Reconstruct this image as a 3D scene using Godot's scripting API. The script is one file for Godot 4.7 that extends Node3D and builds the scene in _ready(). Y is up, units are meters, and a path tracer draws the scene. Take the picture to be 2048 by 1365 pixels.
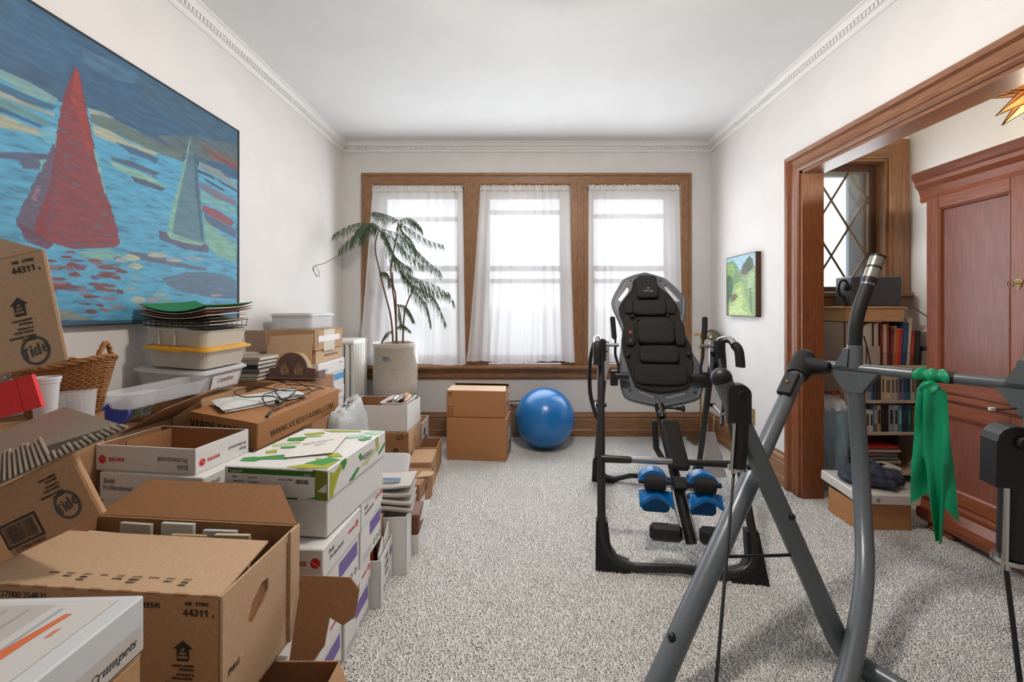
extends Node3D
# A spare room used for storage and exercise: paper cartons along the wall under a sailboat painting, an inversion table, a glider, an alcove with books and an armoire.
# Distances in metres; the eye stands at the origin, 1.25 m up, looking along -z. W(x, y, d) takes a depth d in front of the eye.

var M := {}
var taken := {}
var rng := RandomNumberGenerator.new()

class MB:
	var v := PackedVector3Array()
	var n := PackedVector3Array()
	var t := PackedVector2Array()
	var c := PackedColorArray()
	var col := Color(1, 1, 1)
	var xf := Transform3D()
	func tri(a: Vector3, b: Vector3, d: Vector3, na: Vector3, nb: Vector3, nd: Vector3, ua := Vector2.ZERO, ub := Vector2(1, 0), ud := Vector2(1, 1)):
		if (b - a).cross(d - a).dot(na + nb + nd) > 0.0:
			var s = b; b = d; d = s
			s = nb; nb = nd; nd = s
			s = ub; ub = ud; ud = s
		v.append(xf * a); v.append(xf * b); v.append(xf * d)
		n.append((xf.basis * na).normalized()); n.append((xf.basis * nb).normalized()); n.append((xf.basis * nd).normalized())
		t.append(ua); t.append(ub); t.append(ud)
		c.append(col); c.append(col); c.append(col)
	func quad(a: Vector3, b: Vector3, d: Vector3, e: Vector3, outward := Vector3.ZERO):
		var q = (b - a).cross(d - a)
		if q.length_squared() < 1e-16: q = (d - a).cross(e - a)
		q = q.normalized()
		if outward != Vector3.ZERO and q.dot(outward) < 0: q = -q
		tri(a, b, d, q, q, q, Vector2(0, 1), Vector2(1, 1), Vector2(1, 0))
		tri(a, d, e, q, q, q, Vector2(0, 1), Vector2(1, 0), Vector2(0, 0))
	func box(p: Vector3, s: Vector3, bev := 0.0):
		# a box centred on p with chamfered edges
		var h = s / 2
		bev = minf(bev, 0.45 * minf(s.x, minf(s.y, s.z)))
		var i = h - Vector3(bev, bev, bev)
		for ax in 3:
			var bx = (ax + 1) % 3
			var cx = (ax + 2) % 3
			for sg in [-1.0, 1.0]:
				var f = []
				for q in [[-1, -1], [1, -1], [1, 1], [-1, 1]]:
					var w = Vector3.ZERO
					w[ax] = sg * h[ax]; w[bx] = q[0] * i[bx]; w[cx] = q[1] * i[cx]
					f.append(p + w)
				var o = Vector3.ZERO
				o[ax] = sg
				quad(f[0], f[1], f[2], f[3], o)
			if bev > 0:
				for sb in [-1.0, 1.0]:
					for sc in [-1.0, 1.0]:
						var f = []
						for q in [[-1, 0], [1, 0], [1, 1], [-1, 1]]:
							var w = Vector3.ZERO
							w[ax] = q[0] * i[ax]
							w[bx] = sb * (h[bx] if q[1] == 0 else i[bx])
							w[cx] = sc * (i[cx] if q[1] == 0 else h[cx])
							f.append(p + w)
						var o = Vector3.ZERO
						o[bx] = sb; o[cx] = sc
						quad(f[0], f[1], f[2], f[3], o)
		if bev > 0:
			for a in [-1.0, 1.0]:
				for b in [-1.0, 1.0]:
					for d in [-1.0, 1.0]:
						var o = Vector3(a, b, d)
						var q = o.normalized()
						tri(p + Vector3(a * h.x, b * i.y, d * i.z), p + Vector3(a * i.x, b * h.y, d * i.z), p + Vector3(a * i.x, b * i.y, d * h.z), q, q, q)
	func span(a: Vector3, b: Vector3, bev := 0.0):
		box((a + b) / 2, (b - a).abs(), bev)
	func tube(path: Array, r, sides := 10, caps := true, wide := 1.0, hint := Vector3.UP):
		# a round tube along a path; r is a number or one radius for each point; wide stretches the section across hint
		var m = path.size()
		var rings = []
		var norms = []
		var prev = Vector3.ZERO
		for k in m:
			var dir: Vector3 = (path[min(k + 1, m - 1)] - path[max(k - 1, 0)]).normalized()
			var sx: Vector3
			if prev == Vector3.ZERO:
				sx = hint.cross(dir)
				if sx.length() < 0.05: sx = Vector3.RIGHT.cross(dir)
				if sx.length() < 0.05: sx = Vector3.BACK.cross(dir)
			else:
				sx = prev - dir * prev.dot(dir)
			sx = sx.normalized()
			prev = sx
			var sy = dir.cross(sx)
			var rr: float = r[k] if r is Array else r
			var ring = []
			var nn = []
			for j in sides:
				var a = TAU * j / sides
				ring.append(path[k] + sx * cos(a) * rr * wide + sy * sin(a) * rr)
				nn.append((sx * cos(a) / wide + sy * sin(a)).normalized())
			rings.append(ring); norms.append(nn)
		for k in m - 1:
			for j in sides:
				var j2 = (j + 1) % sides
				tri(rings[k][j], rings[k][j2], rings[k + 1][j2], norms[k][j], norms[k][j2], norms[k + 1][j2])
				tri(rings[k][j], rings[k + 1][j2], rings[k + 1][j], norms[k][j], norms[k + 1][j2], norms[k + 1][j])
		if caps:
			for e in [0, m - 1]:
				var dir: Vector3 = (path[1] - path[0] if e == 0 else path[m - 2] - path[m - 1]).normalized() * -1.0
				for j in range(1, sides - 1):
					tri(rings[e][0], rings[e][j], rings[e][j + 1], dir, dir, dir)
	func lathe(p: Vector3, prof: Array, seg := 24, sx := 1.0, sz := 1.0):
		# prof: [radius, height] pairs turned about the y axis through p
		var m = prof.size()
		var pn = []
		for k in m - 1:
			var e = Vector2(prof[k + 1][0] - prof[k][0], prof[k + 1][1] - prof[k][1])
			pn.append(Vector2(e.y, -e.x).normalized())
		for k in m - 1:
			var na: Vector2 = pn[k]
			var nb: Vector2 = pn[k]
			if k > 0 and pn[k - 1].dot(pn[k]) > 0.75: na = (pn[k - 1] + pn[k]).normalized()
			if k < m - 2 and pn[k + 1].dot(pn[k]) > 0.75: nb = (pn[k + 1] + pn[k]).normalized()
			for j in seg:
				var a0 = TAU * j / seg
				var a1 = TAU * (j + 1) / seg
				var P = func(q, a): return p + Vector3(prof[q][0] * cos(a) * sx, prof[q][1], prof[q][0] * sin(a) * sz)
				var N = func(w, a): return Vector3(w.x * cos(a) / sx, w.y, w.x * sin(a) / sz).normalized()
				if prof[k][0] > 1e-5: tri(P.call(k, a0), P.call(k, a1), P.call(k + 1, a1), N.call(na, a0), N.call(na, a1), N.call(nb, a1))
				if prof[k + 1][0] > 1e-5: tri(P.call(k, a0), P.call(k + 1, a1), P.call(k + 1, a0), N.call(na, a0), N.call(nb, a1), N.call(nb, a0))
	func prism(poly: Array, z0: float, z1: float):
		# a flat outline in x and y, from z0 to z1
		var p := PackedVector2Array(poly)
		var ix = Geometry2D.triangulate_polygon(p)
		for zz in [z0, z1]:
			var o = Vector3(0, 0, signf(zz - (z0 + z1) / 2)) if z0 != z1 else Vector3(0, 0, 1)
			for k in range(0, ix.size(), 3):
				var q = []
				for j in 3: q.append(p[ix[k + j]])
				tri(Vector3(q[0].x, q[0].y, zz), Vector3(q[1].x, q[1].y, zz), Vector3(q[2].x, q[2].y, zz), o, o, o, q[0], q[1], q[2])
			if z0 == z1: return
		var area = 0.0
		for k in p.size(): area += p[k].cross(p[(k + 1) % p.size()])
		for k in p.size():
			var a = p[k]
			var b = p[(k + 1) % p.size()]
			var o = Vector3((b - a).y, -(b - a).x, 0) * signf(area)
			quad(Vector3(a.x, a.y, z0), Vector3(b.x, b.y, z0), Vector3(b.x, b.y, z1), Vector3(a.x, a.y, z1), o)
	func grid(nu: int, nv: int, f: Callable, flip := false):
		# a smooth sheet f(u, v) for u and v from 0 to 1
		var P = []
		var Nn = []
		for i in nu + 1:
			var row = []
			for j in nv + 1: row.append(f.call(float(i) / nu, float(j) / nv))
			P.append(row)
		for i in nu + 1:
			var row = []
			for j in nv + 1:
				var du = P[min(i + 1, nu)][j] - P[max(i - 1, 0)][j]
				var dv = P[i][min(j + 1, nv)] - P[i][max(j - 1, 0)]
				var q = du.cross(dv)
				if q.length_squared() < 1e-20: q = Vector3.UP
				row.append(q.normalized() * (-1.0 if flip else 1.0))
			Nn.append(row)
		for i in nu:
			for j in nv:
				var U = func(a, b): return Vector2(float(a) / nu, 1.0 - float(b) / nv)
				tri(P[i][j], P[i + 1][j], P[i + 1][j + 1], Nn[i][j], Nn[i + 1][j], Nn[i + 1][j + 1], U.call(i, j), U.call(i + 1, j), U.call(i + 1, j + 1))
				tri(P[i][j], P[i + 1][j + 1], P[i][j + 1], Nn[i][j], Nn[i + 1][j + 1], Nn[i][j + 1], U.call(i, j), U.call(i + 1, j + 1), U.call(i, j + 1))
	func ball(p: Vector3, r: float, seg := 20, s := Vector3.ONE):
		var f = func(u, w):
			var a = u * TAU
			var b = (w - 0.5) * PI
			return p + Vector3(cos(a) * cos(b) * s.x, sin(b) * s.y, sin(a) * cos(b) * s.z) * r
		var m = seg / 2
		for i in seg:
			for j in m:
				var q = [f.call(float(i) / seg, float(j) / m), f.call(float(i + 1) / seg, float(j) / m), f.call(float(i + 1) / seg, float(j + 1) / m), f.call(float(i) / seg, float(j + 1) / m)]
				var k = []
				for e in q: k.append(((e - p) / (s * s)).normalized())
				if j > 0: tri(q[0], q[1], q[2], k[0], k[1], k[2])
				if j < m - 1: tri(q[0], q[2], q[3], k[0], k[2], k[3])
	func cushion(p: Vector3, s: Vector3, e := 4.0, seg := 14):
		# a soft block: a superellipsoid
		var pw = func(x, k): return signf(x) * pow(absf(x), k)
		var k = 2.0 / e
		grid(seg * 2, seg, func(u, w):
			var a = u * TAU
			var b = (w - 0.5) * PI
			return p + Vector3(pw.call(cos(a), k) * pw.call(cos(b), k) * s.x, pw.call(sin(b), k) * s.y, pw.call(sin(a), k) * pw.call(cos(b), k) * s.z) / 2, true)
	func mesh() -> ArrayMesh:
		var m := ArrayMesh.new()
		var a := []
		a.resize(Mesh.ARRAY_MAX)
		a[Mesh.ARRAY_VERTEX] = v; a[Mesh.ARRAY_NORMAL] = n; a[Mesh.ARRAY_TEX_UV] = t; a[Mesh.ARRAY_COLOR] = c
		m.add_surface_from_arrays(Mesh.PRIMITIVE_TRIANGLES, a)
		return m

func W(x: float, y: float, d: float) -> Vector3: return Vector3(x, y, -d)
func P(x: float, y: float) -> Vector2: return Vector2(x, y)

func numbered(s: String) -> String:
	taken[s] = taken.get(s, -1) + 1
	return s if taken[s] == 0 else "%s_%03d" % [s, taken[s]]

func tag(o: Node3D, label: String, category: String, group := "") -> Node3D:
	if label: o.set_meta("label", label)
	if category: o.set_meta("category", category)
	if group: o.set_meta("group", group)
	return o

func thing(called: String, label: String, category: String, at := Vector3.ZERO, turn := Vector3.ZERO, group := "") -> Node3D:
	var o := Node3D.new()
	o.name = numbered(called)
	add_child(o)
	o.position = at
	o.rotation_degrees = turn
	return tag(o, label, category, group)

func part(parent: Node3D, called: String, mb: MB, m: Material, label := "") -> MeshInstance3D:
	var o := MeshInstance3D.new()
	o.name = numbered(called) if parent == self else called
	o.mesh = mb.mesh()
	o.material_override = m
	parent.add_child(o, true)
	if label: o.set_meta("label", label)
	return o

func struct(called: String, mb: MB, m: Material, label := "") -> MeshInstance3D:
	var o = part(self, called, mb, m)
	o.set_meta("kind", "structure")
	tag(o, label, called.split("_")[0])
	return o

func at(parent: Node3D) -> MB:
	# a builder that takes world places for a part of a thing that stands unturned at its own place
	var b := MB.new()
	b.xf = Transform3D(Basis(), -parent.position)
	return b

func smooth(pts: Array, steps := 6) -> Array:
	# Catmull-Rom through the points
	var out := []
	for k in pts.size() - 1:
		var a = pts[max(k - 1, 0)]; var b = pts[k]; var c = pts[k + 1]; var d = pts[min(k + 2, pts.size() - 1)]
		for s in steps:
			var x = float(s) / steps
			out.append(0.5 * ((2.0 * b) + (c - a) * x + (2.0 * a - 5.0 * b + 4.0 * c - d) * x * x + (3.0 * b - a - 3.0 * c + d) * x * x * x))
	out.append(pts[-1])
	return out

func rounded(w: float, h: float, r: float, steps := 5, at2 := Vector2.ZERO) -> Array:
	var out := []
	for k in 4:
		var s = Vector2([1, -1, -1, 1][k] * (w / 2 - r), [1, 1, -1, -1][k] * (h / 2 - r))
		for j in steps + 1:
			var a = PI / 2 * (k + float(j) / steps)
			out.append(at2 + s + Vector2(cos(a), sin(a)) * r)
	return out

# ---------- materials ----------
func mat(c: Color, rough := 0.6, metal := 0.0) -> StandardMaterial3D:
	var m := StandardMaterial3D.new()
	m.albedo_color = c
	m.roughness = rough
	m.metallic = metal
	return m

func noise_tex(freq: float, lo: Color, hi: Color, kind := FastNoiseLite.TYPE_SIMPLEX_SMOOTH, oct := 4, side := 512, sd := 3) -> NoiseTexture2D:
	var f := FastNoiseLite.new()
	f.noise_type = kind
	f.frequency = freq
	f.fractal_octaves = oct
	f.seed = sd
	var t := NoiseTexture2D.new()
	t.width = side; t.height = side
	t.seamless = true
	t.noise = f
	var g := Gradient.new()
	g.set_color(0, lo); g.set_color(1, hi)
	t.color_ramp = g
	return t

func grained(lo: Color, hi: Color, scale: Vector3, rough := 0.6, freq := 0.02, bump: Texture2D = null, bump_cm := 0.0, sd := 3, kind := FastNoiseLite.TYPE_SIMPLEX_SMOOTH) -> StandardMaterial3D:
	# a colour that wanders between lo and hi, laid on from three sides
	var m := mat(Color.WHITE, rough)
	m.albedo_texture = noise_tex(freq, lo, hi, kind, 4, 512, sd)
	m.uv1_triplanar = true
	m.uv1_scale = scale
	if bump:
		m.heightmap_enabled = true
		m.heightmap_texture = bump
		m.heightmap_scale = bump_cm
	return m

func printed() -> StandardMaterial3D:
	var m := mat(Color.WHITE, 0.55)
	m.vertex_color_use_as_albedo = true
	return m

func clear_plastic(c: Color, alpha: float, rough := 0.3) -> StandardMaterial3D:
	var m := mat(Color(c.r, c.g, c.b, alpha), rough)
	m.transparency = BaseMaterial3D.TRANSPARENCY_ALPHA
	return m

func materials():
	M.wall = grained(Color(0.818, 0.806, 0.797), Color(0.848, 0.836, 0.827), Vector3(0.5, 0.5, 0.5), 0.75, 0.01)
	M.wall_cream = grained(Color(0.86, 0.85, 0.825), Color(0.885, 0.875, 0.85), Vector3(0.5, 0.5, 0.5), 0.75, 0.01)
	M.ceiling = grained(Color(0.872, 0.872, 0.87), Color(0.895, 0.895, 0.892), Vector3(0.4, 0.4, 0.4), 0.8, 0.01)
	M.cornice = mat(Color(0.88, 0.872, 0.862), 0.5)
	M.oak = grained(Color(0.44, 0.3, 0.195), Color(0.63, 0.465, 0.32), Vector3(9, 9, 0.7), 0.38, 0.02)
	M.oak_x = grained(Color(0.44, 0.3, 0.195), Color(0.63, 0.465, 0.32), Vector3(0.7, 9, 9), 0.38, 0.02)
	M.oak_y = grained(Color(0.44, 0.3, 0.195), Color(0.63, 0.465, 0.32), Vector3(9, 0.7, 9), 0.38, 0.02)
	M.red_oak_y = grained(Color(0.42, 0.23, 0.13), Color(0.58, 0.36, 0.22), Vector3(9, 0.6, 9), 0.35, 0.02)
	M.red_oak_z = grained(Color(0.42, 0.265, 0.175), Color(0.58, 0.4, 0.275), Vector3(9, 9, 0.6), 0.35, 0.02)
	M.cherry_y = grained(Color(0.45, 0.225, 0.14), Color(0.59, 0.33, 0.215), Vector3(6, 0.5, 6), 0.3, 0.02, null, 0, 8)
	M.cherry_z = grained(Color(0.45, 0.235, 0.14), Color(0.6, 0.34, 0.22), Vector3(6, 6, 0.5), 0.3, 0.02, null, 0, 8)
	M.cherry_panel = grained(Color(0.45, 0.25, 0.195), Color(0.54, 0.325, 0.26), Vector3(5, 0.5, 5), 0.28, 0.02, null, 0, 9)
	M.pine = grained(Color(0.72, 0.54, 0.36), Color(0.82, 0.65, 0.46), Vector3(0.8, 7, 7), 0.45, 0.02)
	var pile = noise_tex(0.09, Color.BLACK, Color.WHITE, FastNoiseLite.TYPE_SIMPLEX_SMOOTH, 2, 512, 11)
	M.carpet = grained(Color(0.8, 0.78, 0.75), Color(0.9, 0.88, 0.85), Vector3(3.5, 3.5, 3.5), 0.95, 0.1, pile, 0.5, 5)
	M.carpet.uv1_world_triplanar = true
	M.tuft = printed()
	M.tuft.roughness = 0.95
	M.card = grained(Color(0.65, 0.495, 0.35), Color(0.715, 0.56, 0.41), Vector3(3, 3, 3), 0.7, 0.05)
	M.card_pale = grained(Color(0.715, 0.59, 0.46), Color(0.765, 0.64, 0.515), Vector3(3, 3, 3), 0.7, 0.05)
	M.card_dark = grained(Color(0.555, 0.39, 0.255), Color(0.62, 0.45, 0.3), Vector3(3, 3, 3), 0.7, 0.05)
	M.card_orange = grained(Color(0.63, 0.435, 0.265), Color(0.695, 0.49, 0.31), Vector3(3, 3, 3), 0.6, 0.05)
	M.card_grey = grained(Color(0.6, 0.545, 0.475), Color(0.69, 0.635, 0.565), Vector3(6, 6, 6), 0.85, 0.05)
	M.white_card = grained(Color(0.845, 0.835, 0.825), Color(0.875, 0.865, 0.855), Vector3(3, 3, 3), 0.55, 0.03)
	M.paper = mat(Color(0.87, 0.855, 0.825), 0.7)
	M.print = printed()
	M.ink = mat(Color(0.16, 0.12, 0.09), 0.6)
	M.ink_grey = mat(Color(0.27, 0.265, 0.27), 0.6)
	M.ink_red = mat(Color(0.78, 0.16, 0.17), 0.5)
	M.ink_white = mat(Color(0.86, 0.86, 0.84), 0.6)
	M.black = mat(Color(0.06, 0.058, 0.058), 0.45)
	M.black_matte = mat(Color(0.085, 0.08, 0.08), 0.75)
	M.fabric = grained(Color(0.085, 0.078, 0.076), Color(0.15, 0.138, 0.132), Vector3(20, 20, 20), 0.9, 0.05)
	M.foam = mat(Color(0.075, 0.07, 0.07), 0.6)
	M.gym_grey = mat(Color(0.4, 0.425, 0.445), 0.32, 0.25)
	M.gun = mat(Color(0.2, 0.195, 0.19), 0.3, 0.5)
	M.bed_grey = mat(Color(0.315, 0.33, 0.355), 0.4)
	M.chrome = mat(Color(0.78, 0.78, 0.78), 0.15, 1.0)
	M.steel = mat(Color(0.6, 0.6, 0.6), 0.3, 0.9)
	M.brass = mat(Color(0.72, 0.56, 0.3), 0.25, 1.0)
	M.blue_plastic = mat(Color(0.0, 0.42, 0.71), 0.35)
	M.blue_dark = mat(Color(0.0, 0.35, 0.56), 0.4)
	M.green = mat(Color(0.0, 0.58, 0.4), 0.45)
	M.green.backlight_enabled = true
	M.green.backlight = Color(0.0, 0.4, 0.27)
	M.glass = clear_plastic(Color(0.95, 0.97, 1.0), 0.04, 0.02)
	M.lead = mat(Color(0.55, 0.5, 0.41), 0.45, 0.4)
	M.sheer = mat(Color(0.95, 0.95, 0.96, 0.87), 0.9)
	M.sheer.transparency = BaseMaterial3D.TRANSPARENCY_ALPHA
	M.sheer.backlight_enabled = true
	M.sheer.backlight = Color(0.95, 0.95, 0.96)
	M.sheer_hem = mat(Color(0.94, 0.93, 0.93, 0.85), 0.9)
	M.sheer_hem.transparency = BaseMaterial3D.TRANSPARENCY_ALPHA
	M.sheer_hem.backlight_enabled = true
	M.sheer_hem.backlight = Color(0.9, 0.9, 0.91)
	M.white_paint = mat(Color(0.86, 0.85, 0.83), 0.4)
	M.beige_plastic = mat(Color(0.745, 0.72, 0.665), 0.4)
	M.yellow = mat(Color(0.84, 0.62, 0.16), 0.4)
	M.milky = clear_plastic(Color(0.83, 0.82, 0.82), 0.42, 0.3)
	M.milky.backlight_enabled = true
	M.milky.backlight = Color(0.6, 0.6, 0.6)
	M.clear = clear_plastic(Color(0.9, 0.92, 0.93), 0.16, 0.1)
	M.frosted = clear_plastic(Color(0.86, 0.86, 0.87), 0.75, 0.4)
	M.wicker = grained(Color(0.46, 0.28, 0.12), Color(0.7, 0.48, 0.25), Vector3(12, 12, 12), 0.6, 0.04)
	M.crock = grained(Color(0.69, 0.655, 0.605), Color(0.755, 0.72, 0.67), Vector3(2, 2, 2), 0.22, 0.02)

# ---------- lettering and flat print ----------
func face(which: String, u: float, y: float, w: float, h: float, l: float) -> Transform3D:
	# a place on a carton's face: F front, R right, T top; u from its left edge, y from its lower (near) edge
	var e = 0.0009
	if which == "F": return Transform3D(Basis(), Vector3(-w + u, y, e))
	if which == "R": return Transform3D(Basis(Vector3(0, 0, -1), Vector3(0, 1, 0), Vector3(1, 0, 0)), Vector3(e, y, -u))
	return Transform3D(Basis(Vector3(1, 0, 0), Vector3(0, 0, -1), Vector3(0, 1, 0)), Vector3(-w + u, h + e, -y))

func words(parent: Node3D, s: String, where: Transform3D, cap: float, m: Material, bold := false, family := "Droid Sans", turn := 0.0, slant := 0.0, stretch := 1.0) -> MeshInstance3D:
	var f := SystemFont.new()
	f.font_names = PackedStringArray([family])
	f.font_weight = 700 if bold else 400
	var t := TextMesh.new()
	t.text = s
	t.font = f
	t.font_size = 32
	t.pixel_size = cap / 23.0
	t.depth = 0.0004
	t.curve_step = 2.0
	var o := MeshInstance3D.new()
	o.name = "lettering"
	o.mesh = t
	o.material_override = m
	parent.add_child(o, true)
	var b = Basis(Vector3(0, 0, 1), deg_to_rad(turn)) * Basis(Vector3(stretch, 0, 0), Vector3(slant, 1, 0), Vector3(0, 0, 1))
	o.transform = where * Transform3D(b, Vector3.ZERO)
	return o

func flat_print(parent: Node3D, called: String, where: Transform3D, shapes: Array, m: Material = null) -> MeshInstance3D:
	# shapes: [outline, colour] pairs in the plane of the face
	var b := MB.new()
	b.xf = where
	var k = 0
	for s in shapes:
		b.col = s[1].srgb_to_linear()
		var z = 0.00006 * k
		b.prism(s[0], z, z)
		k += 1
	return part(parent, called, b, m if m else M.print)

func rect(x0: float, y0: float, x1: float, y1: float) -> Array:
	return [P(x0, y0), P(x1, y0), P(x1, y1), P(x0, y1)]

func disc(x: float, y: float, r: float, k := 20) -> Array:
	var o := []
	for j in k: o.append(P(x + r * cos(TAU * j / k), y + r * sin(TAU * j / k)))
	return o

func ring(b: MB, x: float, y: float, r0: float, r1: float, k := 28):
	for j in k:
		var a0 = TAU * j / k
		var a1 = TAU * (j + 1) / k
		b.quad(Vector3(x + r0 * cos(a0), y + r0 * sin(a0), 0), Vector3(x + r1 * cos(a0), y + r1 * sin(a0), 0), Vector3(x + r1 * cos(a1), y + r1 * sin(a1), 0), Vector3(x + r0 * cos(a1), y + r0 * sin(a1), 0), Vector3(0, 0, 1))

func run(b: MB, prof: Array, a: Vector3, c: Vector3, U: Vector3, V: Vector3, m0 := 0.0, m1 := 0.0):
	# a moulding: the outline prof, in U and V, drawn from a to c; m0 and m1 mitre its ends
	var D = (c - a).normalized()
	var A = []
	var C = []
	var mid = Vector3.ZERO
	for p in prof:
		A.append(a + U * p.x + V * p.y + D * m0 * p.x)
		C.append(c + U * p.x + V * p.y - D * m1 * p.x)
		mid += U * p.x + V * p.y
	mid /= prof.size()
	for k in prof.size():
		var j = (k + 1) % prof.size()
		var e = (U * prof[j].x + V * prof[j].y) - (U * prof[k].x + V * prof[k].y)
		var o = e.cross(D)
		if o.dot((U * prof[k].x + V * prof[k].y) + e / 2 - mid) < 0 and prof.size() <= 4: o = -o
		elif prof.size() > 4:
			var ar = 0.0
			for q in prof.size(): ar += prof[q].cross(prof[(q + 1) % prof.size()])
			o = (U * (prof[j] - prof[k]).y - V * (prof[j] - prof[k]).x) * signf(ar)
		b.quad(A[k], C[k], C[j], A[j], o)
	var ix = Geometry2D.triangulate_polygon(PackedVector2Array(prof))
	for k in range(0, ix.size(), 3):
		b.tri(A[ix[k]], A[ix[k + 1]], A[ix[k + 2]], -D, -D, -D)
		b.tri(C[ix[k]], C[ix[k + 1]], C[ix[k + 2]], D, D, D)

func camera_and_light():
	var cam := Camera3D.new()
	cam.name = "camera"
	add_child(cam)
	cam.position = Vector3(0, 1.25, 0)
	var f = 830.0
	cam.projection = Camera3D.PROJECTION_FRUSTUM
	cam.near = 0.05
	cam.far = 200.0
	cam.size = cam.near * 1365.0 / f
	cam.frustum_offset = Vector2(1024.0 - 1042.0, 616.0 - 682.5) / f * cam.near
	cam.current = true
	var env := Environment.new()
	env.background_mode = Environment.BG_SKY
	var sky := Sky.new()
	var sm := ProceduralSkyMaterial.new()
	sm.sky_top_color = Color(0.9, 0.94, 1.0)
	sm.sky_horizon_color = Color(0.98, 0.985, 1.0)
	sm.ground_bottom_color = Color(0.62, 0.63, 0.6)
	sm.ground_horizon_color = Color(0.8, 0.81, 0.8)
	sky.sky_material = sm
	env.sky = sky
	env.background_energy_multiplier = 3.3
	env.tonemap_mode = Environment.TONE_MAPPER_LINEAR
	env.tonemap_exposure = 1.0
	env.sdfgi_enabled = true
	env.ssao_enabled = true
	env.ssil_enabled = true
	var we := WorldEnvironment.new()
	we.name = "surroundings"
	we.environment = env
	add_child(we)

func daylight():
	# the daylight that each curtained window sheds into the room, just inside its cloth
	for q in [[-1.0, 1.57, 0.86, 1.7, 3.9], [0.035, 1.57, 0.88, 1.7, 3.9], [1.09, 1.57, 0.86, 1.7, 3.9], [2.48, 1.88, 0.58, 0.96, 3.19]]:
		var l := AreaLight3D.new()
		l.name = "window_daylight"
		add_child(l, true)
		l.position = W(q[0], q[1], q[4])
		l.rotation_degrees = Vector3(0, 180, 0)
		l.area_size = Vector2(q[2], q[3])
		l.area_range = 20.0
		l.light_color = Color(0.95, 0.975, 1.0)
		l.light_energy = DAY * q[2] * q[3]
		l.shadow_enabled = true

const DAY := 1.15

func unseen_ceiling_lamp():
	# unseen ceiling globe, out of view, placed to light floor and back wall
	var t = thing("unseen_globe_lamp", "unseen white glass globe lamp out of view on the ceiling, lighting the floor and back wall", "lamp", Vector3(0.2, 2.85, -1.55))
	var b := MB.new()
	b.lathe(Vector3.ZERO, [[0.0, 0.0], [0.05, 0.0], [0.05, -0.012], [0.2, -0.02], [0.28, -0.135], [0.275, -0.135], [0.19, -0.028], [0.02, -0.03], [0.02, -0.04], [0.05, -0.045], [0.05, -0.06], [0.0, -0.06]], 24)
	part(t, "stem", b, M.white_paint)  # includes a wide pan added to keep the globe's light off the ceiling
	b = MB.new()
	b.ball(Vector3(0, -0.16, 0), 0.11, 32)
	var glow = mat(Color(1, 0.98, 0.95), 0.5)
	glow.emission_enabled = true
	glow.emission = Color(1, 0.97, 0.93)
	glow.emission_energy_multiplier = 1.5
	part(t, "globe", b, glow)
	var l := OmniLight3D.new()
	l.name = "lamp_light"
	t.add_child(l)
	l.position = Vector3(0, -0.16, 0)
	l.light_color = Color(1.0, 0.965, 0.93)
	l.light_energy = UNSEEN_LAMP
	l.light_size = 0.105
	l.omni_range = 20.0
	l.omni_attenuation = 2.0
	l.shadow_enabled = true

const UNSEEN_LAMP := 2.5
const LEFT := -1.743
const RIGHT := 1.85
const BACK := 4.05
const TOP := 2.85
const ALC := 3.2
const ALR := 2.99

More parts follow.
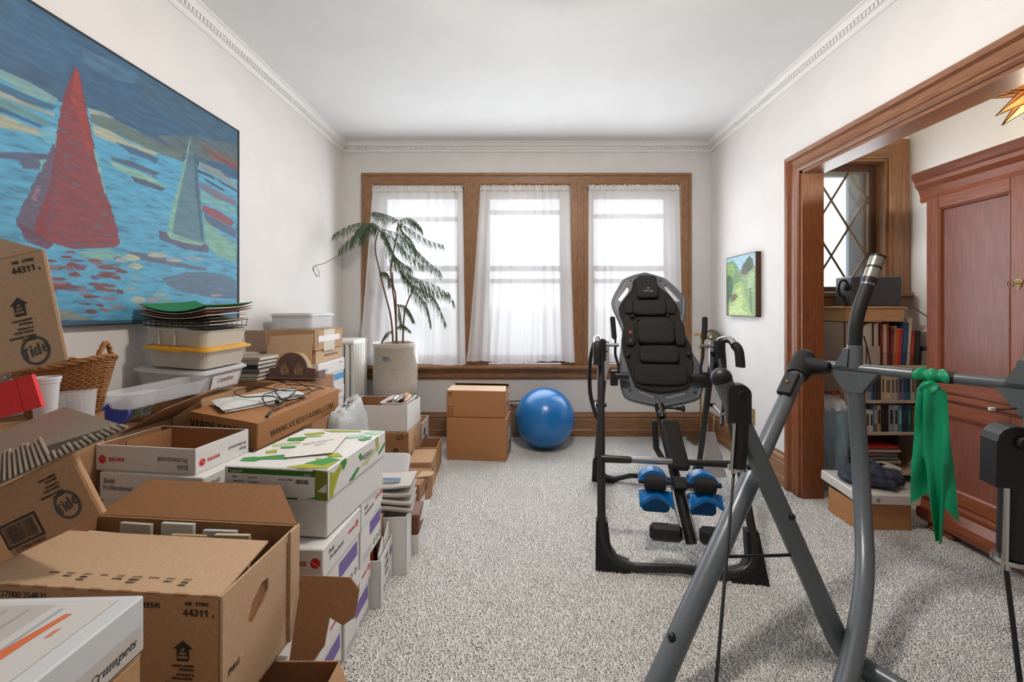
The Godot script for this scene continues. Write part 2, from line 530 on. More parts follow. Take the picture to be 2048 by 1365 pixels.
func room():
	var b := MB.new()
	b.span(W(-2.0, -0.1, -2.2), W(3.3, 0.0, 4.3))
	struct("floor", b, M.carpet, "pale grey looped carpet covering the whole floor")
	# carpet tufts
	b = MB.new()
	b.span(W(-2.0, TOP, -2.2), W(3.3, TOP + 0.12, 4.3))
	struct("ceiling", b, M.ceiling, "plain white plaster ceiling")
	b = MB.new()
	b.span(W(LEFT - 0.2, 0, -2.0), W(LEFT, TOP, BACK + 0.2))
	struct("wall_left", b, M.wall, "white plaster wall behind the sailboat painting")
	b = MB.new()
	var y0 = 0.69
	var y1 = 2.43
	for s in [[LEFT - 0.2, -1.442], [-0.5535, -0.398], [0.476, 0.646], [1.529, RIGHT + 0.12]]:
		b.span(W(s[0], y0, BACK), W(s[1], y1, BACK + 0.2))
	b.span(W(LEFT - 0.2, 0, BACK), W(RIGHT + 0.12, y0, BACK + 0.2))
	b.span(W(LEFT - 0.2, y1, BACK), W(RIGHT + 0.12, TOP, BACK + 0.2))
	struct("wall_back", b, M.wall, "white plaster wall round the three curtained windows")
	b = MB.new()
	b.span(W(RIGHT, 0, 2.732), W(RIGHT + 0.118, TOP, BACK + 0.2))
	b.span(W(RIGHT, 2.15, 0.3), W(RIGHT + 0.118, TOP, 2.732))
	b.span(W(RIGHT, 0, -2.0), W(RIGHT + 0.118, TOP, 0.3))
	struct("wall_right", b, M.wall, "white plaster wall with a wide opening to the alcove")
	# alcove
	b = MB.new()
	b.span(W(RIGHT + 0.118, 0, ALC), W(2.15, TOP, ALC + 0.3))
	b.span(W(2.826, 0, ALC), W(ALR + 0.2, TOP, ALC + 0.3))
	b.span(W(2.15, 0, ALC), W(2.826, 1.358, ALC + 0.3))
	b.span(W(2.15, 2.399, ALC), W(2.826, TOP, ALC + 0.3))
	struct("wall_alcove_back", b, M.wall_cream, "cream alcove wall round the leaded window")
	b = MB.new()
	b.span(W(ALR, 0, -0.2), W(ALR + 0.2, TOP, ALC + 0.3))
	struct("wall_alcove_right", b, M.wall_cream, "cream alcove wall behind the armoire")
	b = MB.new()
	b.span(W(RIGHT + 0.118, 0, -0.2), W(ALR, TOP, 0.0))
	struct("wall_alcove_front", b, M.wall_cream, "cream wall closing the near end of the alcove")
	b = MB.new()
	b.span(W(LEFT - 0.2, 0, -2.2), W(RIGHT + 0.12, TOP, -2.0))
	struct("wall_rear", b, M.wall, "plain white wall behind the viewer")

	# baseboards
	var bp = [P(0, 0), P(0.028, 0), P(0.028, 0.06), P(0.022, 0.07), P(0.022, 0.165), P(0.016, 0.175), P(0.026, 0.19), P(0.02, 0.205), P(0.012, 0.215), P(0.012, 0.232), P(0, 0.232)]
	b = MB.new()
	run(b, bp, W(LEFT, 0, BACK), W(RIGHT, 0, BACK), Vector3(0, 0, 1), Vector3.UP)
	struct("baseboard_back", b, M.oak_x, "tall brown oak baseboard under the windows")
	b = MB.new()
	run(b, bp, W(RIGHT, 0, 2.86), W(RIGHT, 0, BACK), Vector3(-1, 0, 0), Vector3.UP)
	struct("baseboard_right", b, M.oak, "tall brown oak baseboard on the right hand wall")
	b = MB.new()
	run(b, bp, W(LEFT, 0, -2.0), W(LEFT, 0, BACK), Vector3(1, 0, 0), Vector3.UP)
	struct("baseboard_left", b, M.oak, "tall brown oak baseboard behind the cartons")
	# cornices with dentils
	var cp = [P(0, 0), P(0.075, 0), P(0.075, -0.008), P(0.06, -0.014), P(0.048, -0.026), P(0.042, -0.036), P(0.03, -0.038), P(0.03, -0.066), P(0.024, -0.068), P(0.02, -0.078), P(0.008, -0.086), P(0, -0.086)]
	for k in 3:
		b = MB.new()
		var d := MB.new()
		var a0 = [W(LEFT, TOP, -2.0), W(LEFT, TOP, BACK), W(RIGHT, TOP, -2.0)][k]
		var a1 = [W(LEFT, TOP, BACK), W(RIGHT, TOP, BACK), W(RIGHT, TOP, BACK)][k]
		var inw = [Vector3(1, 0, 0), Vector3(0, 0, 1), Vector3(-1, 0, 0)][k]
		run(b, cp, a0, a1, inw, Vector3.UP)
		var o = struct("trim_%d" % (k + 1), b, M.cornice, ["white plaster cornice with dentils above the sailboat painting", "white plaster cornice with dentils above the windows", "white plaster cornice with dentils above the alcove opening"][k])
		var L = (a1 - a0).length()
		var dir = (a1 - a0) / L
		for j in int(L / 0.025):
			var p = a0 + dir * (0.0125 + j * 0.025) + inw * 0.036 + Vector3(0, -0.052, 0)
			d.box(p, (dir.abs() * 0.014 + inw.abs() * 0.014 + Vector3(0, 0.022, 0)))
		part(o, "dentils", d, M.cornice).set_meta("kind", "stuff")
	main_windows()
	opening_trim()
	alcove_window()

func main_windows():
	var zf = BACK
	# the casing: head, side posts, mullions, stool and apron
	var t := Node3D.new()
	t.name = "trim_4"
	t.set_meta("kind", "structure")
	tag(t, "brown oak casing round the three curtained windows", "trim")
	add_child(t)
	var b := MB.new()
	var cas = [P(0, 0), P(0.115, 0), P(0.115, 0.018), P(0.1, 0.024), P(0.032, 0.024), P(0.026, 0.034), P(0.006, 0.034), P(0, 0.026)]
	run(b, cas, W(-1.549, 2.56, zf), W(1.655, 2.56, zf), Vector3(0, -1, 0), Vector3(0, 0, 1), 1.0, 1.0)
	part(t, "head_casing", b, M.oak_x)
	b = MB.new()
	run(b, cas, W(-1.549, 0.69, zf), W(-1.549, 2.56, zf), Vector3(1, 0, 0), Vector3(0, 0, 1), 0.0, 1.0)
	part(t, "side_casing", b, M.oak_y)
	b = MB.new()
	run(b, cas, W(1.655, 0.69, zf), W(1.655, 2.56, zf), Vector3(-1, 0, 0), Vector3(0, 0, 1), 0.0, 1.0)
	part(t, "side_casing", b, M.oak_y)
	for x in [-0.476, 0.561]:
		b = MB.new()
		b.xf = Transform3D(Basis(), W(x, 0, zf))
		b.prism([P(-0.08, 0.69), P(0.08, 0.69), P(0.08, 2.45), P(0, 2.535), P(-0.08, 2.45)], 0.0, 0.026)
		for s in [-0.058, 0.0, 0.058]:
			b.prism([P(s - 0.009, 0.69), P(s + 0.009, 0.69), P(s + 0.009, 2.45), P(s, 2.47), P(s - 0.009, 2.45)], 0.026, 0.034)
		part(t, "mullion_casing", b, M.oak_y)
	b = MB.new()
	run(b, [P(0, 0), P(0.085, 0), P(0.095, -0.01), P(0.095, -0.022), P(0.085, -0.034), P(0.06, -0.04), P(0, -0.04)], W(-1.60, 0.693, zf), W(1.70, 0.693, zf), Vector3(0, 0, 1), Vector3.UP)
	b.span(W(-1.549, 0.653, zf), W(1.655, 0.693, zf + 0.14))
	part(t, "stool", b, M.oak_x)
	b = MB.new()
	run(b, [P(0, 0), P(0.03, 0), P(0.03, -0.075), P(0.022, -0.09), P(0.01, -0.1), P(0, -0.1)], W(-1.549, 0.653, zf), W(1.655, 0.653, zf), Vector3(0, 0, 1), Vector3.UP)
	part(t, "apron", b, M.oak_x)
	var X = [[-1.442, -0.5535], [-0.398, 0.476], [0.646, 1.529]]
	var sash_mat = grained(Color(0.33, 0.15, 0.1), Color(0.45, 0.23, 0.15), Vector3(6, 0.6, 6), 0.5, 0.02)
	for k in 3:
		var w := Node3D.new()
		w.name = "window_%d" % (k + 1)
		w.set_meta("kind", "structure")
		tag(w, "tall sash window behind the %s sheer curtain" % ["leftmost", "middle", "rightmost"][k], "window")
		add_child(w)
		var x0 = X[k][0]
		var x1 = X[k][1]
		b = MB.new()
		for s in [[x0, x0 + 0.03], [x1 - 0.03, x1]]: b.span(W(s[0], 0.69, zf + 0.0), W(s[1], 2.43, zf + 0.19))
		b.span(W(x0, 2.4, zf), W(x1, 2.43, zf + 0.19))
		part(w, "jamb", b, M.oak_y)
		for u in 2:
			b = MB.new()
			var lo = [1.62, 0.70][u]
			var hi = [2.4, 1.67][u]
			var z0 = zf + [0.13, 0.085][u]
			for s in [[x0 + 0.03, x0 + 0.085], [x1 - 0.085, x1 - 0.03]]: b.span(W(s[0], lo, z0), W(s[1], hi, z0 + 0.035), 0.004)
			b.span(W(x0 + 0.085, lo, z0), W(x1 - 0.085, lo + [0.045, 0.08][u], z0 + 0.035), 0.004)
			b.span(W(x0 + 0.085, hi - 0.05, z0), W(x1 - 0.085, hi, z0 + 0.035), 0.004)
			var sash = part(w, ["upper_sash", "lower_sash"][u], b, sash_mat)
			b = MB.new()
			b.span(W(x0 + 0.08, lo + 0.03, z0 + 0.015), W(x1 - 0.08, hi - 0.03, z0 + 0.019))
			part(sash, "pane", b, M.glass)
		# outer storm frame
		b = MB.new()
		var by = [2.13, 2.2, 2.16][k]
		for s in [[x0 + 0.03, x0 + 0.07], [x1 - 0.07, x1 - 0.03]]: b.span(W(s[0], 0.69, zf + 0.175), W(s[1], 2.43, zf + 0.195))
		b.span(W(x0 + 0.07, by, zf + 0.175), W(x1 - 0.07, by + 0.045, zf + 0.195))
		b.span(W(x0 + 0.07, 1.5, zf + 0.175), W(x1 - 0.07, 1.545, zf + 0.195))
		part(w, "storm_frame", b, mat(Color(0.78, 0.79, 0.8), 0.6))
	# sheer curtains
	curtain("white sheer curtain on the leftmost window, behind the potted plant", -1.432, -0.565, -1.56, -0.548, 2.425, 0.71, 3)
	curtain("white sheer curtain on the middle window, spreading over both posts", -0.392, 0.466, -0.517, 0.522, 2.435, 0.725, 7)
	curtain("white sheer curtain on the rightmost window, behind the black inversion table", 0.654, 1.53, 0.642, 1.555, 2.44, 0.715, 12)

func curtain(label: String, xt0: float, xt1: float, xb0: float, xb1: float, yt: float, yb: float, sd: int):
	var r := RandomNumberGenerator.new()
	r.seed = sd
	var z = BACK - 0.045
	var t = thing("sheer_curtain", label, "curtain", W((xt0 + xt1) / 2, yb, z), Vector3.ZERO, "sheer curtains at the three windows")
	var ph = []
	for k in 8: ph.append([r.randf_range(0, TAU), r.randf_range(9, 30), r.randf_range(0.3, 1.0)])
	var wave = func(u):
		var s = 0.0
		for q in ph: s += sin(q[0] + u * q[1] * 3.2) * q[2]
		return s / 4.0
	var warp = []
	for k in 3: warp.append([r.randf_range(0, TAU), r.randf_range(4, 11)])
	var cloth = func(u, w):
		var uu = u
		for q in warp: uu += 0.012 * sin(q[0] + q[1] * u * 2.0) * (1.0 - w)
		var x = lerpf(lerpf(xb0, xt0, pow(w, 0.8)), lerpf(xb1, xt1, pow(w, 0.8)), uu)
		var flare = (1.0 - w) * 0.035
		var y = lerpf(yb, yt, w) + (0.012 * sin(u * 9.0 + r.seed) * (1.0 - w) if w < 0.5 else 0.0)
		return W(x, y, z - flare - wave.call(u) * lerpf(0.03, 0.012, w) + 0.01)
	var b = at(t)
	b.grid(220, 24, func(u, w): return cloth.call(u, lerpf(0.042, 0.965, w)))
	part(t, "cloth", b, M.sheer)
	b = at(t)
	b.grid(220, 2, func(u, w): return cloth.call(u, lerpf(0.0, 0.042, w)))
	part(t, "hem", b, M.sheer_hem)
	b = at(t)
	b.grid(220, 6, func(u, w):
		var p = cloth.call(u, lerpf(0.965, 1.0, w))
		var k = absf(w - 0.45) * 2.0
		p.z += 0.012 * (1.0 - k * k) + 0.011 * sin(u * 190.0 + 3.0 * sin(u * 23.0)) * (0.3 + w)
		if w > 0.6: p.y += 0.012 * (w - 0.6) * sin(u * 131.0 + 2.0 * sin(u * 41.0))
		return p)
	part(t, "gathered_header", b, M.sheer_hem)
	b = at(t)
	b.tube([W(xt0 - 0.005, yt - 0.04, z), W(xt1 + 0.005, yt - 0.04, z)], 0.006, 8)
	part(t, "rod", b, M.white_paint)

func opening_trim():
	# casing and jambs of the opening to the alcove
	var t := Node3D.new()
	t.name = "door_1"
	t.set_meta("kind", "structure")
	tag(t, "wide opening to the alcove, cased in reddish oak", "opening")
	add_child(t)
	var cas = [P(0, 0), P(0.122, 0), P(0.122, 0.02), P(0.11, 0.03), P(0.1, 0.03), P(0.094, 0.022), P(0.088, 0.03), P(0.08, 0.03), P(0.072, 0.02), P(0.04, 0.022), P(0.03, 0.04), P(0.008, 0.044), P(0, 0.036)]
	var b := MB.new()
	run(b, cas, W(RIGHT, 0, 2.854), W(RIGHT, 2.272, 2.854), Vector3(0, 0, 1), Vector3(-1, 0, 0), 0.0, 1.0)
	part(t, "side_casing", b, M.red_oak_y)
	b = MB.new()
	run(b, cas, W(RIGHT, 2.272, 2.854), W(RIGHT, 2.272, 0.2), Vector3(0, -1, 0), Vector3(-1, 0, 0), 1.0, 0.0)
	part(t, "head_casing", b, M.red_oak_z)
	b = MB.new()
	b.span(W(RIGHT - 0.012, 0, 2.732), W(RIGHT + 0.13, 2.15, 2.712))
	part(t, "jamb", b, M.red_oak_y)
	b = MB.new()
	b.span(W(RIGHT - 0.012, 2.15, 0.3), W(RIGHT + 0.13, 2.13, 2.73))
	part(t, "head_jamb", b, M.red_oak_z)

func alcove_window():
	var t := Node3D.new()
	t.name = "window_4"
	t.set_meta("kind", "structure")
	tag(t, "small alcove window of diamond panes in lead", "window")
	add_child(t)
	var z = ALC
	var b := MB.new()
	var cas = [P(0, 0), P(0.143, 0), P(0.143, 0.014), P(0.13, 0.022), P(0.12, 0.016), P(0.108, 0.024), P(0.045, 0.024), P(0.035, 0.03), P(0, 0.03)]
	run(b, cas, W(2.969, 1.37, z), W(2.969, 2.542, z), Vector3(-1, 0, 0), Vector3(0, 0, 1), 0.0, 1.0)
	run(b, cas, W(2.007, 1.37, z), W(2.007, 2.542, z), Vector3(1, 0, 0), Vector3(0, 0, 1), 0.0, 1.0)
	part(t, "side_casing", b, M.oak_y)
	b = MB.new()
	run(b, cas, W(2.007, 2.542, z), W(2.969, 2.542, z), Vector3(0, -1, 0), Vector3(0, 0, 1), 1.0, 1.0)
	part(t, "head_casing", b, M.oak_x)
	b = MB.new()
	b.span(W(1.97, 1.335, z - 0.05), W(2.985, 1.372, z + 0.16), 0.006)
	part(t, "stool", b, M.oak_x)
	b = MB.new()
	b.span(W(2.007, 1.245, z - 0.025), W(2.96, 1.335, z), 0.005)
	part(t, "apron", b, M.oak_x)
	b = MB.new()
	b.span(W(2.806, 1.37, z), W(2.826, 2.399, z + 0.3))
	b.span(W(2.15, 1.37, z), W(2.17, 2.399, z + 0.3))
	b.span(W(2.17, 2.38, z), W(2.806, 2.399, z + 0.3))
	part(t, "reveal", b, M.oak_y)
	# sash
	var d = z + 0.1
	b = MB.new()
	b.span(W(2.76, 1.372, d - 0.02), W(2.806, 2.38, d + 0.02), 0.004)
	b.span(W(2.17, 1.372, d - 0.02), W(2.2, 2.38, d + 0.02), 0.004)
	b.span(W(2.2, 2.33, d - 0.02), W(2.76, 2.38, d + 0.02), 0.004)
	b.span(W(2.2, 1.372, d - 0.02), W(2.76, 1.412, d + 0.02), 0.004)
	part(t, "sash", b, mat(Color(0.3, 0.19, 0.16), 0.55))
	var glass_rect = PackedVector2Array([P(2.2, 1.412), P(2.76, 1.412), P(2.76, 2.33), P(2.2, 2.33)])
	var hw = 0.137
	var hh = 0.2205
	var lead := MB.new()
	for i in range(-3, 4):
		for j in range(-5, 6):
			if (i + j) % 2 != 0: continue
			var c = P(2.604 + hw * i, 1.884 + hh * (j + 1))
			for q in Geometry2D.intersect_polygons(PackedVector2Array([c + P(hw, 0), c + P(0, hh), c + P(-hw, 0), c + P(0, -hh)]), glass_rect):
				b = MB.new()
				b.xf = Transform3D(Basis(), W(0, 0, d))
				b.prism(Array(q), -0.0015, 0.0015)
				part(t, "pane", b, M.glass)
				for e in q.size():
					var p0 = q[e]
					var p1 = q[(e + 1) % q.size()]
					if (p1 - p0).length() > 0.01 : lead.tube([W(p0.x, p0.y, d), W(p1.x, p1.y, d)], 0.0085, 6, true)
	part(t, "lead_came", lead, M.lead)
	# outer frame, painted pale blue
	b = MB.new()
	b.span(W(2.7, 1.372, d + 0.12), W(2.806, 2.38, d + 0.15))
	b.span(W(2.17, 1.372, d + 0.12), W(2.23, 2.38, d + 0.15))
	b.span(W(2.23, 2.33, d + 0.12), W(2.7, 2.38, d + 0.15))
	part(t, "storm_frame", b, mat(Color(0.62, 0.7, 0.75), 0.6))

func carpet_pile():
	# short twisted tufts where the carpet lies open to view
	var b := MB.new()
	for k in 3:
		var a = TAU * k / 3.0
		var u = Vector3(cos(a), 0, sin(a))
		var w = Vector3(-sin(a), 0, cos(a))
		b.tri(u * 0.0012 - w * 0.0034, u * 0.0012 + w * 0.0034, u * 0.003 + Vector3(0, 0.0085, 0) + w * 0.001, (u + Vector3.UP * 0.6).normalized(), (u + Vector3.UP * 0.6).normalized(), Vector3.UP)
		b.tri(u * 0.0012 + w * 0.0034, u * 0.003 + Vector3(0, 0.0085, 0) + w * 0.001, Vector3(0, 0.0105, 0), (u + Vector3.UP).normalized(), Vector3.UP, Vector3.UP)
	var mm := MultiMesh.new()
	mm.transform_format = MultiMesh.TRANSFORM_3D
	mm.use_colors = true
	mm.mesh = b.mesh()
	var r := RandomNumberGenerator.new()
	r.seed = 21
	var spots = []
	var n1 := FastNoiseLite.new()
	n1.frequency = 2.2
	var d = 0.75
	while d < 4.02:
		var x = -0.66
		while x < 2.3:
			var right_edge = 1.82 if d > 2.7 else 2.3
			if x < right_edge: spots.append([x + r.randf_range(-0.004, 0.004), d + r.randf_range(-0.004, 0.004)])
			x += 0.0098
		d += 0.0098
	mm.instance_count = spots.size()
	for k in spots.size():
		var s = r.randf_range(0.8, 1.25)
		var lean = Basis(Vector3(1, 0, 0), r.randf_range(-0.5, 0.5)) * Basis(Vector3(0, 0, 1), r.randf_range(-0.5, 0.5)) * Basis(Vector3.UP, r.randf_range(0, TAU))
		mm.set_instance_transform(k, Transform3D(lean.scaled(Vector3(s * 1.25, s * (0.48 + 0.15 * n1.get_noise_2d(spots[k][0], spots[k][1])), s * 1.25)), W(spots[k][0], 0.0, spots[k][1])))
		var g = r.randf_range(0.86, 1.06)
		mm.set_instance_color(k, Color(0.9 * g, 0.88 * g, 0.85 * g))
	var o := MultiMeshInstance3D.new()
	o.name = "carpet_tufts"
	o.multimesh = mm
	o.material_override = M.tuft
	o.set_meta("kind", "stuff")
	tag(o, "short pale grey carpet tufts covering the open floor", "carpet")
	add_child(o)

# ---------- cartons ----------
# A carton stands at its near right lower corner: x runs from -w to 0, y from 0 to h, z from -l (far) to 0 (near).
func carton_at(called: String, label: String, pos: Vector3, yaw: float, pitch := 0.0, roll := 0.0, group := "", category := "box") -> Node3D:
	return thing(called, label, category, W(pos.x, pos.y, pos.z), Vector3(-pitch, -yaw, roll), group)

func closed_carton(t: Node3D, w: float, h: float, l: float, m: Material, tape := false, lift := 0.0):
	var b := MB.new()
	b.span(Vector3(-w, 0, -l), Vector3(0, h - 0.004, 0), 0.003)
	part(t, "body", b, m)
	b = MB.new()
	b.span(Vector3(-w, h - 0.004, -l / 2 + 0.0015), Vector3(0, h, 0), 0.0015)
	part(t, "flap", b, m)
	b = MB.new()
	b.xf = Transform3D(Basis(Vector3(1, 0, 0), lift), Vector3(0, h, -l))
	b.span(Vector3(-w, -0.004, 0), Vector3(0, 0, l / 2 - 0.0015), 0.0015)
	part(t, "flap", b, m)
	if tape:
		b = MB.new()
		b.span(Vector3(-w, h, -l / 2 - 0.025), Vector3(0, h + 0.0006, -l / 2 + 0.025))
		b.span(Vector3(0, h - 0.07, -l / 2 - 0.025), Vector3(0.0006, h + 0.0006, -l / 2 + 0.025))
		part(t, "tape", b, mat(Color(0.74, 0.66, 0.54), 0.3))

func open_body(t: Node3D, w: float, h: float, l: float, m: Material, inner: Material = null, th := 0.005, skip_right := false) -> void:
	var b := MB.new()
	b.span(Vector3(-w, 0, -l), Vector3(0, th, 0))
	b.span(Vector3(-w, 0, -th), Vector3(0, h, 0), 0.001)
	b.span(Vector3(-w, 0, -l), Vector3(0, h, -l + th), 0.001)
	b.span(Vector3(-w, 0, -l), Vector3(-w + th, h, 0), 0.001)
	if not skip_right: b.span(Vector3(-th, 0, -l), Vector3(0, h, 0), 0.001)
	part(t, "body", b, m)
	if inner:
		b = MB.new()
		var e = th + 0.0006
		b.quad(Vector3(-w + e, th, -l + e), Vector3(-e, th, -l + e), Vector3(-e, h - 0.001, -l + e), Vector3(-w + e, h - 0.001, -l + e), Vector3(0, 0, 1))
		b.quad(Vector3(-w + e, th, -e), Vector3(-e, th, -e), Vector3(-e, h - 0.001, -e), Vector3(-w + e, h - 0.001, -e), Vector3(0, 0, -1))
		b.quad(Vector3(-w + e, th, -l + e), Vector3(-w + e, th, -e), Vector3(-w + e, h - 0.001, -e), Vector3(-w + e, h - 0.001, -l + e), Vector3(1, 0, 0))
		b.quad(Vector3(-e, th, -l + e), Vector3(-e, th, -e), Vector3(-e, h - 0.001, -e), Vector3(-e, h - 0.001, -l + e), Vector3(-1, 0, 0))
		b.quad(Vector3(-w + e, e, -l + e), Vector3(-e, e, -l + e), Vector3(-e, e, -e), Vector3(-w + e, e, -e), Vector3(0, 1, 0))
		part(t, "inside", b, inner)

func leaf(t: Node3D, called: String, pts: Array, m: Material, th := 0.004) -> MeshInstance3D:
	# a flap of board: a flat outline in space, with thickness
	var nrm = (pts[1] - pts[0]).cross(pts[2] - pts[0]).normalized()
	var ex = (pts[1] - pts[0]).normalized()
	var ey = nrm.cross(ex)
	var poly = []
	for p in pts: poly.append(P((p - pts[0]).dot(ex), (p - pts[0]).dot(ey)))
	var b := MB.new()
	b.xf = Transform3D(Basis(ex, ey, nrm), pts[0])
	b.prism(poly, -th / 2, th / 2)
	return part(t, called, b, m)

func slot_hole(t: Node3D, h: float, l: float, m: Material, hole: Array, th := 0.005):
	# a right hand wall with a hand hole cut through it
	var c := CSGPolygon3D.new()
	c.name = "side_wall"
	c.polygon = PackedVector2Array([P(0, 0), P(l, 0), P(l, h), P(0, h)])
	c.depth = th
	c.material = m
	var k := CSGPolygon3D.new()
	k.name = "hand_hole"
	k.polygon = PackedVector2Array(hole)
	k.depth = th * 3
	k.position = Vector3(0, 0, th)
	k.operation = CSGShape3D.OPERATION_SUBTRACTION
	k.material = m
	c.add_child(k)
	t.add_child(c, true)
	c.transform = Transform3D(Basis(Vector3(0, 0, -1), Vector3(0, 1, 0), Vector3(1, 0, 0)), Vector3(0, 0, 0))

func detergent_print(t: Node3D, corner: Transform3D, dy := 0.0, numbers := true, arrow := true, lines := true, ring_too := true, code := false, s := 1.0):
	# marks of a detergent carton, measured from the upper right corner of a face
	var p = func(x, y): return corner * Transform3D(Basis(), Vector3(x * s, (y + dy) * s, 0.0009))
	if numbers:
		words(t, "100   37000", p.call(-0.055, -0.018), 0.0078 * s, M.ink, true)
		words(t, "44311", p.call(-0.056, -0.038), 0.0155 * s, M.ink, true)
		words(t, "4", p.call(-0.018, -0.043), 0.007 * s, M.ink, true)
	if arrow:
		flat_print(t, "arrow", p.call(-0.085, -0.135), [[[P(0, 0.034 * s), P(-0.023 * s, 0.015 * s), P(-0.014 * s, 0.015 * s), P(-0.014 * s, -0.012 * s), P(0.014 * s, -0.012 * s), P(0.014 * s, 0.015 * s), P(0.023 * s, 0.015 * s)], Color(0.15, 0.11, 0.09)]])
		for k in 3: words(t, ["UP", "HAUT", "ARRIBA"][k], p.call(-0.085, -0.121 - 0.0085 * k) * Transform3D(Basis(), Vector3(0, 0, 0.0005)), 0.0058 * s, M.card_pale, true, "Droid Sans", 0, 0, 0.8)
	if lines:
		var tx = ["LIQUID LAUNDRY", "DETERGENT", "DÉTERGENT À", "LESSIVE LIQUIDE", "DETERGENTE LÍQUIDO", "PARA ROPA"]
		for k in 6: words(t, tx[k], p.call(-0.062 - tx[k].length() * 0.00165, -0.158 - 0.0085 * k - 0.003 * (k / 2)), 0.0052 * s, M.ink, true, "Droid Sans", 0, 0, 0.85)
	if ring_too:
		var b := MB.new()
		b.xf = p.call(-0.068, -0.235)
		ring(b, 0, 0, 0.029 * s, 0.0355 * s)
		part(t, "ring_mark", b, M.ink_grey)
		words(t, "Tide", p.call(-0.068, -0.235) * Transform3D(Basis(), Vector3(0, 0, 0.0004)), 0.026 * s, M.ink_grey, true, "Droid Sans", 12.0, 0.12, 0.92)
	if code:
		barcode(t, p.call(-0.212, -0.245), 0.1 * s, 0.05 * s)
		words(t, "0 37000 354631", p.call(-0.205, -0.285), 0.009 * s, M.ink, false)

func barcode(t: Node3D, where: Transform3D, w: float, h: float, framed := true):
	var r := RandomNumberGenerator.new()
	r.seed = 5
	var sh = []
	var ink = Color(0.14, 0.1, 0.08)
	if framed:
		for q in [rect(-w / 2 - 0.006, h / 2, w / 2 + 0.006, h / 2 + 0.006), rect(-w / 2 - 0.006, -h / 2 - 0.006, w / 2 + 0.006, -h / 2), rect(-w / 2 - 0.006, -h / 2, -w / 2, h / 2), rect(w / 2, -h / 2, w / 2 + 0.006, h / 2)]: sh.append([q, ink])
	var x = -w / 2 + w * 0.05
	while x < w / 2 - w * 0.05:
		var bw = w * r.randf_range(0.008, 0.03)
		sh.append([rect(x, -h / 2 + h * 0.06, x + bw, h / 2 - h * 0.06), ink])
		x += bw + w * r.randf_range(0.01, 0.03)
	flat_print(t, "barcode", where, sh)

func copier_mark(t: Node3D, where: Transform3D, cap: float, ball_first: bool):
	# a red word with its striped ball
	words(t, "xerox", where, cap, M.ink_red, true)
	var sgn = -1.0 if ball_first else 1.0
	var r = cap * 0.85
	flat_print(t, "ball_mark", where * Transform3D(Basis(), Vector3(sgn * cap * 3.3, 0, 0)), [[disc(0, 0, r), Color(0.78, 0.14, 0.16)], [[P(-r * 0.75, r * 0.45), P(-r * 0.2, 0.0), P(r * 0.7, -r * 0.55), P(r * 0.62, -r * 0.68), P(-r * 0.25, -r * 0.15), P(-r * 0.85, r * 0.3)], Color(0.88, 0.62, 0.6)]])

func paper_box(label: String, pos: Vector3, yaw: float, w: float, h: float, l: float, front := true, stripe := true, lid_h := 0.095, extra := true) -> Node3D:
	var t = carton_at("paper_box", label, pos, yaw, 0, 0, "white copier paper boxes")
	var b := MB.new()
	b.span(Vector3(-w + 0.005, 0, -l + 0.005), Vector3(-0.005, h - 0.01, -0.005), 0.003)
	part(t, "body", b, M.white_card)
	b = MB.new()
	b.span(Vector3(-w, h - lid_h, -l), Vector3(0, h, 0), 0.003)
	var lid = part(t, "lid", b, M.white_card)
	words(lid, "Bold", face("R", l * 0.2, h - lid_h * 0.32, w, h, l), 0.0125, M.ink_grey)
	words(lid, "Professional", face("R", l * 0.33, h - lid_h * 0.55, w, h, l), 0.0125, M.ink_grey)
	copier_mark(lid, face("R", l * 0.72, h - lid_h * 0.45, w, h, l), 0.0135, false)
	if front:
		words(lid, "Bold", face("F", w * 0.1, h - lid_h * 0.3, w, h, l), 0.015, M.ink_grey)
		words(lid, "Professional", face("F", w * 0.18, h - lid_h * 0.55, w, h, l), 0.015, M.ink_grey)
		copier_mark(lid, face("F", w * 0.8, h - lid_h * 0.45, w, h, l), 0.019, false)
	if stripe:
		var pur = Color(0.44, 0.36, 0.62)
		var hb = h - lid_h
		flat_print(t, "purple_band", face("R", 0, 0, w, h, l) * Transform3D(Basis(), Vector3(0, 0, -0.005)), [[rect(l * 0.42, hb * 0.52, l * 0.93, hb * 0.86), pur]])
		flat_print(t, "purple_band", face("F", 0, 0, w, h, l) * Transform3D(Basis(), Vector3(0, 0, -0.005)), [[rect(w * 0.5, hb * 0.78, w * 0.88, hb * 0.93), pur]])
		if extra:
			for k in 3:
				b = MB.new()
				b.xf = face("R", l * (0.62 + 0.13 * k), hb * 0.2, w, h, l) * Transform3D(Basis(), Vector3(0, 0, -0.005))
				ring(b, 0, 0, 0.0075, 0.011, 16)
				part(t, "round_mark", b, M.ink_grey)
			flat_print(t, "small_print", face("R", 0, 0, w, h, l) * Transform3D(Basis(), Vector3(0, 0, -0.005)), [[rect(l * 0.1, hb * 0.1, l * 0.5, hb * 0.115), Color(0.5, 0.5, 0.52)], [rect(l * 0.1, hb * 0.16, l * 0.45, hb * 0.175), Color(0.5, 0.5, 0.52)], [rect(l * 0.1, hb * 0.22, l * 0.5, hb * 0.235), Color(0.5, 0.5, 0.52)]])
	return t

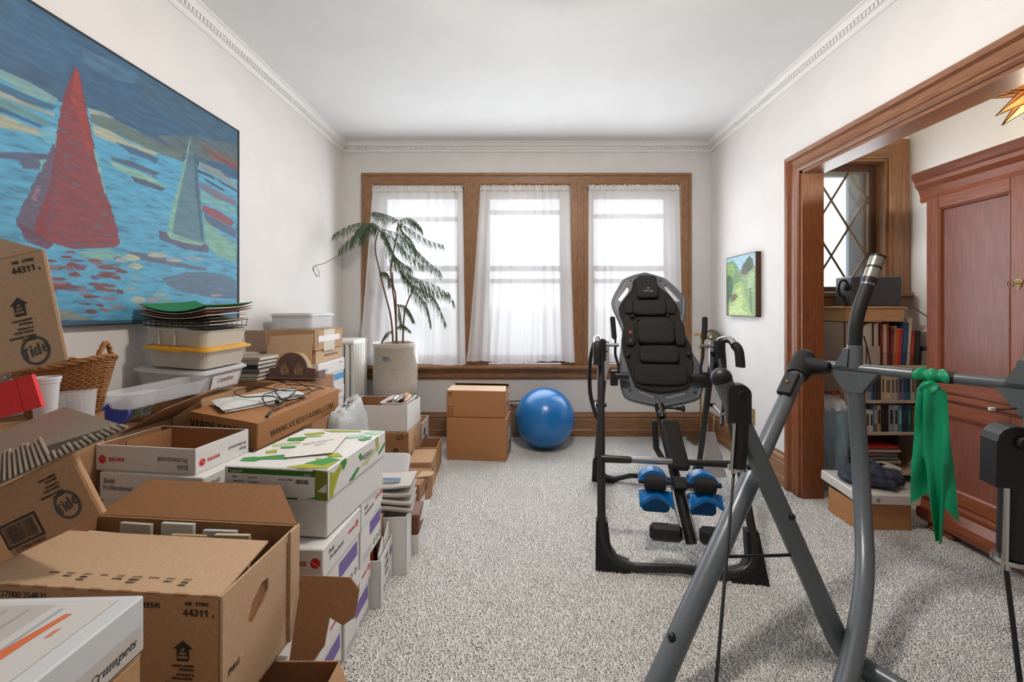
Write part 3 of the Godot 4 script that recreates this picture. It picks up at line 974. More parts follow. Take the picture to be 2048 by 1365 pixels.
func left_pile():
	var b: MB
	var t: Node3D
	# --- paper boxes along the aisle ---
	paper_box("white copier paper box standing on the carpet beside the open brown carton", Vector3(-0.618, 0, 1.175), 0, 0.43, 0.25, 0.27)
	paper_box("white copier paper box right under the near end of the green patterned box", Vector3(-0.614, 0.25, 1.285), 2, 0.43, 0.25, 0.278)
	paper_box("white copier paper box at floor level before the small white cut-down box", Vector3(-0.614, 0, 1.452), 0, 0.43, 0.25, 0.24, false)
	paper_box("white copier paper box under the far end of the green patterned box", Vector3(-0.606, 0.25, 1.577), 0, 0.43, 0.25, 0.24, false)
	verso_box()
	# --- the tray and the box below it ---
	t = carton_at("carton", "plain brown carton deep under the white paper box and its upturned lid", Vector3(-1.08, 0, 1.40), 6, 0, 0, "brown cartons along the left wall")
	closed_carton(t, 0.40, 0.43, 0.24, M.card)
	paper_box("white copier paper box topped by an upturned empty lid", Vector3(-1.065, 0.43, 1.39), 7, 0.40, 0.25, 0.245, true, false)
	t = carton_at("upturned_lid", "empty white box lid lying upside down, brown inside, its print inverted", Vector3(-1.105, 0.681, 1.405), 7.2, 0, 0, "", "lid")
	open_body(t, 0.389, 0.09, 0.236, M.white_card, M.card_dark, 0.005)
	var up = Transform3D(Basis(Vector3(0, 0, 1), PI), Vector3.ZERO)
	copier_mark(t, face("F", 0.085, 0.04, 0.389, 0.09, 0.236) * up, 0.017, false)
	words(t, "Bold", face("F", 0.345, 0.026, 0.389, 0.09, 0.236) * up, 0.015, M.ink_grey)
	words(t, "Professional", face("F", 0.305, 0.05, 0.389, 0.09, 0.236) * up, 0.015, M.ink_grey)
	copier_mark(t, face("R", 0.075, 0.035, 0.389, 0.09, 0.236) * up, 0.014, false)
	words(t, "Bold", face("R", 0.205, 0.026, 0.389, 0.09, 0.236) * up, 0.011, M.ink_grey)
	words(t, "Professional", face("R", 0.18, 0.045, 0.389, 0.09, 0.236) * up, 0.011, M.ink_grey)
	b = MB.new()
	b.span(Vector3(-0.34, 0.006, -0.236 + 0.006), Vector3(-0.336, 0.084, -0.06))
	part(t, "corner_flap", b, M.card_dark)

	detergent_cartons()
	# --- the farms box, its support and what lies on it ---
	t = carton_at("carton", "brown carton hidden under the flat brown box with the web address", Vector3(-1.125, 0, 1.74), 3, 0, 0, "brown cartons along the left wall")
	closed_carton(t, 0.25, 0.655, 0.45, M.card)
	t = carton_at("meat_box", "flat brown carton with a web address on its long side", Vector3(-1.075, 0.668, 1.69), 12, -4.5, -5.5)
	var w = 0.337
	var h = 0.112
	var l = 0.523
	b = MB.new()
	b.span(Vector3(-w, 0, -l), Vector3(0, h, 0), 0.004)
	part(t, "body", b, M.card_orange)
	b = MB.new()
	b.span(Vector3(-w - 0.001, h, -l), Vector3(0.001, h + 0.0025, 0.001), 0.001)
	part(t, "lid", b, M.card_orange)
	words(t, "WWW.VERDEFARMS.COM", face("R", l * 0.52, h * 0.38, w, h, l), 0.026, M.ink, false)
	words(t, "VERDE FARMS", face("F", w * 0.42, h * 0.6, w, h, l), 0.03, M.ink, true)
	words(t, "100% GRASS-FED", face("T", w * 0.86, l * 0.42, w, h + 0.003, l), 0.02, M.ink, false, "Droid Sans", 90)
	folded_cloth()
	audio_cable()
	# silver-grey bag behind
	t = thing("woven_bag", "grey and white patterned bag slumped below the flat brown box", "bag", W(-0.918, 0.332, 2.2))
	b = MB.new()
	var fn := FastNoiseLite.new()
	fn.frequency = 9.0
	b.grid(36, 18, func(u, v):
		var a = u * TAU
		var c = (v - 0.5) * PI
		var p = Vector3(signf(cos(a)) * pow(absf(cos(a)), 0.6) * pow(maxf(cos(c), 0.0), 0.45) * 0.058, 0.208 + sin(c) * 0.208, signf(sin(a)) * pow(absf(sin(a)), 0.6) * pow(maxf(cos(c), 0.0), 0.45) * 0.2)
		return p * (1.0 + 0.12 * fn.get_noise_3dv(p)), true)
	part(t, "sack", b, grained(Color(0.42, 0.43, 0.43), Color(0.9, 0.9, 0.89), Vector3(7, 3, 7), 0.5, 0.06, null, 0, 4))
	t = carton_at("carton", "brown carton on the floor under the patterned bag", Vector3(-0.82, 0, 1.835), 0, 0, 0, "brown cartons along the left wall")
	closed_carton(t, 0.24, 0.33, 0.35, M.card)
	bins()
	containers()
	far_stack()
	mid_row()

func verso_box():
	var w = 0.36
	var h = 0.222
	var l = 0.44
	var t = carton_at("paper_box", "white paper box with green and lime angular pattern and a note on top", Vector3(-0.622, 0.506, 1.334), 5.5, 0.5, 0, "")
	var b := MB.new()
	b.span(Vector3(-w + 0.006, 0, -l + 0.006), Vector3(-0.006, h - 0.01, -0.006), 0.003)
	part(t, "body", b, M.white_card)
	var lh = 0.1
	b = MB.new()
	b.span(Vector3(-w, h - lh, -l), Vector3(0, h, 0), 0.003)
	var lid = part(t, "lid", b, M.white_card)
	var g = Color(0.2, 0.53, 0.2)
	var lime = Color(0.62, 0.64, 0.12)
	var pale = Color(0.73, 0.76, 0.56)
	var mint = Color(0.62, 0.78, 0.66)
	# top
	var T = []
	var A = func(pts, col):
		var q = []
		for p in pts: q.append(P(p[0] * w, p[1] * l))
		T.append([q, col])
	A.call([[0.02, 0.17], [0.1, 0.2], [0.27, 0.2], [0.2, 0.1], [0.05, 0.1]], g)
	A.call([[0.16, 0.2], [0.35, 0.27], [0.47, 0.17], [0.2, 0.14]], g)
	A.call([[0.1, 0.33], [0.18, 0.38], [0.25, 0.3], [0.15, 0.28]], lime)
	A.call([[0.16, 0.45], [0.38, 0.5], [0.42, 0.45], [0.2, 0.4]], g)
	A.call([[0.02, 0.5], [0.2, 0.62], [0.3, 0.56], [0.08, 0.44]], pale)
	A.call([[0.05, 0.68], [0.35, 0.78], [0.48, 0.74], [0.3, 0.62], [0.1, 0.6]], g)
	A.call([[0.12, 0.82], [0.3, 0.9], [0.36, 0.84], [0.2, 0.76]], lime)
	A.call([[0.25, 0.95], [0.7, 0.98], [0.75, 0.93], [0.4, 0.9]], lime)
	A.call([[0.36, 0.6], [0.44, 0.66], [0.58, 0.6], [0.5, 0.52]], pale)
	A.call([[0.45, 0.4], [0.66, 0.44], [0.7, 0.38], [0.5, 0.33]], g)
	A.call([[0.58, 0.02], [0.8, 0.12], [0.72, 0.22], [0.98, 0.16], [0.98, 0.02], [0.75, -0.0]], lime)
	A.call([[0.7, 0.1], [0.84, 0.24], [0.99, 0.2], [0.9, 0.07]], g)
	A.call([[0.75, 0.3], [0.86, 0.35], [0.97, 0.26], [0.84, 0.25]], lime)
	A.call([[0.78, 0.9], [0.9, 0.99], [0.99, 0.97], [0.97, 0.85]], mint)
	A.call([[0.84, 0.7], [0.94, 0.82], [0.98, 0.72], [0.92, 0.66]], g)
	A.call([[0.6, 0.75], [0.8, 0.86], [0.9, 0.8], [0.75, 0.72]], mint)
	flat_print(lid, "top_print", face("T", 0, 0, w, h, l), T)
	# long side
	T = []
	A = func(pts, col):
		var q = []
		for p in pts: q.append(P(p[0] * l, p[1] * lh))
		T.append([q, col])
	A.call([[0.02, 0.05], [0.06, 0.0], [0.15, 0.6], [0.28, 0.92], [0.24, 1.0], [0.08, 0.75], [0.03, 0.9]], lime)
	A.call([[0.17, 0.98], [0.24, 1.0], [0.27, 0.82], [0.22, 0.62]], g)
	A.call([[0.3, 0.1], [0.45, 0.36], [0.48, 0.26], [0.36, 0.02]], g)
	A.call([[0.5, 0.3], [0.8, 0.62], [0.82, 0.5], [0.62, 0.2]], pale)
	A.call([[0.78, 0.98], [0.84, 0.98], [0.86, 0.5], [0.8, 0.4]], Color(0.66, 0.66, 0.35))
	A.call([[0.84, 0.3], [0.98, 0.55], [0.98, 0.4], [0.86, 0.2]], g)
	A.call([[0.46, 0.72], [0.5, 0.8], [0.54, 0.55], [0.51, 0.48]], g)
	flat_print(lid, "side_print", face("R", 0, h - lh, w, h, l), T)
	words(lid, "VERSO", face("R", l * 0.63, h - lh * 0.46, w, h, l), 0.019, mat(Color(0.25, 0.28, 0.25), 0.5))
	# label end
	T = []
	A = func(pts, col):
		var q = []
		for p in pts: q.append(P(p[0] * w, p[1] * lh))
		T.append([q, col])
	A.call([[0.86, 0.0], [1.0, 0.0], [1.0, 0.92], [0.86, 1.0]], Color(0.45, 0.48, 0.15))
	A.call([[0.9, 0.28], [0.99, 0.55], [0.99, 0.25]], Color(0.82, 0.82, 0.8))
	A.call([[0.04, 0.0], [0.88, 0.0], [0.88, 0.92], [0.04, 0.96]], Color(0.84, 0.835, 0.825))
	A.call([[0.04, 0.79], [0.88, 0.75], [0.88, 0.92], [0.04, 0.96]], Color(0.16, 0.4, 0.14))
	A.call([[0.04, 0.0], [0.72, 0.0], [0.72, 0.06], [0.04, 0.07]], Color(0.16, 0.42, 0.16))
	A.call([[0.8, 0.02], [0.9, 0.14], [0.93, 0.04]], g)
	flat_print(lid, "end_print", face("F", 0, h - lh, w, h, l), T)
	var dk = mat(Color(0.22, 0.22, 0.22), 0.6)
	words(lid, "Futura®", face("F", w * 0.12, h - lh * 0.14, w, h, l) * Transform3D(Basis(), Vector3(0, 0, 0.0008)), 0.008, M.ink_white)
	words(lid, "VERSO", face("F", w * 0.81, h - lh * 0.2, w, h, l) * Transform3D(Basis(), Vector3(0, 0, 0.0008)), 0.006, M.ink_white)
	for q in [["80 lb.", 0.11, 0.33], ["Gloss Text", 0.28, 0.34], ["Item No. 403486", 0.6, 0.37], ["4000 Sheets", 0.145, 0.47], ["8 Packages", 0.29, 0.49]]:
		words(lid, q[0], face("F", w * q[1], h - lh * q[2], w, h, l) * Transform3D(Basis(), Vector3(0, 0, 0.0008)), 0.0046, dk, true)
	barcode(lid, face("F", w * 0.76, h - lh * 0.42, w, h, l) * Transform3D(Basis(), Vector3(0, 0, 0.0008)), 0.05, 0.016, false)
	# hand-written note
	t = thing("paper_note", "white handwritten note lying on the green patterned box", "note", W(-0.76, 0.7315, 1.56), Vector3(0, 8, 0))
	b = MB.new()
	b.grid(8, 8, func(u, v): return Vector3((u - 0.5) * 0.155, 0.001 + 0.003 * u * u + 0.002 * v, -(v - 0.5) * 0.215 - (u - 0.5) * 0.02))
	part(t, "sheet", b, M.paper)
	words(t, "Sandy Sullivan", Transform3D(Basis(Vector3(0.9, 0, -0.45).normalized(), Vector3(-0.45, 0, -0.9).normalized(), Vector3.UP), Vector3(-0.01, 0.006, -0.03)), 0.011, M.ink_grey, false, "Droid Serif", 0, 0.3)
	words(t, "Intro", Transform3D(Basis(Vector3(0.9, 0, -0.45).normalized(), Vector3(-0.45, 0, -0.9).normalized(), Vector3.UP), Vector3(0.005, 0.006, 0.0)), 0.011, M.ink_grey, false, "Droid Serif", 0, 0.3)

func detergent_cartons():
	var b: MB
	var t: Node3D
	# --- small open carton below, with one flap up ---
	t = carton_at("open_carton", "low open brown carton with a tabbed flap standing up beside the paper boxes", Vector3(-0.49, 0, 0.84), 0, 0, 0, "brown cartons along the left wall")
	var w = 0.62
	var h = 0.29
	var l = 0.29
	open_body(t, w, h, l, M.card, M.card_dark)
	leaf(t, "flap", [Vector3(-0.14, h, -l), Vector3(-0.075, h, -l), Vector3(-0.05, h + 0.03, -l - 0.01), Vector3(-0.045, h + 0.1, -l - 0.012), Vector3(-0.005, h + 0.08, -l - 0.012), Vector3(0.025, h + 0.1, -l - 0.012), Vector3(0.03, h + 0.17, -l - 0.015), Vector3(0.0, h + 0.2, -l - 0.018), Vector3(-0.14, h + 0.205, -l - 0.02)], M.card_dark)
	leaf(t, "flap", [Vector3(0, h, -0.28), Vector3(0, h, -0.01), Vector3(0.05, h - 0.09, -0.03), Vector3(0.05, h - 0.09, -0.26)], M.card)
	# --- the big open detergent carton ---
	w = 0.60
	h = 0.31
	l = 0.289
	t = carton_at("open_carton", "big brown detergent carton, half open and full of papers, nearest the viewer", Vector3(-0.661, 0.309, 0.912), 2.5, -1.5, -1.5, "brown detergent cartons")
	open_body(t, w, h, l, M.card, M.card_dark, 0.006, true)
	slot_hole(t, h, l, M.card_pale, [P(0.085, 0.19), P(0.1, 0.225), P(0.135, 0.25), P(0.16, 0.245), P(0.16, 0.215), P(0.14, 0.19), P(0.105, 0.168)], 0.006)
	detergent_print(t, Transform3D(Basis(), Vector3(0, h, 0)), 0.0, true, true, true, false)
	words(t, "SIMPLY CLEAN & FRESH", Transform3D(Basis(), Vector3(-0.235, h - 0.026, 0.001)), 0.0125, M.ink, true)
	words(t, "0 37000 354631", Transform3D(Basis(), Vector3(-0.46, h - 0.02, 0.001)), 0.0125, M.ink, false)
	words(t, "128 oz", Transform3D(Basis(), Vector3(-0.5, h - 0.052, 0.001)), 0.013, M.ink, true)
	words(t, "P&G", Transform3D(Basis(Vector3(0, 0, -1), Vector3.UP, Vector3(1, 0, 0)), Vector3(0.001, 0.12, -0.04)), 0.012, M.ink, true, "Droid Serif", 0, 0.3)
	leaf(t, "flap", [Vector3(-w, h, 0), Vector3(-0.003, h, 0), Vector3(-0.018, h + 0.012, -0.185), Vector3(-w + 0.03, h + 0.012, -0.185)], M.card_pale, 0.005)
	leaf(t, "flap", [Vector3(-w, h, -l), Vector3(-0.002, h, -l), Vector3(-0.115, h + 0.062, -l - 0.1), Vector3(-w + 0.06, h + 0.062, -l - 0.1)], M.card_dark, 0.005)
	b = MB.new()
	for k in 40:
		b.span(Vector3(0.0005, 0.02 + 0.0068 * k, -0.243), Vector3(0.003, 0.0235 + 0.0068 * k, -0.237))
	part(t, "corrugated_edge", b, M.card_dark).set_meta("kind", "stuff")
	b = MB.new()
	b.span(Vector3(0.0005, 0.0, -l), Vector3(0.006, h + 0.004, -0.245), 0.001)
	part(t, "overlap_strip", b, M.card_pale)
	for k in 9:
		b = MB.new()
		b.span(Vector3(-0.56 + 0.065 * k, h - 0.0005, -0.002), Vector3(-0.53 + 0.065 * k, h + 0.0035, 0.0025))
		part(t, "perforation", b, M.card_dark)
	for k in 9:
		var y0 = 0.16 + 0.012 * sin(k * 2.1)
		for q in 2 + (k * 7) % 3: words(t, ["TABLETS", "POWDER", "LIQUID", "CLEAN", "FRESH", "WASH"][(k + q) % 6], Transform3D(Basis(Vector3(1, 0, 0), Vector3(0, 0, -1), Vector3.UP), Vector3(-0.43 + 0.04 * k, h + 0.0052, -0.05 + 0.009 * q)), 0.0055, M.ink, true, "Droid Sans", 180, 0, 0.8)
	# papers and booklets in it
	var cols = [Color(0.78, 0.76, 0.7), Color(0.72, 0.7, 0.66), Color(0.82, 0.74, 0.6), Color(0.8, 0.8, 0.78), Color(0.7, 0.6, 0.45), Color(0.76, 0.77, 0.78), Color(0.8, 0.72, 0.58), Color(0.84, 0.82, 0.78)]
	for k in 8:
		var o = thing("paper_folder", ["cream folder with red print inside the big open carton", "grey booklet inside the big open carton, second from the left", "tan envelope inside the big open carton", "white paper sheaf inside the big open carton", "brown envelope inside the big open carton", "pale blue paper sheaf in the big open carton", "tan window envelope at the right in the big open carton", "white card with a red corner by the carton's side wall"][k], "folder", t.position, t.rotation_degrees, "papers in the big open carton")
		b = MB.new()
		var x = -0.52 + 0.062 * k
		var hh = [0.29, 0.3, 0.285, 0.306, 0.296, 0.292, 0.303, 0.285][k]
		if k < 7:
			b.xf = Transform3D(Basis(Vector3(0, 1, 0), deg_to_rad(-3 + k)) * Basis(Vector3(1, 0, 0), deg_to_rad(-2)), Vector3(x, 0.008, -0.215 - 0.035 * (k % 2)))
			b.span(Vector3(-0.045, 0, -0.006), Vector3(0.05, hh, 0.004), 0.001)
		else:
			b.span(Vector3(-0.02, 0.01, -0.26), Vector3(-0.014, hh, -0.1), 0.001)
		part(o, "sheets", b, mat(cols[k], 0.7))
		if k == 7:
			b = MB.new()
			b.span(Vector3(-0.0205, 0.2, -0.14), Vector3(-0.0135, hh + 0.001, -0.1))
			part(o, "red_corner", b, mat(Color(0.72, 0.12, 0.13), 0.5))
	# --- carton lying askew, with a torn flap ---
	t = thing("torn_carton", "tilted brown detergent carton with a torn corrugated flap", "box", W(-0.995, 0.757, 0.985), Vector3(4, -4, 25), "brown detergent cartons")
	w = 0.272
	h = 0.165
	l = 0.016
	b = MB.new()
	b.span(Vector3(-w, 0, -l), Vector3(0, h, 0), 0.004)
	part(t, "body", b, M.card)
	detergent_print(t, Transform3D(Basis(), Vector3(0, h, 0)), 0.128, false, false, true, true, true)
	# torn flap lying on top: liner with corrugations laid bare along its edge
	var fp = []
	for q in [W(-0.923, 0.967, 0.98), W(-1.28, 0.812, 0.985), W(-1.45, 0.90, 1.14), W(-1.241, 0.987, 1.12)]: fp.append(t.transform.affine_inverse() * q)
	var un = (fp[1] - fp[0]).cross(fp[3] - fp[0]).normalized()
	if un.y < 0: un = -un
	leaf(t, "torn_flap", fp, M.card_grey, 0.003)
	for k in 26:
		b = MB.new()
		var u = float(k) / 25.0
		var p0 = fp[0].lerp(fp[1], u * 0.98 + 0.01)
		var dep = 0.03 + 0.02 * absf(sin(k * 2.3)) + (0.09 if u > 0.5 else 0.0)
		var dv = (fp[2] - fp[1]).normalized().lerp((fp[3] - fp[0]).normalized(), 1.0 - u).normalized()
		b.tube([p0 + un * 0.003, p0 + dv * dep + un * 0.003], 0.0038, 6)
		part(t, "corrugation", b, M.card_grey)
	b = MB.new()
	b.quad(fp[0] + un * 0.0022, fp[1] + un * 0.0022, fp[1].lerp(fp[2], 0.45) + un * 0.0022, fp[0].lerp(fp[3], 0.12) + un * 0.0022, un)
	part(t, "bare_layer", b, mat(Color(0.36, 0.31, 0.25), 0.9))
	# --- flat red box on it ---
	t = thing("red_box", "bright red flat cardboard box wedged between two tilted detergent cartons", "box", W(-1.155, 1.012, 1.0), Vector3(0, 0, 15))
	b = MB.new()
	b.prism([P(-0.42, -0.005), P(0, 0), P(-0.004, 0.081), P(-0.42, 0.078)], -0.008, 0.0)
	part(t, "body", b, grained(Color(0.84, 0.11, 0.13), Color(0.9, 0.17, 0.18), Vector3(6, 6, 6), 0.6, 0.04))
	b = MB.new()
	b.span(Vector3(-0.045, 0.001, 0), Vector3(-0.043, 0.08, 0.0006))
	part(t, "crease", b, mat(Color(0.74, 0.08, 0.1), 0.6))
	# --- upper tilted carton ---
	t = thing("tilted_carton", "flattened brown detergent carton tilted on the red box, printed 44311", "box", W(-1.094, 1.122, 1.0), Vector3(0, 0, 12), "brown detergent cartons")
	w = 0.45
	h = 0.275
	l = 0.008
	b = MB.new()
	b.span(Vector3(-w, 0, -l), Vector3(0, h, 0), 0.004)
	part(t, "body", b, M.card_pale)
	leaf(t, "flap", [Vector3(-0.006, h, -0.004), Vector3(-w, h, -0.004), Vector3(-w, h + 0.15, -0.06), Vector3(-0.16, h + 0.075, -0.03)], M.card_pale)
	detergent_print(t, Transform3D(Basis(), Vector3(0, h, 0)), 0.0, true, true, true, true, false, 1.0)
	# --- ring binder in front ---
	t = thing("carton", "brown carton standing under the white binder", "box", W(-0.64, 0, 0.42), Vector3.ZERO, "brown cartons along the left wall")
	closed_carton(t, 0.28, 0.668, 0.28, M.card)
	t = thing("ring_binder", "thick white ring binder with a clear cover sheet, nearest the viewer", "binder", W(-0.628, 0.672, 0.41), Vector3(0, 2, 0))
	w = 0.27
	h = 0.092
	l = 0.292
	b = MB.new()
	b.span(Vector3(-w, h - 0.004, -l), Vector3(0, h, 0), 0.0018)
	part(t, "front_cover", b, mat(Color(0.8, 0.81, 0.82), 0.3))
	b = MB.new()
	b.span(Vector3(-w, 0, -l), Vector3(0, 0.004, 0), 0.0018)
	part(t, "back_cover", b, mat(Color(0.8, 0.81, 0.82), 0.3))
	b = MB.new()
	b.span(Vector3(-0.004, 0.001, -l), Vector3(0.001, h - 0.001, 0), 0.002)
	part(t, "spine", b, mat(Color(0.79, 0.8, 0.81), 0.25))
	b = MB.new()
	b.span(Vector3(-w + 0.02, 0.005, -l + 0.012), Vector3(-0.02, h - 0.02, -0.012))
	part(t, "pages", b, M.paper)
	flat_print(t, "spine_label", face("R", 0, 0, w, h, l) * Transform3D(Basis(), Vector3(0, 0, 0.001)), [[rect(0.03, 0.006, l - 0.006, 0.046), Color(0.75, 0.72, 0.7)]])
	words(t, "Crumpets", face("R", 0.238, 0.024, w, h, l) * Transform3D(Basis(), Vector3(0, 0, 0.0016)), 0.012, M.ink, false, "Droid Serif", 2, 0.35)
	flat_print(t, "cover_sheet", face("T", 0, 0, w, h, l), [
		[rect(0.02, 0.012, w - 0.03, l - 0.012), Color(0.78, 0.77, 0.76)],
		[rect(0.03, 0.02, 0.15, l - 0.02), Color(0.7, 0.685, 0.67)],
		[rect(0.165, 0.02, 0.172, l - 0.03), Color(0.62, 0.64, 0.66)], [rect(0.05, 0.02, 0.056, l - 0.03), Color(0.6, 0.58, 0.56)], [rect(0.08, 0.02, 0.086, l - 0.03), Color(0.6, 0.58, 0.56)], [rect(0.115, 0.02, 0.12, l - 0.03), Color(0.6, 0.58, 0.56)],
		[[P(0.145, 0.03), P(0.17, 0.06), P(0.185, 0.13), P(0.19, 0.2), P(0.196, 0.25), P(0.186, 0.25), P(0.172, 0.19), P(0.155, 0.12), P(0.135, 0.06)], Color(0.8, 0.42, 0.25)],
		[[P(0.15, 0.06), P(0.165, 0.09), P(0.17, 0.14), P(0.16, 0.12)], Color(0.84, 0.58, 0.33)],
		[[P(0.205, 0.2), P(0.212, 0.205), P(0.21, 0.222), P(0.204, 0.215)], Color(0.82, 0.48, 0.35)]])

func folded_cloth():
	# a folded white cloth lying on the flat brown box
	var host: Node3D = get_node("meat_box")
	var t = thing("folded_cloth", "folded white cloth bag lying on the flat brown box", "cloth", host.position, host.rotation_degrees)
	for k in 2:
		var b := MB.new()
		b.xf = Transform3D(Basis(Vector3.UP, deg_to_rad(-26)), Vector3(-0.18, 0.127 + 0.012 * k, -0.215))
		b.grid(20, 14, func(u, v):
			var x = (u - 0.5) * 0.15 * (1.0 - 0.18 * v)
			var z = -(v - 0.5) * 0.34
			var e = minf(minf(u, 1.0 - u), minf(v, 1.0 - v))
			return Vector3(x, 0.012 * pow(minf(e * 6.0, 1.0), 0.5) - 0.006 + 0.003 * sin(u * 9.0 + v * 5.0 + k), z + 0.01 * k))
		b.grid(4, 4, func(u, v): return Vector3((u - 0.5) * 0.15 * (1.0 - 0.18 * v), -0.006, -(v - 0.5) * 0.34 + 0.01 * k), true)
		part(t, "layer", b, mat(Color(0.83, 0.84, 0.83), 0.85))

func audio_cable():
	# a loose black cable with plugs, heaped on the flat brown box and the cloth
	var host: Node3D = get_node("meat_box")
	var t = thing("black_cable", "loose loops of black audio cable lying on the flat brown box", "cable", host.position, host.rotation_degrees)
	var y = 0.142
	var path = []
	var pts = [P(-0.24, -0.42), P(-0.13, -0.45), P(-0.02, -0.43), P(-0.005, -0.35), P(-0.045, -0.24), P(-0.1, -0.17), P(-0.2, -0.13), P(-0.29, -0.17), P(-0.24, -0.25), P(-0.12, -0.27), P(-0.03, -0.32), P(-0.06, -0.39), P(-0.16, -0.4), P(-0.2, -0.33), P(-0.14, -0.24), P(-0.06, -0.2), P(-0.07, -0.13), P(-0.12, -0.15), P(-0.15, -0.23), P(-0.1, -0.31), P(-0.05, -0.26), P(-0.055, -0.16)]
	for k in pts.size(): path.append(Vector3(pts[k].x, (0.158 if P(pts[k].x + 0.18, pts[k].y + 0.215).rotated(deg_to_rad(-26)).abs() < P(0.1, 0.19) and absf(P(pts[k].x + 0.18, pts[k].y + 0.215).rotated(deg_to_rad(-26)).y) < 0.2 else 0.131) + 0.003 * (k % 3), pts[k].y))
	var b := MB.new()
	b.tube(smooth(path, 7), 0.0027, 7)
	part(t, "cord", b, M.black)
	b = MB.new()
	b.tube(smooth([Vector3(-0.055, y, -0.16), Vector3(-0.03, y - 0.004, -0.12), Vector3(-0.012, y - 0.012, -0.075)], 5), 0.0027, 7)
	b.tube([Vector3(-0.012, y - 0.012, -0.075), Vector3(-0.004, y - 0.018, -0.05)], 0.006, 8)
	part(t, "plug", b, M.black)
	b = MB.new()
	b.tube([Vector3(-0.24, y + 0.002, -0.42), Vector3(-0.275, y + 0.004, -0.418)], 0.0055, 8)
	b.tube([Vector3(-0.275, y + 0.004, -0.418), Vector3(-0.297, y + 0.004, -0.416)], 0.002, 6)
	part(t, "plug", b, M.black)
	b = MB.new()
	b.tube([Vector3(-0.062, y + 0.006, -0.17), Vector3(-0.05, y + 0.006, -0.155)], 0.009, 10)
	part(t, "tie", b, M.black)

func bin(t: Node3D, w: float, h: float, l: float, m: Material, taper := 0.018, rim := 0.008, y0 := 0.0, th := 0.0025, called := "tub"):
	# a tapered open tub with a rolled rim, from its near right upper corner
	var ring_at = func(y, inset, r):
		var out = []
		for p in rounded(w - inset * 2, l - inset * 2, r, 4): out.append(Vector3(p.x - w / 2, y, -p.y - l / 2))
		return out
	var b := MB.new()
	var rings = [ring_at.call(y0, taper, 0.03), ring_at.call(y0 + h * 0.97, rim * 0.6, 0.03), ring_at.call(y0 + h * 0.97, 0.0, 0.035), ring_at.call(y0 + h, 0.0, 0.035), ring_at.call(y0 + h, rim * 0.9, 0.03), ring_at.call(y0 + th, taper + th, 0.03)]
	for k in rings.size() - 1:
		for j in rings[k].size():
			var j2 = (j + 1) % rings[k].size()
			var mid = (rings[k][j] + rings[k + 1][j2]) / 2 - Vector3(-w / 2, 0, -l / 2)
			var o = Vector3(mid.x, 0, mid.z) * (1.0 if k != 4 else -1.0)
			if k == 1: o = Vector3.DOWN
			if k == 3: o = Vector3.UP
			b.quad(rings[k][j], rings[k][j2], rings[k + 1][j2], rings[k + 1][j], o)
	for q in [rings[0], rings[5]]:
		for j in range(1, q.size() - 1): b.tri(q[0], q[j], q[j + 1], Vector3.UP, Vector3.UP, Vector3.UP)
	return part(t, called, b, m)

func bin_lid(t: Node3D, w: float, l: float, y: float, th: float, m: Material, over := 0.006):
	var b := MB.new()
	b.xf = Transform3D(Basis(Vector3(1, 0, 0), Vector3(0, 0, -1), Vector3(0, 1, 0)), Vector3(-w / 2, y, -l / 2))
	b.prism(rounded(w + over * 2, l + over * 2, 0.035, 4), 0.0, th * 0.55)
	b.prism(rounded(w - 0.01, l - 0.01, 0.03, 4), th * 0.55, th)
	return part(t, "lid", b, m)

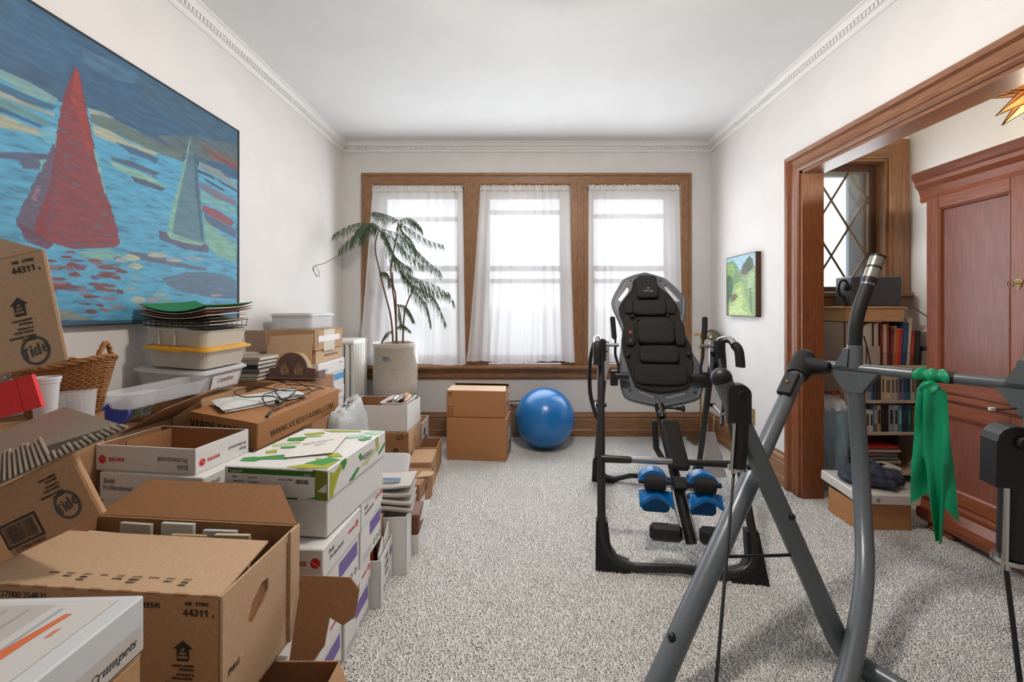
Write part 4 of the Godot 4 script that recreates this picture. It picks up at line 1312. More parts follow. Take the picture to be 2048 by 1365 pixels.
func bins():
	# three storage tubs stacked by the wall
	var t = carton_at("carton", "brown carton under the tub labelled for candies", Vector3(-1.41, 0, 1.83), 0, 0, 0, "brown cartons along the left wall")
	closed_carton(t, 0.31, 0.845, 0.3, M.card)
	t = carton_at("storage_tub", "clear tub with a white lid and a handwritten candies label", Vector3(-1.395, 0.864, 1.80), 2, -1.0, -4.5, "stacked storage tubs")
	bin(t, 0.309, 0.09, 0.296, M.milky)
	bin_lid(t, 0.309, 0.296, 0.088, 0.016, M.frosted)
	flat_print(t, "label_card", face("R", 0, 0, 0.3, 0.1, 0.3) * Transform3D(Basis(Vector3(1, 0, 0), deg_to_rad(10)), Vector3(0, 0, -0.012)), [[rect(0.07, 0.012, 0.24, 0.075), Color(0.83, 0.8, 0.8)]])
	words(t, "Candies", face("R", 0.15, 0.05, 0.3, 0.1, 0.3) * Transform3D(Basis(Vector3(1, 0, 0), deg_to_rad(10)), Vector3(0, 0, -0.002)), 0.019, M.ink_grey, false, "Droid Serif", 0, 0.25)
	t = carton_at("storage_tub", "beige tub closed by a yellow lid, middle one of the stack", Vector3(-1.375, 0.976, 1.80), 2, -1.0, -4.0, "stacked storage tubs")
	bin(t, 0.285, 0.085, 0.29, M.beige_plastic)
	var lid = bin_lid(t, 0.285, 0.29, 0.08, 0.014, M.yellow, 0.01)
	var b := MB.new()
	b.span(Vector3(-0.2, 0.072, 0.002), Vector3(-0.1, 0.084, 0.011), 0.002)
	part(lid, "latch", b, M.yellow)
	t = carton_at("storage_tub", "open beige tub on top of the stack, heaped with papers", Vector3(-1.375, 1.071, 1.80), 2, -1.0, -4.0, "stacked storage tubs")
	var tub = bin(t, 0.285, 0.075, 0.29, M.beige_plastic)
	b = MB.new()
	for x in [-0.21, -0.14]: b.span(Vector3(x, 0.005, -0.02), Vector3(x + 0.004, 0.068, -0.001))
	part(tub, "rib", b, M.beige_plastic)
	# wire tray, papers and a green folder on top
	var base = t.position + Vector3(0, 0.084, 0)
	t = thing("wire_tray", "black wire letter tray under the green folder", "tray", base, Vector3(1, -4, -3))
	b = MB.new()
	for k in 12:
		b.tube([Vector3(-0.29 + 0.025 * k, 0.002, -0.02), Vector3(-0.29 + 0.025 * k, 0.002, -0.27)], 0.0015, 5)
		b.tube([Vector3(-0.29 + 0.025 * k, 0.002, -0.02), Vector3(-0.29 + 0.025 * k, 0.028, -0.015)], 0.0015, 5)
		b.tube([Vector3(-0.29 + 0.025 * k, 0.002, -0.27), Vector3(-0.29 + 0.025 * k, 0.032, -0.275)], 0.0015, 5)
	for q in [[-0.015, 0.028], [-0.275, 0.032], [-0.02, 0.002], [-0.27, 0.002], [-0.145, 0.002]]:
		b.tube([Vector3(-0.3, q[1], q[0]), Vector3(-0.01, q[1], q[0])], 0.002, 5)
	part(t, "wires", b, M.black)
	var cs = [Color(0.82, 0.8, 0.76), Color(0.75, 0.62, 0.45), Color(0.25, 0.22, 0.2), Color(0.84, 0.78, 0.68), Color(0.45, 0.22, 0.16), Color(0.8, 0.76, 0.7), Color(0.1, 0.45, 0.23)]
	var nm = ["white magazine", "tan envelope", "dark leaflet", "cream booklet", "brown printed leaflet", "cream file sheet", "green card folder"]
	for k in 7:
		var lab = nm[k] + [" at the bottom of the wire tray", " second from the bottom in the wire tray", " in the middle of the wire tray pile", " above the dark leaflet in the wire tray", " between two cream papers in the tray", " right under the green folder", " curling on top of the stacked tubs"][k]
		var o = thing("paper_sheaf" if k < 6 else "green_folder", lab, "papers" if k < 6 else "folder", base + Vector3(0, 0.006 + 0.0105 * k, 0), Vector3(1, -4 + [1, -1, 1, 0, 1, -1, 0][k], -3), "papers in the wire tray")
		b = MB.new()
		var f = func(u, v):
			var e = pow(absf(u - 0.45) * 2.0, 2.0)
			return Vector3(-0.31 + 0.31 * u, 0.03 * e * (0.3 + 0.12 * k) + 0.012 * v * v, (-0.03 - 0.225 * v) if k < 3 else (-0.01 - 0.285 * v))
		b.grid(14, 8, func(u, v): return f.call(u, v) + Vector3(0, 0.003, 0))
		b.grid(14, 8, func(u, v): return f.call(u, v), true)
		for s in 14:
			var u0 = s / 14.0
			var u1 = (s + 1) / 14.0
			b.quad(f.call(u0, 0.0), f.call(u1, 0.0), f.call(u1, 0.0) + Vector3(0, 0.003, 0), f.call(u0, 0.0) + Vector3(0, 0.003, 0), Vector3(0, 0, 1))
		for s in 8:
			b.quad(f.call(1.0, s / 8.0), f.call(1.0, (s + 1) / 8.0), f.call(1.0, (s + 1) / 8.0) + Vector3(0, 0.003, 0), f.call(1.0, s / 8.0) + Vector3(0, 0.003, 0), Vector3(1, 0, 0))
		part(o, "sheets" if k < 6 else "cover", b, mat(cs[k], 0.6))

func containers():
	var b: MB
	var t = carton_at("carton", "brown carton under the wicker basket", Vector3(-1.492, 0, 1.16), 0, 0, 0, "brown cartons along the left wall")
	closed_carton(t, 0.245, 0.88, 0.33, M.card)
	# wicker basket
	t = thing("wicker_basket", "brown wicker basket with an upright handle by the left wall", "basket", W(-1.588, 0.882, 1.445))
	var S = func(a, y):
		var r = 0.098 + 0.043 * y / 0.16
		return Vector3(cos(a) * r, y + 0.03 * pow(cos(a), 2.0) * y / 0.16, sin(a) * r * 0.72)
	b = MB.new()
	for row in 22:
		var y = 0.006 + 0.0072 * row
		var path = []
		for k in 73:
			var a = TAU * k / 72.0
			var p = S.call(a, y)
			var off = 0.0032 * (1 if (k + row) % 2 == 0 else -1)
			path.append(p + Vector3(cos(a), 0, sin(a)) * off)
		b.tube(path, 0.0036, 5, false)
	part(t, "weave", b, M.wicker).set_meta("kind", "stuff")
	b = MB.new()
	for k in 36:
		var a = TAU * k / 36.0
		b.tube([S.call(a, 0.0), S.call(a, 0.08), S.call(a, 0.165)], 0.0032, 5)
	b.lathe(Vector3.ZERO, [[0.0, 0.002], [0.094, 0.002], [0.094, 0.008], [0.0, 0.008]], 28, 1.0, 0.72)
	part(t, "stakes", b, M.wicker)
	b = MB.new()
	for q in 3:
		var path = []
		for k in 73:
			var a = TAU * k / 72.0
			path.append(S.call(a, 0.168) + Vector3(0, 0.005 * sin(k * 0.9 + q * 2.1), 0) + Vector3(cos(a), 0, sin(a)) * 0.005 * cos(k * 0.9 + q * 2.1))
		b.tube(path, 0.005, 6, false)
	part(t, "braided_rim", b, M.wicker)
	b = MB.new()
	for q in 2:
		var path = []
		for k in 13:
			var s = k / 12.0
			var a = -0.25 + 0.5 * s
			path.append(S.call(a, 0.165) + Vector3(0, 0.05 * sin(PI * s), 0) + Vector3(0.004 * sin(k * 1.7 + q * PI), 0.004 * cos(k * 1.7 + q * PI), 0))
		b.tube(path, 0.006, 6)
	part(t, "handle", b, M.wicker)
	# white tub by the red box
	t = thing("plastic_cup", "tapered white plastic cup just behind the red box", "cup", W(-1.375, 0.882, 1.2))
	b = MB.new()
	b.lathe(Vector3.ZERO, [[0.0, 0.0], [0.03, 0.0], [0.033, 0.003], [0.045, 0.14], [0.047, 0.15], [0.05, 0.152], [0.05, 0.158], [0.053, 0.16], [0.053, 0.168], [0.049, 0.168], [0.046, 0.15], [0.03, 0.006], [0.0, 0.006]], 28, 0.62, 0.62)
	part(t, "wall", b, M.frosted)
	# milky rectangular tub
	t = carton_at("food_tub", "milky rectangular food tub in front of the wicker basket", Vector3(-1.345, 0.893, 1.25), 10, 0, 6)
	bin(t, 0.2, 0.1, 0.085, M.milky, 0.012, 0.005)
	# open carton holding the rest
	t = carton_at("open_carton", "open brown carton full of clear food containers by the left wall", Vector3(-1.505, 0, 1.50), 0, 0, 0, "brown cartons along the left wall")
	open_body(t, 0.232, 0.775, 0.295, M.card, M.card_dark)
	leaf(t, "flap", [Vector3(-0.002, 0.775, -0.06), Vector3(-0.002, 0.775, -0.29), Vector3(0.175, 0.9, -0.33), Vector3(0.092, 0.872, -0.12)], M.card_dark)
	b = MB.new()
	b.span(Vector3(-0.222, 0.70, -0.288), Vector3(-0.008, 0.755, -0.008))
	part(t, "packing", b, M.card)
	# jar lying on its side
	t = thing("glass_jar", "big clear glass jar lying on its side in the open carton", "jar", W(-1.66, 0.838, 1.62), Vector3(0, 22, -88))
	b = MB.new()
	b.lathe(Vector3.ZERO, [[0.0, 0.0], [0.036, 0.0], [0.042, 0.006], [0.043, 0.1], [0.041, 0.115], [0.031, 0.135], [0.03, 0.14], [0.033, 0.142], [0.033, 0.148], [0.03, 0.15], [0.033, 0.155], [0.03, 0.158], [0.031, 0.162], [0.027, 0.162], [0.026, 0.14], [0.038, 0.113], [0.04, 0.1], [0.039, 0.008], [0.0, 0.004]], 30)
	var gl = mat(Color(0.9, 0.95, 0.95, 0.06), 0.03)
	gl.refraction_enabled = true
	gl.refraction_scale = 0.045
	gl.transparency = BaseMaterial3D.TRANSPARENCY_ALPHA
	part(t, "glass", b, gl)
	# blue lid
	t = thing("blue_disc", "round blue plastic cover leaning beside the glass jar", "cover", W(-1.545, 0.842, 1.575), Vector3(62, 12, 0))
	b = MB.new()
	b.lathe(Vector3.ZERO, [[0.0, 0.004], [0.04, 0.004], [0.042, 0.007], [0.05, 0.007], [0.053, 0.004], [0.053, -0.008], [0.05, -0.008], [0.049, 0.0], [0.0, 0.0]], 32)
	part(t, "cap_shell", b, mat(Color(0.27, 0.3, 0.62), 0.35))
	# round clear deli cup with lid
	t = thing("deli_cup", "low clear deli cup with a lid beside the candies tub", "cup", W(-1.60, 0.83, 1.745), Vector3(0, 0, 7))
	b = MB.new()
	b.lathe(Vector3.ZERO, [[0.0, 0.0], [0.046, 0.0], [0.055, 0.058], [0.053, 0.058], [0.044, 0.002], [0.0, 0.002]], 28)
	part(t, "wall", b, M.clear)
	b = MB.new()
	b.lathe(Vector3.ZERO, [[0.0, 0.058], [0.057, 0.058], [0.06, 0.06], [0.06, 0.066], [0.056, 0.067], [0.05, 0.064], [0.0, 0.064]], 28)
	part(t, "lid", b, M.frosted)
	# long clear clamshell
	t = carton_at("clear_tray", "long clear plastic tray lying on the open carton", Vector3(-1.385, 0.882, 1.45), 12, -2, -3)
	bin(t, 0.135, 0.055, 0.33, clear_plastic(Color(0.88, 0.89, 0.91), 0.26, 0.3), 0.02, 0.01)

func far_stack():
	var b: MB
	var t: Node3D
	# letter rack carton, with its back flap up
	t = carton_at("carton", "brown carton with a tall flap up behind the wooden letter rack", Vector3(-1.17, 0, 2.27), 2, 0, 0, "brown cartons along the left wall")
	closed_carton(t, 0.43, 0.84, 0.3, M.card_dark)
	leaf(t, "raised_flap", [Vector3(-0.4, 0.845, -0.2), Vector3(-0.115, 0.845, -0.24), Vector3(-0.125, 1.09, -0.29), Vector3(-0.365, 1.075, -0.25)], M.card_pale)
	letter_rack()
	var books = [Color(0.5, 0.49, 0.4), Color(0.66, 0.64, 0.58), Color(0.36, 0.35, 0.3), Color(0.09, 0.13, 0.1), Color(0.55, 0.53, 0.46), Color(0.62, 0.58, 0.5)]
	var bn = ["olive album at the bottom of the flat stack by the tubs", "pale album second in the flat stack by the tubs", "dark grey album third in the flat stack by the tubs", "black green album fourth in the flat stack by the tubs", "khaki album fifth in the flat stack by the tubs", "tan album on top of the flat stack by the tubs"]
	for k in 6:
		t = carton_at("photo_album", bn[k], Vector3(-1.455 + 0.006 * (k % 3), 0.842 + 0.0225 * k, 2.285 + 0.004 * (k % 2)), -1.5 + (k * 1.3), 0, 0, "flat stack of albums", "album")
		b = MB.new()
		b.span(Vector3(-0.25, 0, -0.165), Vector3(0, 0.0215, 0), 0.003)
		part(t, "cover", b, mat(books[k], 0.6))
		b = MB.new()
		b.span(Vector3(-0.24, 0.004, -0.16), Vector3(0.0008, 0.018, -0.006))
		part(t, "pages", b, M.paper)
	t = carton_at("tan_card", "tan card sheet leaning on the wall above the albums", Vector3(-1.53, 0.985, 2.50), 0, -6, 0, "", "card")
	b = MB.new()
	b.span(Vector3(-0.13, 0, -0.004), Vector3(0, 0.13, 0), 0.001)
	part(t, "sheet", b, mat(Color(0.62, 0.52, 0.44), 0.7))
	# the tall stack in the far corner
	paper_box("white paper box at the very bottom of the far corner stack", Vector3(-1.345, 0, 2.75), 0, 0.27, 0.336, 0.41, false, false)
	paper_box("white paper box second from the floor in the far corner stack", Vector3(-1.345, 0.336, 2.75), 0, 0.27, 0.336, 0.41, false, false)
	t = carton_at("paper_box", "white paper box with blue swoosh in the far corner stack", Vector3(-1.343, 0.673, 2.75), 0, 0, 0, "white copier paper boxes")
	var w = 0.27
	var h = 0.2
	var l = 0.41
	b = MB.new()
	b.span(Vector3(-w + 0.005, 0, -l + 0.005), Vector3(-0.005, h - 0.01, -0.005), 0.003)
	part(t, "body", b, M.white_card)
	b = MB.new()
	b.span(Vector3(-w, h - 0.09, -l), Vector3(0, h, 0), 0.003)
	var lid = part(t, "lid", b, M.white_card)
	words(lid, "Vitality", face("R", 0.09, h - 0.055, w, h, l), 0.022, mat(Color(0.5, 0.72, 0.85), 0.5))
	words(lid, "xerox", face("R", 0.34, h - 0.025, w, h, l), 0.014, mat(Color(0.85, 0.55, 0.52), 0.5))
	var blue = Color(0.32, 0.6, 0.8)
	flat_print(t, "blue_print", face("R", 0, 0, w, h, l) * Transform3D(Basis(), Vector3(0, 0, -0.0045)), [[rect(0.24, 0.05, 0.4, 0.095), blue], [[P(0.02, 0.03), P(0.08, 0.07), P(0.14, 0.07), P(0.2, 0.04), P(0.26, 0.0), P(0.22, 0.0), P(0.16, 0.04), P(0.1, 0.055), P(0.05, 0.035)], blue], [[P(0.02, 0.0), P(0.06, 0.03), P(0.12, 0.035), P(0.16, 0.015), P(0.18, 0.0), P(0.15, 0.0), P(0.11, 0.02), P(0.06, 0.015)], blue]])
	t = carton_at("carton", "shallow brown carton right above the white paper box with the blue swoosh", Vector3(-1.36, 0.874, 2.75), 0, 0, 0, "brown cartons along the left wall")
	closed_carton(t, 0.31, 0.09, 0.40, M.card_pale)
	words(t, "WWW.VERDEFARMS.COM", face("R", 0.22, 0.045, 0.31, 0.09, 0.4), 0.013, M.ink, false)
	t = carton_at("carton", "brown parcel carton with a white shipping label, under the clear tub", Vector3(-1.35, 0.965, 2.72), 0.5, 0, 0, "brown cartons along the left wall")
	closed_carton(t, 0.334, 0.138, 0.41, M.card, false)
	flat_print(t, "shipping_label", face("R", 0, 0, 0.334, 0.138, 0.41), [[rect(0.12, -0.012, 0.28, 0.135), Color(0.76, 0.74, 0.66)], [rect(0.03, 0.055, 0.36, 0.095), Color(0.86, 0.85, 0.84)], [rect(0.02, 0.02, 0.045, 0.13), Color(0.5, 0.38, 0.27)]])
	t = carton_at("storage_tub", "clear storage tub with a white lid on top of the far corner stack", Vector3(-1.39, 1.104, 2.745), 0.5, 0, 0, "stacked storage tubs")
	bin(t, 0.283, 0.095, 0.342, M.milky, 0.016, 0.008)
	bin_lid(t, 0.283, 0.342, 0.093, 0.016, M.frosted, 0.006)
	# radiator in the corner
	t = thing("radiator", "cream column radiator in the corner behind the cartons", "radiator", W(-1.7, 0, 3.95))
	for k in 6:
		for c in 5:
			b = MB.new()
			var x = 0.025 + 0.05 * c
			var z = 0.03 + 0.055 * k
			b.tube([Vector3(x, 0.08, z), Vector3(x, 0.1, z), Vector3(x, 0.95, z), Vector3(x, 0.975 - 0.012 * absf(c - 2), z)], [0.012, 0.02, 0.02, 0.01], 8, true, 1.0)
			part(t, "column", b, M.white_paint)
		b = MB.new()
		b.tube([Vector3(0.02, 0.1, 0.03 + 0.055 * k), Vector3(0.24, 0.1, 0.03 + 0.055 * k)], 0.024, 8)
		b.tube([Vector3(0.02, 0.945, 0.03 + 0.055 * k), Vector3(0.24, 0.945, 0.03 + 0.055 * k)], 0.026, 8)
		if k == 0 or k == 5:
			b.tube([Vector3(0.03, 0.0, 0.03 + 0.055 * k), Vector3(0.03, 0.1, 0.03 + 0.055 * k)], 0.018, 8)
			b.tube([Vector3(0.22, 0.0, 0.03 + 0.055 * k), Vector3(0.22, 0.1, 0.03 + 0.055 * k)], 0.018, 8)
		part(t, "header", b, M.white_paint)

func letter_rack():
	# an arched wooden front with two fretwork windows and a yellow disc behind
	var t = thing("wooden_rack", "dark wooden arched rack with two lattice windows and a yellow back", "rack", W(-1.285, 0.846, 2.33), Vector3(0, -8, 0))
	var out = [P(-0.145, 0), P(0.145, 0), P(0.142, 0.062), P(0.112, 0.066)]
	for k in 13:
		var a = PI * k / 12.0
		out.append(P(cos(a) * 0.09, 0.07 + sin(a) * 0.082))
	out.append(P(-0.112, 0.066)); out.append(P(-0.142, 0.062))
	var c := CSGPolygon3D.new()
	c.name = "front"
	c.polygon = PackedVector2Array(out)
	c.depth = 0.01
	c.material = grained(Color(0.36, 0.26, 0.24), Color(0.48, 0.37, 0.345), Vector3(1.5, 9, 9), 0.5, 0.03)
	var win = func(s):
		var w = []
		for p in [[-0.02, 0.0], [0.02, 0.0], [0.028, 0.02], [0.022, 0.045], [0.0, 0.07], [-0.022, 0.045], [-0.028, 0.02]]: w.append(P(p[0] + s * 0.042, p[1] + 0.03))
		return w
	for s in [-1.0, 1.0]:
		var k := CSGPolygon3D.new()
		k.name = "cut"
		k.polygon = PackedVector2Array(win.call(s))
		k.depth = 0.03
		k.position = Vector3(0, 0, 0.01)
		k.operation = CSGShape3D.OPERATION_SUBTRACTION
		c.add_child(k)
	t.add_child(c, true)
	for s in [-1.0, 1.0]:
		var b := MB.new()
		var wp = PackedVector2Array(win.call(s))
		for k in range(-5, 6):
			for q in [1.0, -1.0]:
				var seg = Geometry2D.intersect_polyline_with_polygon(PackedVector2Array([P(s * 0.042 + k * 0.014 - 0.1 * q * 0.62, -0.035), P(s * 0.042 + k * 0.014 + 0.1 * q * 0.62, 0.165)]), wp)
				for g in seg:
					b.tube([Vector3(g[0].x, g[0].y, -0.005), Vector3(g[1].x, g[1].y, -0.005)], 0.0032, 5)
		part(t, "lattice", b, mat(Color(0.6, 0.5, 0.32), 0.5))
	var b := MB.new()
	var disc2 = []
	for k in 25:
		var a = PI * k / 24.0
		disc2.append(P(cos(a) * 0.1 - 0.025, 0.02 + sin(a) * 0.13))
	b.prism(disc2, -0.075, -0.018)
	part(t, "yellow_back", b, mat(Color(0.6, 0.49, 0.15), 0.4))
	b = MB.new()
	b.span(Vector3(-0.15, 0, -0.08), Vector3(0.15, 0.012, 0.012), 0.002)
	b.span(Vector3(-0.15, 0.012, -0.08), Vector3(-0.143, 0.05, -0.012), 0.001)
	b.span(Vector3(0.143, 0.012, -0.08), Vector3(0.15, 0.05, -0.012), 0.001)
	part(t, "base", b, grained(Color(0.36, 0.26, 0.24), Color(0.48, 0.37, 0.345), Vector3(1.5, 9, 9), 0.5, 0.03))

func mid_row():
	var b: MB
	var t: Node3D
	# cut-down white box with papers
	t = carton_at("open_carton", "small cut-down white box lettered THIS HOME BOX, full of papers", Vector3(-0.582, 0, 1.72), -4, 0, 0, "", "box")
	open_body(t, 0.17, 0.2, 0.2, M.white_card, M.card)
	for k in 3: words(t, ["THIS", "HOME", "BOX"][k], face("R", 0.095, 0.165 - 0.032 * k, 0.17, 0.2, 0.2), 0.018, M.ink, false)
	flat_print(t, "purple_mark", face("R", 0, 0, 0.17, 0.2, 0.2), [[rect(0.15, 0.13, 0.19, 0.165), Color(0.5, 0.44, 0.66)]])
	for k in 3:
		b = MB.new()
		b.xf = face("R", 0.06 + 0.045 * k, 0.05, 0.17, 0.2, 0.2)
		ring(b, 0, 0, 0.008, 0.0125, 16)
		part(t, "round_mark", b, M.ink_grey)
	leaf(t, "inner_flap", [Vector3(-0.012, 0.18, -0.01), Vector3(-0.012, 0.18, -0.09), Vector3(-0.014, 0.255, -0.085), Vector3(-0.014, 0.215, -0.012)], M.white_card)
	leaf(t, "inner_flap", [Vector3(-0.012, 0.18, -0.1), Vector3(-0.012, 0.18, -0.19), Vector3(-0.014, 0.27, -0.185), Vector3(-0.014, 0.235, -0.105)], M.white_card)
	for k in 4:
		var o = thing("paper_sheaf", ["brown envelope in the cut-down white box", "orange folder in the cut-down white box", "navy edged booklet in the cut-down white box", "grey magazine in the cut-down white box"][k], "papers", t.position, t.rotation_degrees, "papers in the cut-down white box")
		b = MB.new()
		b.xf = Transform3D(Basis(Vector3(0, 0, 1), deg_to_rad(1.5)), Vector3(-0.035 - 0.031 * k, 0.006, 0))
		var z0 = -0.118
		b.span(Vector3(-0.01, 0, z0 - 0.072), Vector3(0.006, [0.3, 0.325, 0.32, 0.3][k], z0), 0.001)
		part(o, "sheets", b, mat([Color(0.55, 0.42, 0.33), Color(0.86, 0.3, 0.08), Color(0.25, 0.27, 0.36), Color(0.6, 0.59, 0.57)][k], 0.6))
	# tall white magazine file with newspapers across it
	t = carton_at("magazine_file", "tall white magazine file standing on the carpet", Vector3(-0.534, 0, 1.935), -6, 0, 0, "", "file")
	open_body(t, 0.13, 0.275, 0.15, M.white_card, M.white_card, 0.004)
	for k in 4:
		var o = carton_at("newspaper", ["folded grey newspaper lowest across the white magazine file", "folded newspaper with a red mark across the magazine file", "folded newspaper second from top across the magazine file", "topmost folded newspaper across the white magazine file"][k], Vector3(-0.515 - 0.008 * k, 0.284 + 0.028 * k, 1.96 + 0.02 * k), -8 + k, 2, -3, "newspapers on the magazine file", "newspaper")
		b = MB.new()
		b.grid(16, 4, func(u, v): return Vector3(-0.26 * (1 - u), 0.012 + 0.008 * sin(u * 4.0 + k), -0.2 * v))
		b.grid(16, 4, func(u, v): return Vector3(-0.26 * (1 - u), 0.002 + 0.008 * sin(u * 4.0 + k), -0.2 * v), true)
		for s in 16:
			var u0 = s / 16.0
			var u1 = (s + 1) / 16.0
			b.quad(Vector3(-0.26 * (1 - u0), 0.002 + 0.008 * sin(u0 * 4.0 + k), 0), Vector3(-0.26 * (1 - u1), 0.002 + 0.008 * sin(u1 * 4.0 + k), 0), Vector3(-0.26 * (1 - u1), 0.012 + 0.008 * sin(u1 * 4.0 + k), 0), Vector3(-0.26 * (1 - u0), 0.012 + 0.008 * sin(u0 * 4.0 + k), 0), Vector3(0, 0, 1))
		b.quad(Vector3(0, 0.002 + 0.008 * sin(4.0 + k), 0), Vector3(0, 0.002 + 0.008 * sin(4.0 + k), -0.2), Vector3(0, 0.012 + 0.008 * sin(4.0 + k), -0.2), Vector3(0, 0.012 + 0.008 * sin(4.0 + k), 0), Vector3(1, 0, 0))
		part(o, "sheets", b, mat([Color(0.62, 0.6, 0.57), Color(0.7, 0.67, 0.64), Color(0.66, 0.64, 0.61), Color(0.73, 0.71, 0.68)][k], 0.7))
		flat_print(o, "picture_print", Transform3D(Basis(Vector3(1, 0, 0), Vector3(0, 0, -1), Vector3.UP), Vector3(-0.12, 0.022, -0.02)), [[rect(-0.1, 0.02, 0.06, 0.06), [Color(0.35, 0.36, 0.4), Color(0.6, 0.2, 0.2), Color(0.3, 0.3, 0.3), Color(0.25, 0.36, 0.5)][k]]])
	# brown and white small box
	t = carton_at("small_box", "small box, brown above and white below, beyond the magazine file", Vector3(-0.517, 0, 2.10), -4, 0, 0, "", "box")
	b = MB.new()
	b.span(Vector3(-0.1, 0, -0.16), Vector3(0, 0.1, 0), 0.003)
	part(t, "lower_half", b, M.white_card)
	b = MB.new()
	b.span(Vector3(-0.1, 0.1, -0.16), Vector3(0, 0.2, 0), 0.006)
	part(t, "upper_half", b, mat(Color(0.42, 0.24, 0.13), 0.5))
	leaf(t, "white_sleeve", [Vector3(0.002, 0.16, -0.02), Vector3(0.002, 0.2, -0.16), Vector3(0.035, 0.21, -0.15), Vector3(0.05, 0.11, -0.05)], mat(Color(0.83, 0.83, 0.84), 0.4))
	# clear bin with blue things
	t = carton_at("storage_tub", "clear tub with its lid ajar, blue things inside, by the low cartons", Vector3(-0.655, 0, 2.20), 0, 0, 0, "stacked storage tubs")
	bin(t, 0.3, 0.27, 0.27, M.milky, 0.02, 0.01)
	b = MB.new()
	b.xf = Transform3D(Basis(Vector3(1, 0, 0), deg_to_rad(38)), Vector3(-0.15, 0.31, -0.22))
	b.cushion(Vector3.ZERO, Vector3(0.3, 0.03, 0.2), 8.0, 10)
	part(t, "lid", b, M.frosted)
	for k in 3:
		var o = thing(["blue_pouch", "navy_case", "teal_case"][k], ["sky blue pouch lying in the clear tub", "navy blue case standing up in the clear tub", "teal case beside the navy one in the clear tub"][k], ["pouch", "case", "case"][k], t.position)
		b = MB.new()
		var p = [Vector3(-0.17, 0.225, -0.155), Vector3(-0.17, 0.2, -0.085), Vector3(-0.07, 0.21, -0.1)][k]
		b.xf = Transform3D(Basis(Vector3(0, 0, 1), deg_to_rad([-4, -8, 12][k])), p)
		b.cushion(Vector3.ZERO, [Vector3(0.13, 0.04, 0.05), Vector3(0.13, 0.14, 0.04), Vector3(0.07, 0.12, 0.05)][k], 6.0, 10)
		part(o, "shell", b, mat([Color(0.12, 0.4, 0.65), Color(0.03, 0.07, 0.27), Color(0.1, 0.5, 0.62)][k], 0.35))
	# low brown cartons on the aisle
	t = carton_at("carton", "low brown carton with an open tab and a hand hole, nearest on the aisle", Vector3(-0.612, 0, 2.50), 5, 0, 0, "low brown cartons on the aisle")
	b = MB.new()
	b.span(Vector3(-0.27, 0, -0.265), Vector3(0, 0.18, 0), 0.004)
	part(t, "body", b, M.card_dark)
	leaf(t, "tab", [Vector3(-0.05, 0.184, -0.1), Vector3(-0.05, 0.184, -0.2), Vector3(0.03, 0.19, -0.185), Vector3(0.045, 0.175, -0.15), Vector3(0.03, 0.18, -0.115)], M.card_pale)
	flat_print(t, "label", face("R", 0, 0, 0.27, 0.18, 0.265), [[rect(0.01, 0.0, 0.1, 0.085), Color(0.82, 0.8, 0.78)], [[P(0.1, 0.1), P(0.115, 0.13), P(0.14, 0.14), P(0.15, 0.12), P(0.13, 0.1)], Color(0.16, 0.08, 0.04)]])
	t = carton_at("carton", "low brown carton farthest along the aisle before the ball", Vector3(-0.607, 0, 2.82), -4, 0, 0, "low brown cartons on the aisle")
	b = MB.new()
	b.span(Vector3(-0.165, 0, -0.27), Vector3(0, 0.2, 0), 0.004)
	part(t, "body", b, M.card)
	flat_print(t, "slot", face("R", 0, 0, 0.165, 0.2, 0.27), [[rect(0.05, 0.12, 0.075, 0.15), Color(0.2, 0.12, 0.08)], [rect(0.2, 0.13, 0.22, 0.15), Color(0.2, 0.12, 0.08)]])
	t = carton_at("carton", "open topped low carton behind the white box with the blue label", Vector3(-0.63, 0, 3.12), -3, 0, 0, "low brown cartons on the aisle")
	open_body(t, 0.15, 0.2, 0.24, M.card, M.card_dark)
	# second detergent carton with the white open box on it
	t = carton_at("carton", "brown detergent carton with a hand hole, carrying the open white box", Vector3(-0.803, 0, 2.975), -0.5, 0, 0, "brown detergent cartons")
	b = MB.new()
	b.span(Vector3(-0.5, 0, -0.37), Vector3(-0.006, 0.352, 0), 0.003)
	part(t, "body", b, M.card_dark)
	slot_hole(t, 0.352, 0.37, M.card_pale, [P(0.14, 0.2), P(0.145, 0.25), P(0.17, 0.28), P(0.19, 0.28), P(0.195, 0.23), P(0.18, 0.2), P(0.15, 0.17)], 0.006)
	detergent_print(t, Transform3D(Basis(), Vector3(-0.01, 0.352, 0)), -0.005, true, true, true, false)
	t = carton_at("open_carton", "open white box holding a white tray of cassettes", Vector3(-0.822, 0.354, 2.99), 4, 0, 0, "", "box")
	open_body(t, 0.472, 0.188, 0.31, M.white_card, M.card_dark)
	b = MB.new()
	b.span(Vector3(-0.46, 0.006, -0.3), Vector3(-0.3, 0.05, -0.01))
	part(t, "bottom_pad", b, M.card_dark)
	var host = t
	t = carton_at("plastic_tray", "white plastic tray of cassettes in the open white box", Vector3(-0.835, 0.49, 2.995), 4, 0, 0, "", "tray")
	bin(t, 0.2, 0.07, 0.28, M.white_paint, 0.012, 0.009)
	b = MB.new()
	b.span(Vector3(-0.18, -0.13, -0.26), Vector3(-0.02, -0.001, -0.02))
	part(t, "stacking_foot", b, M.white_paint)
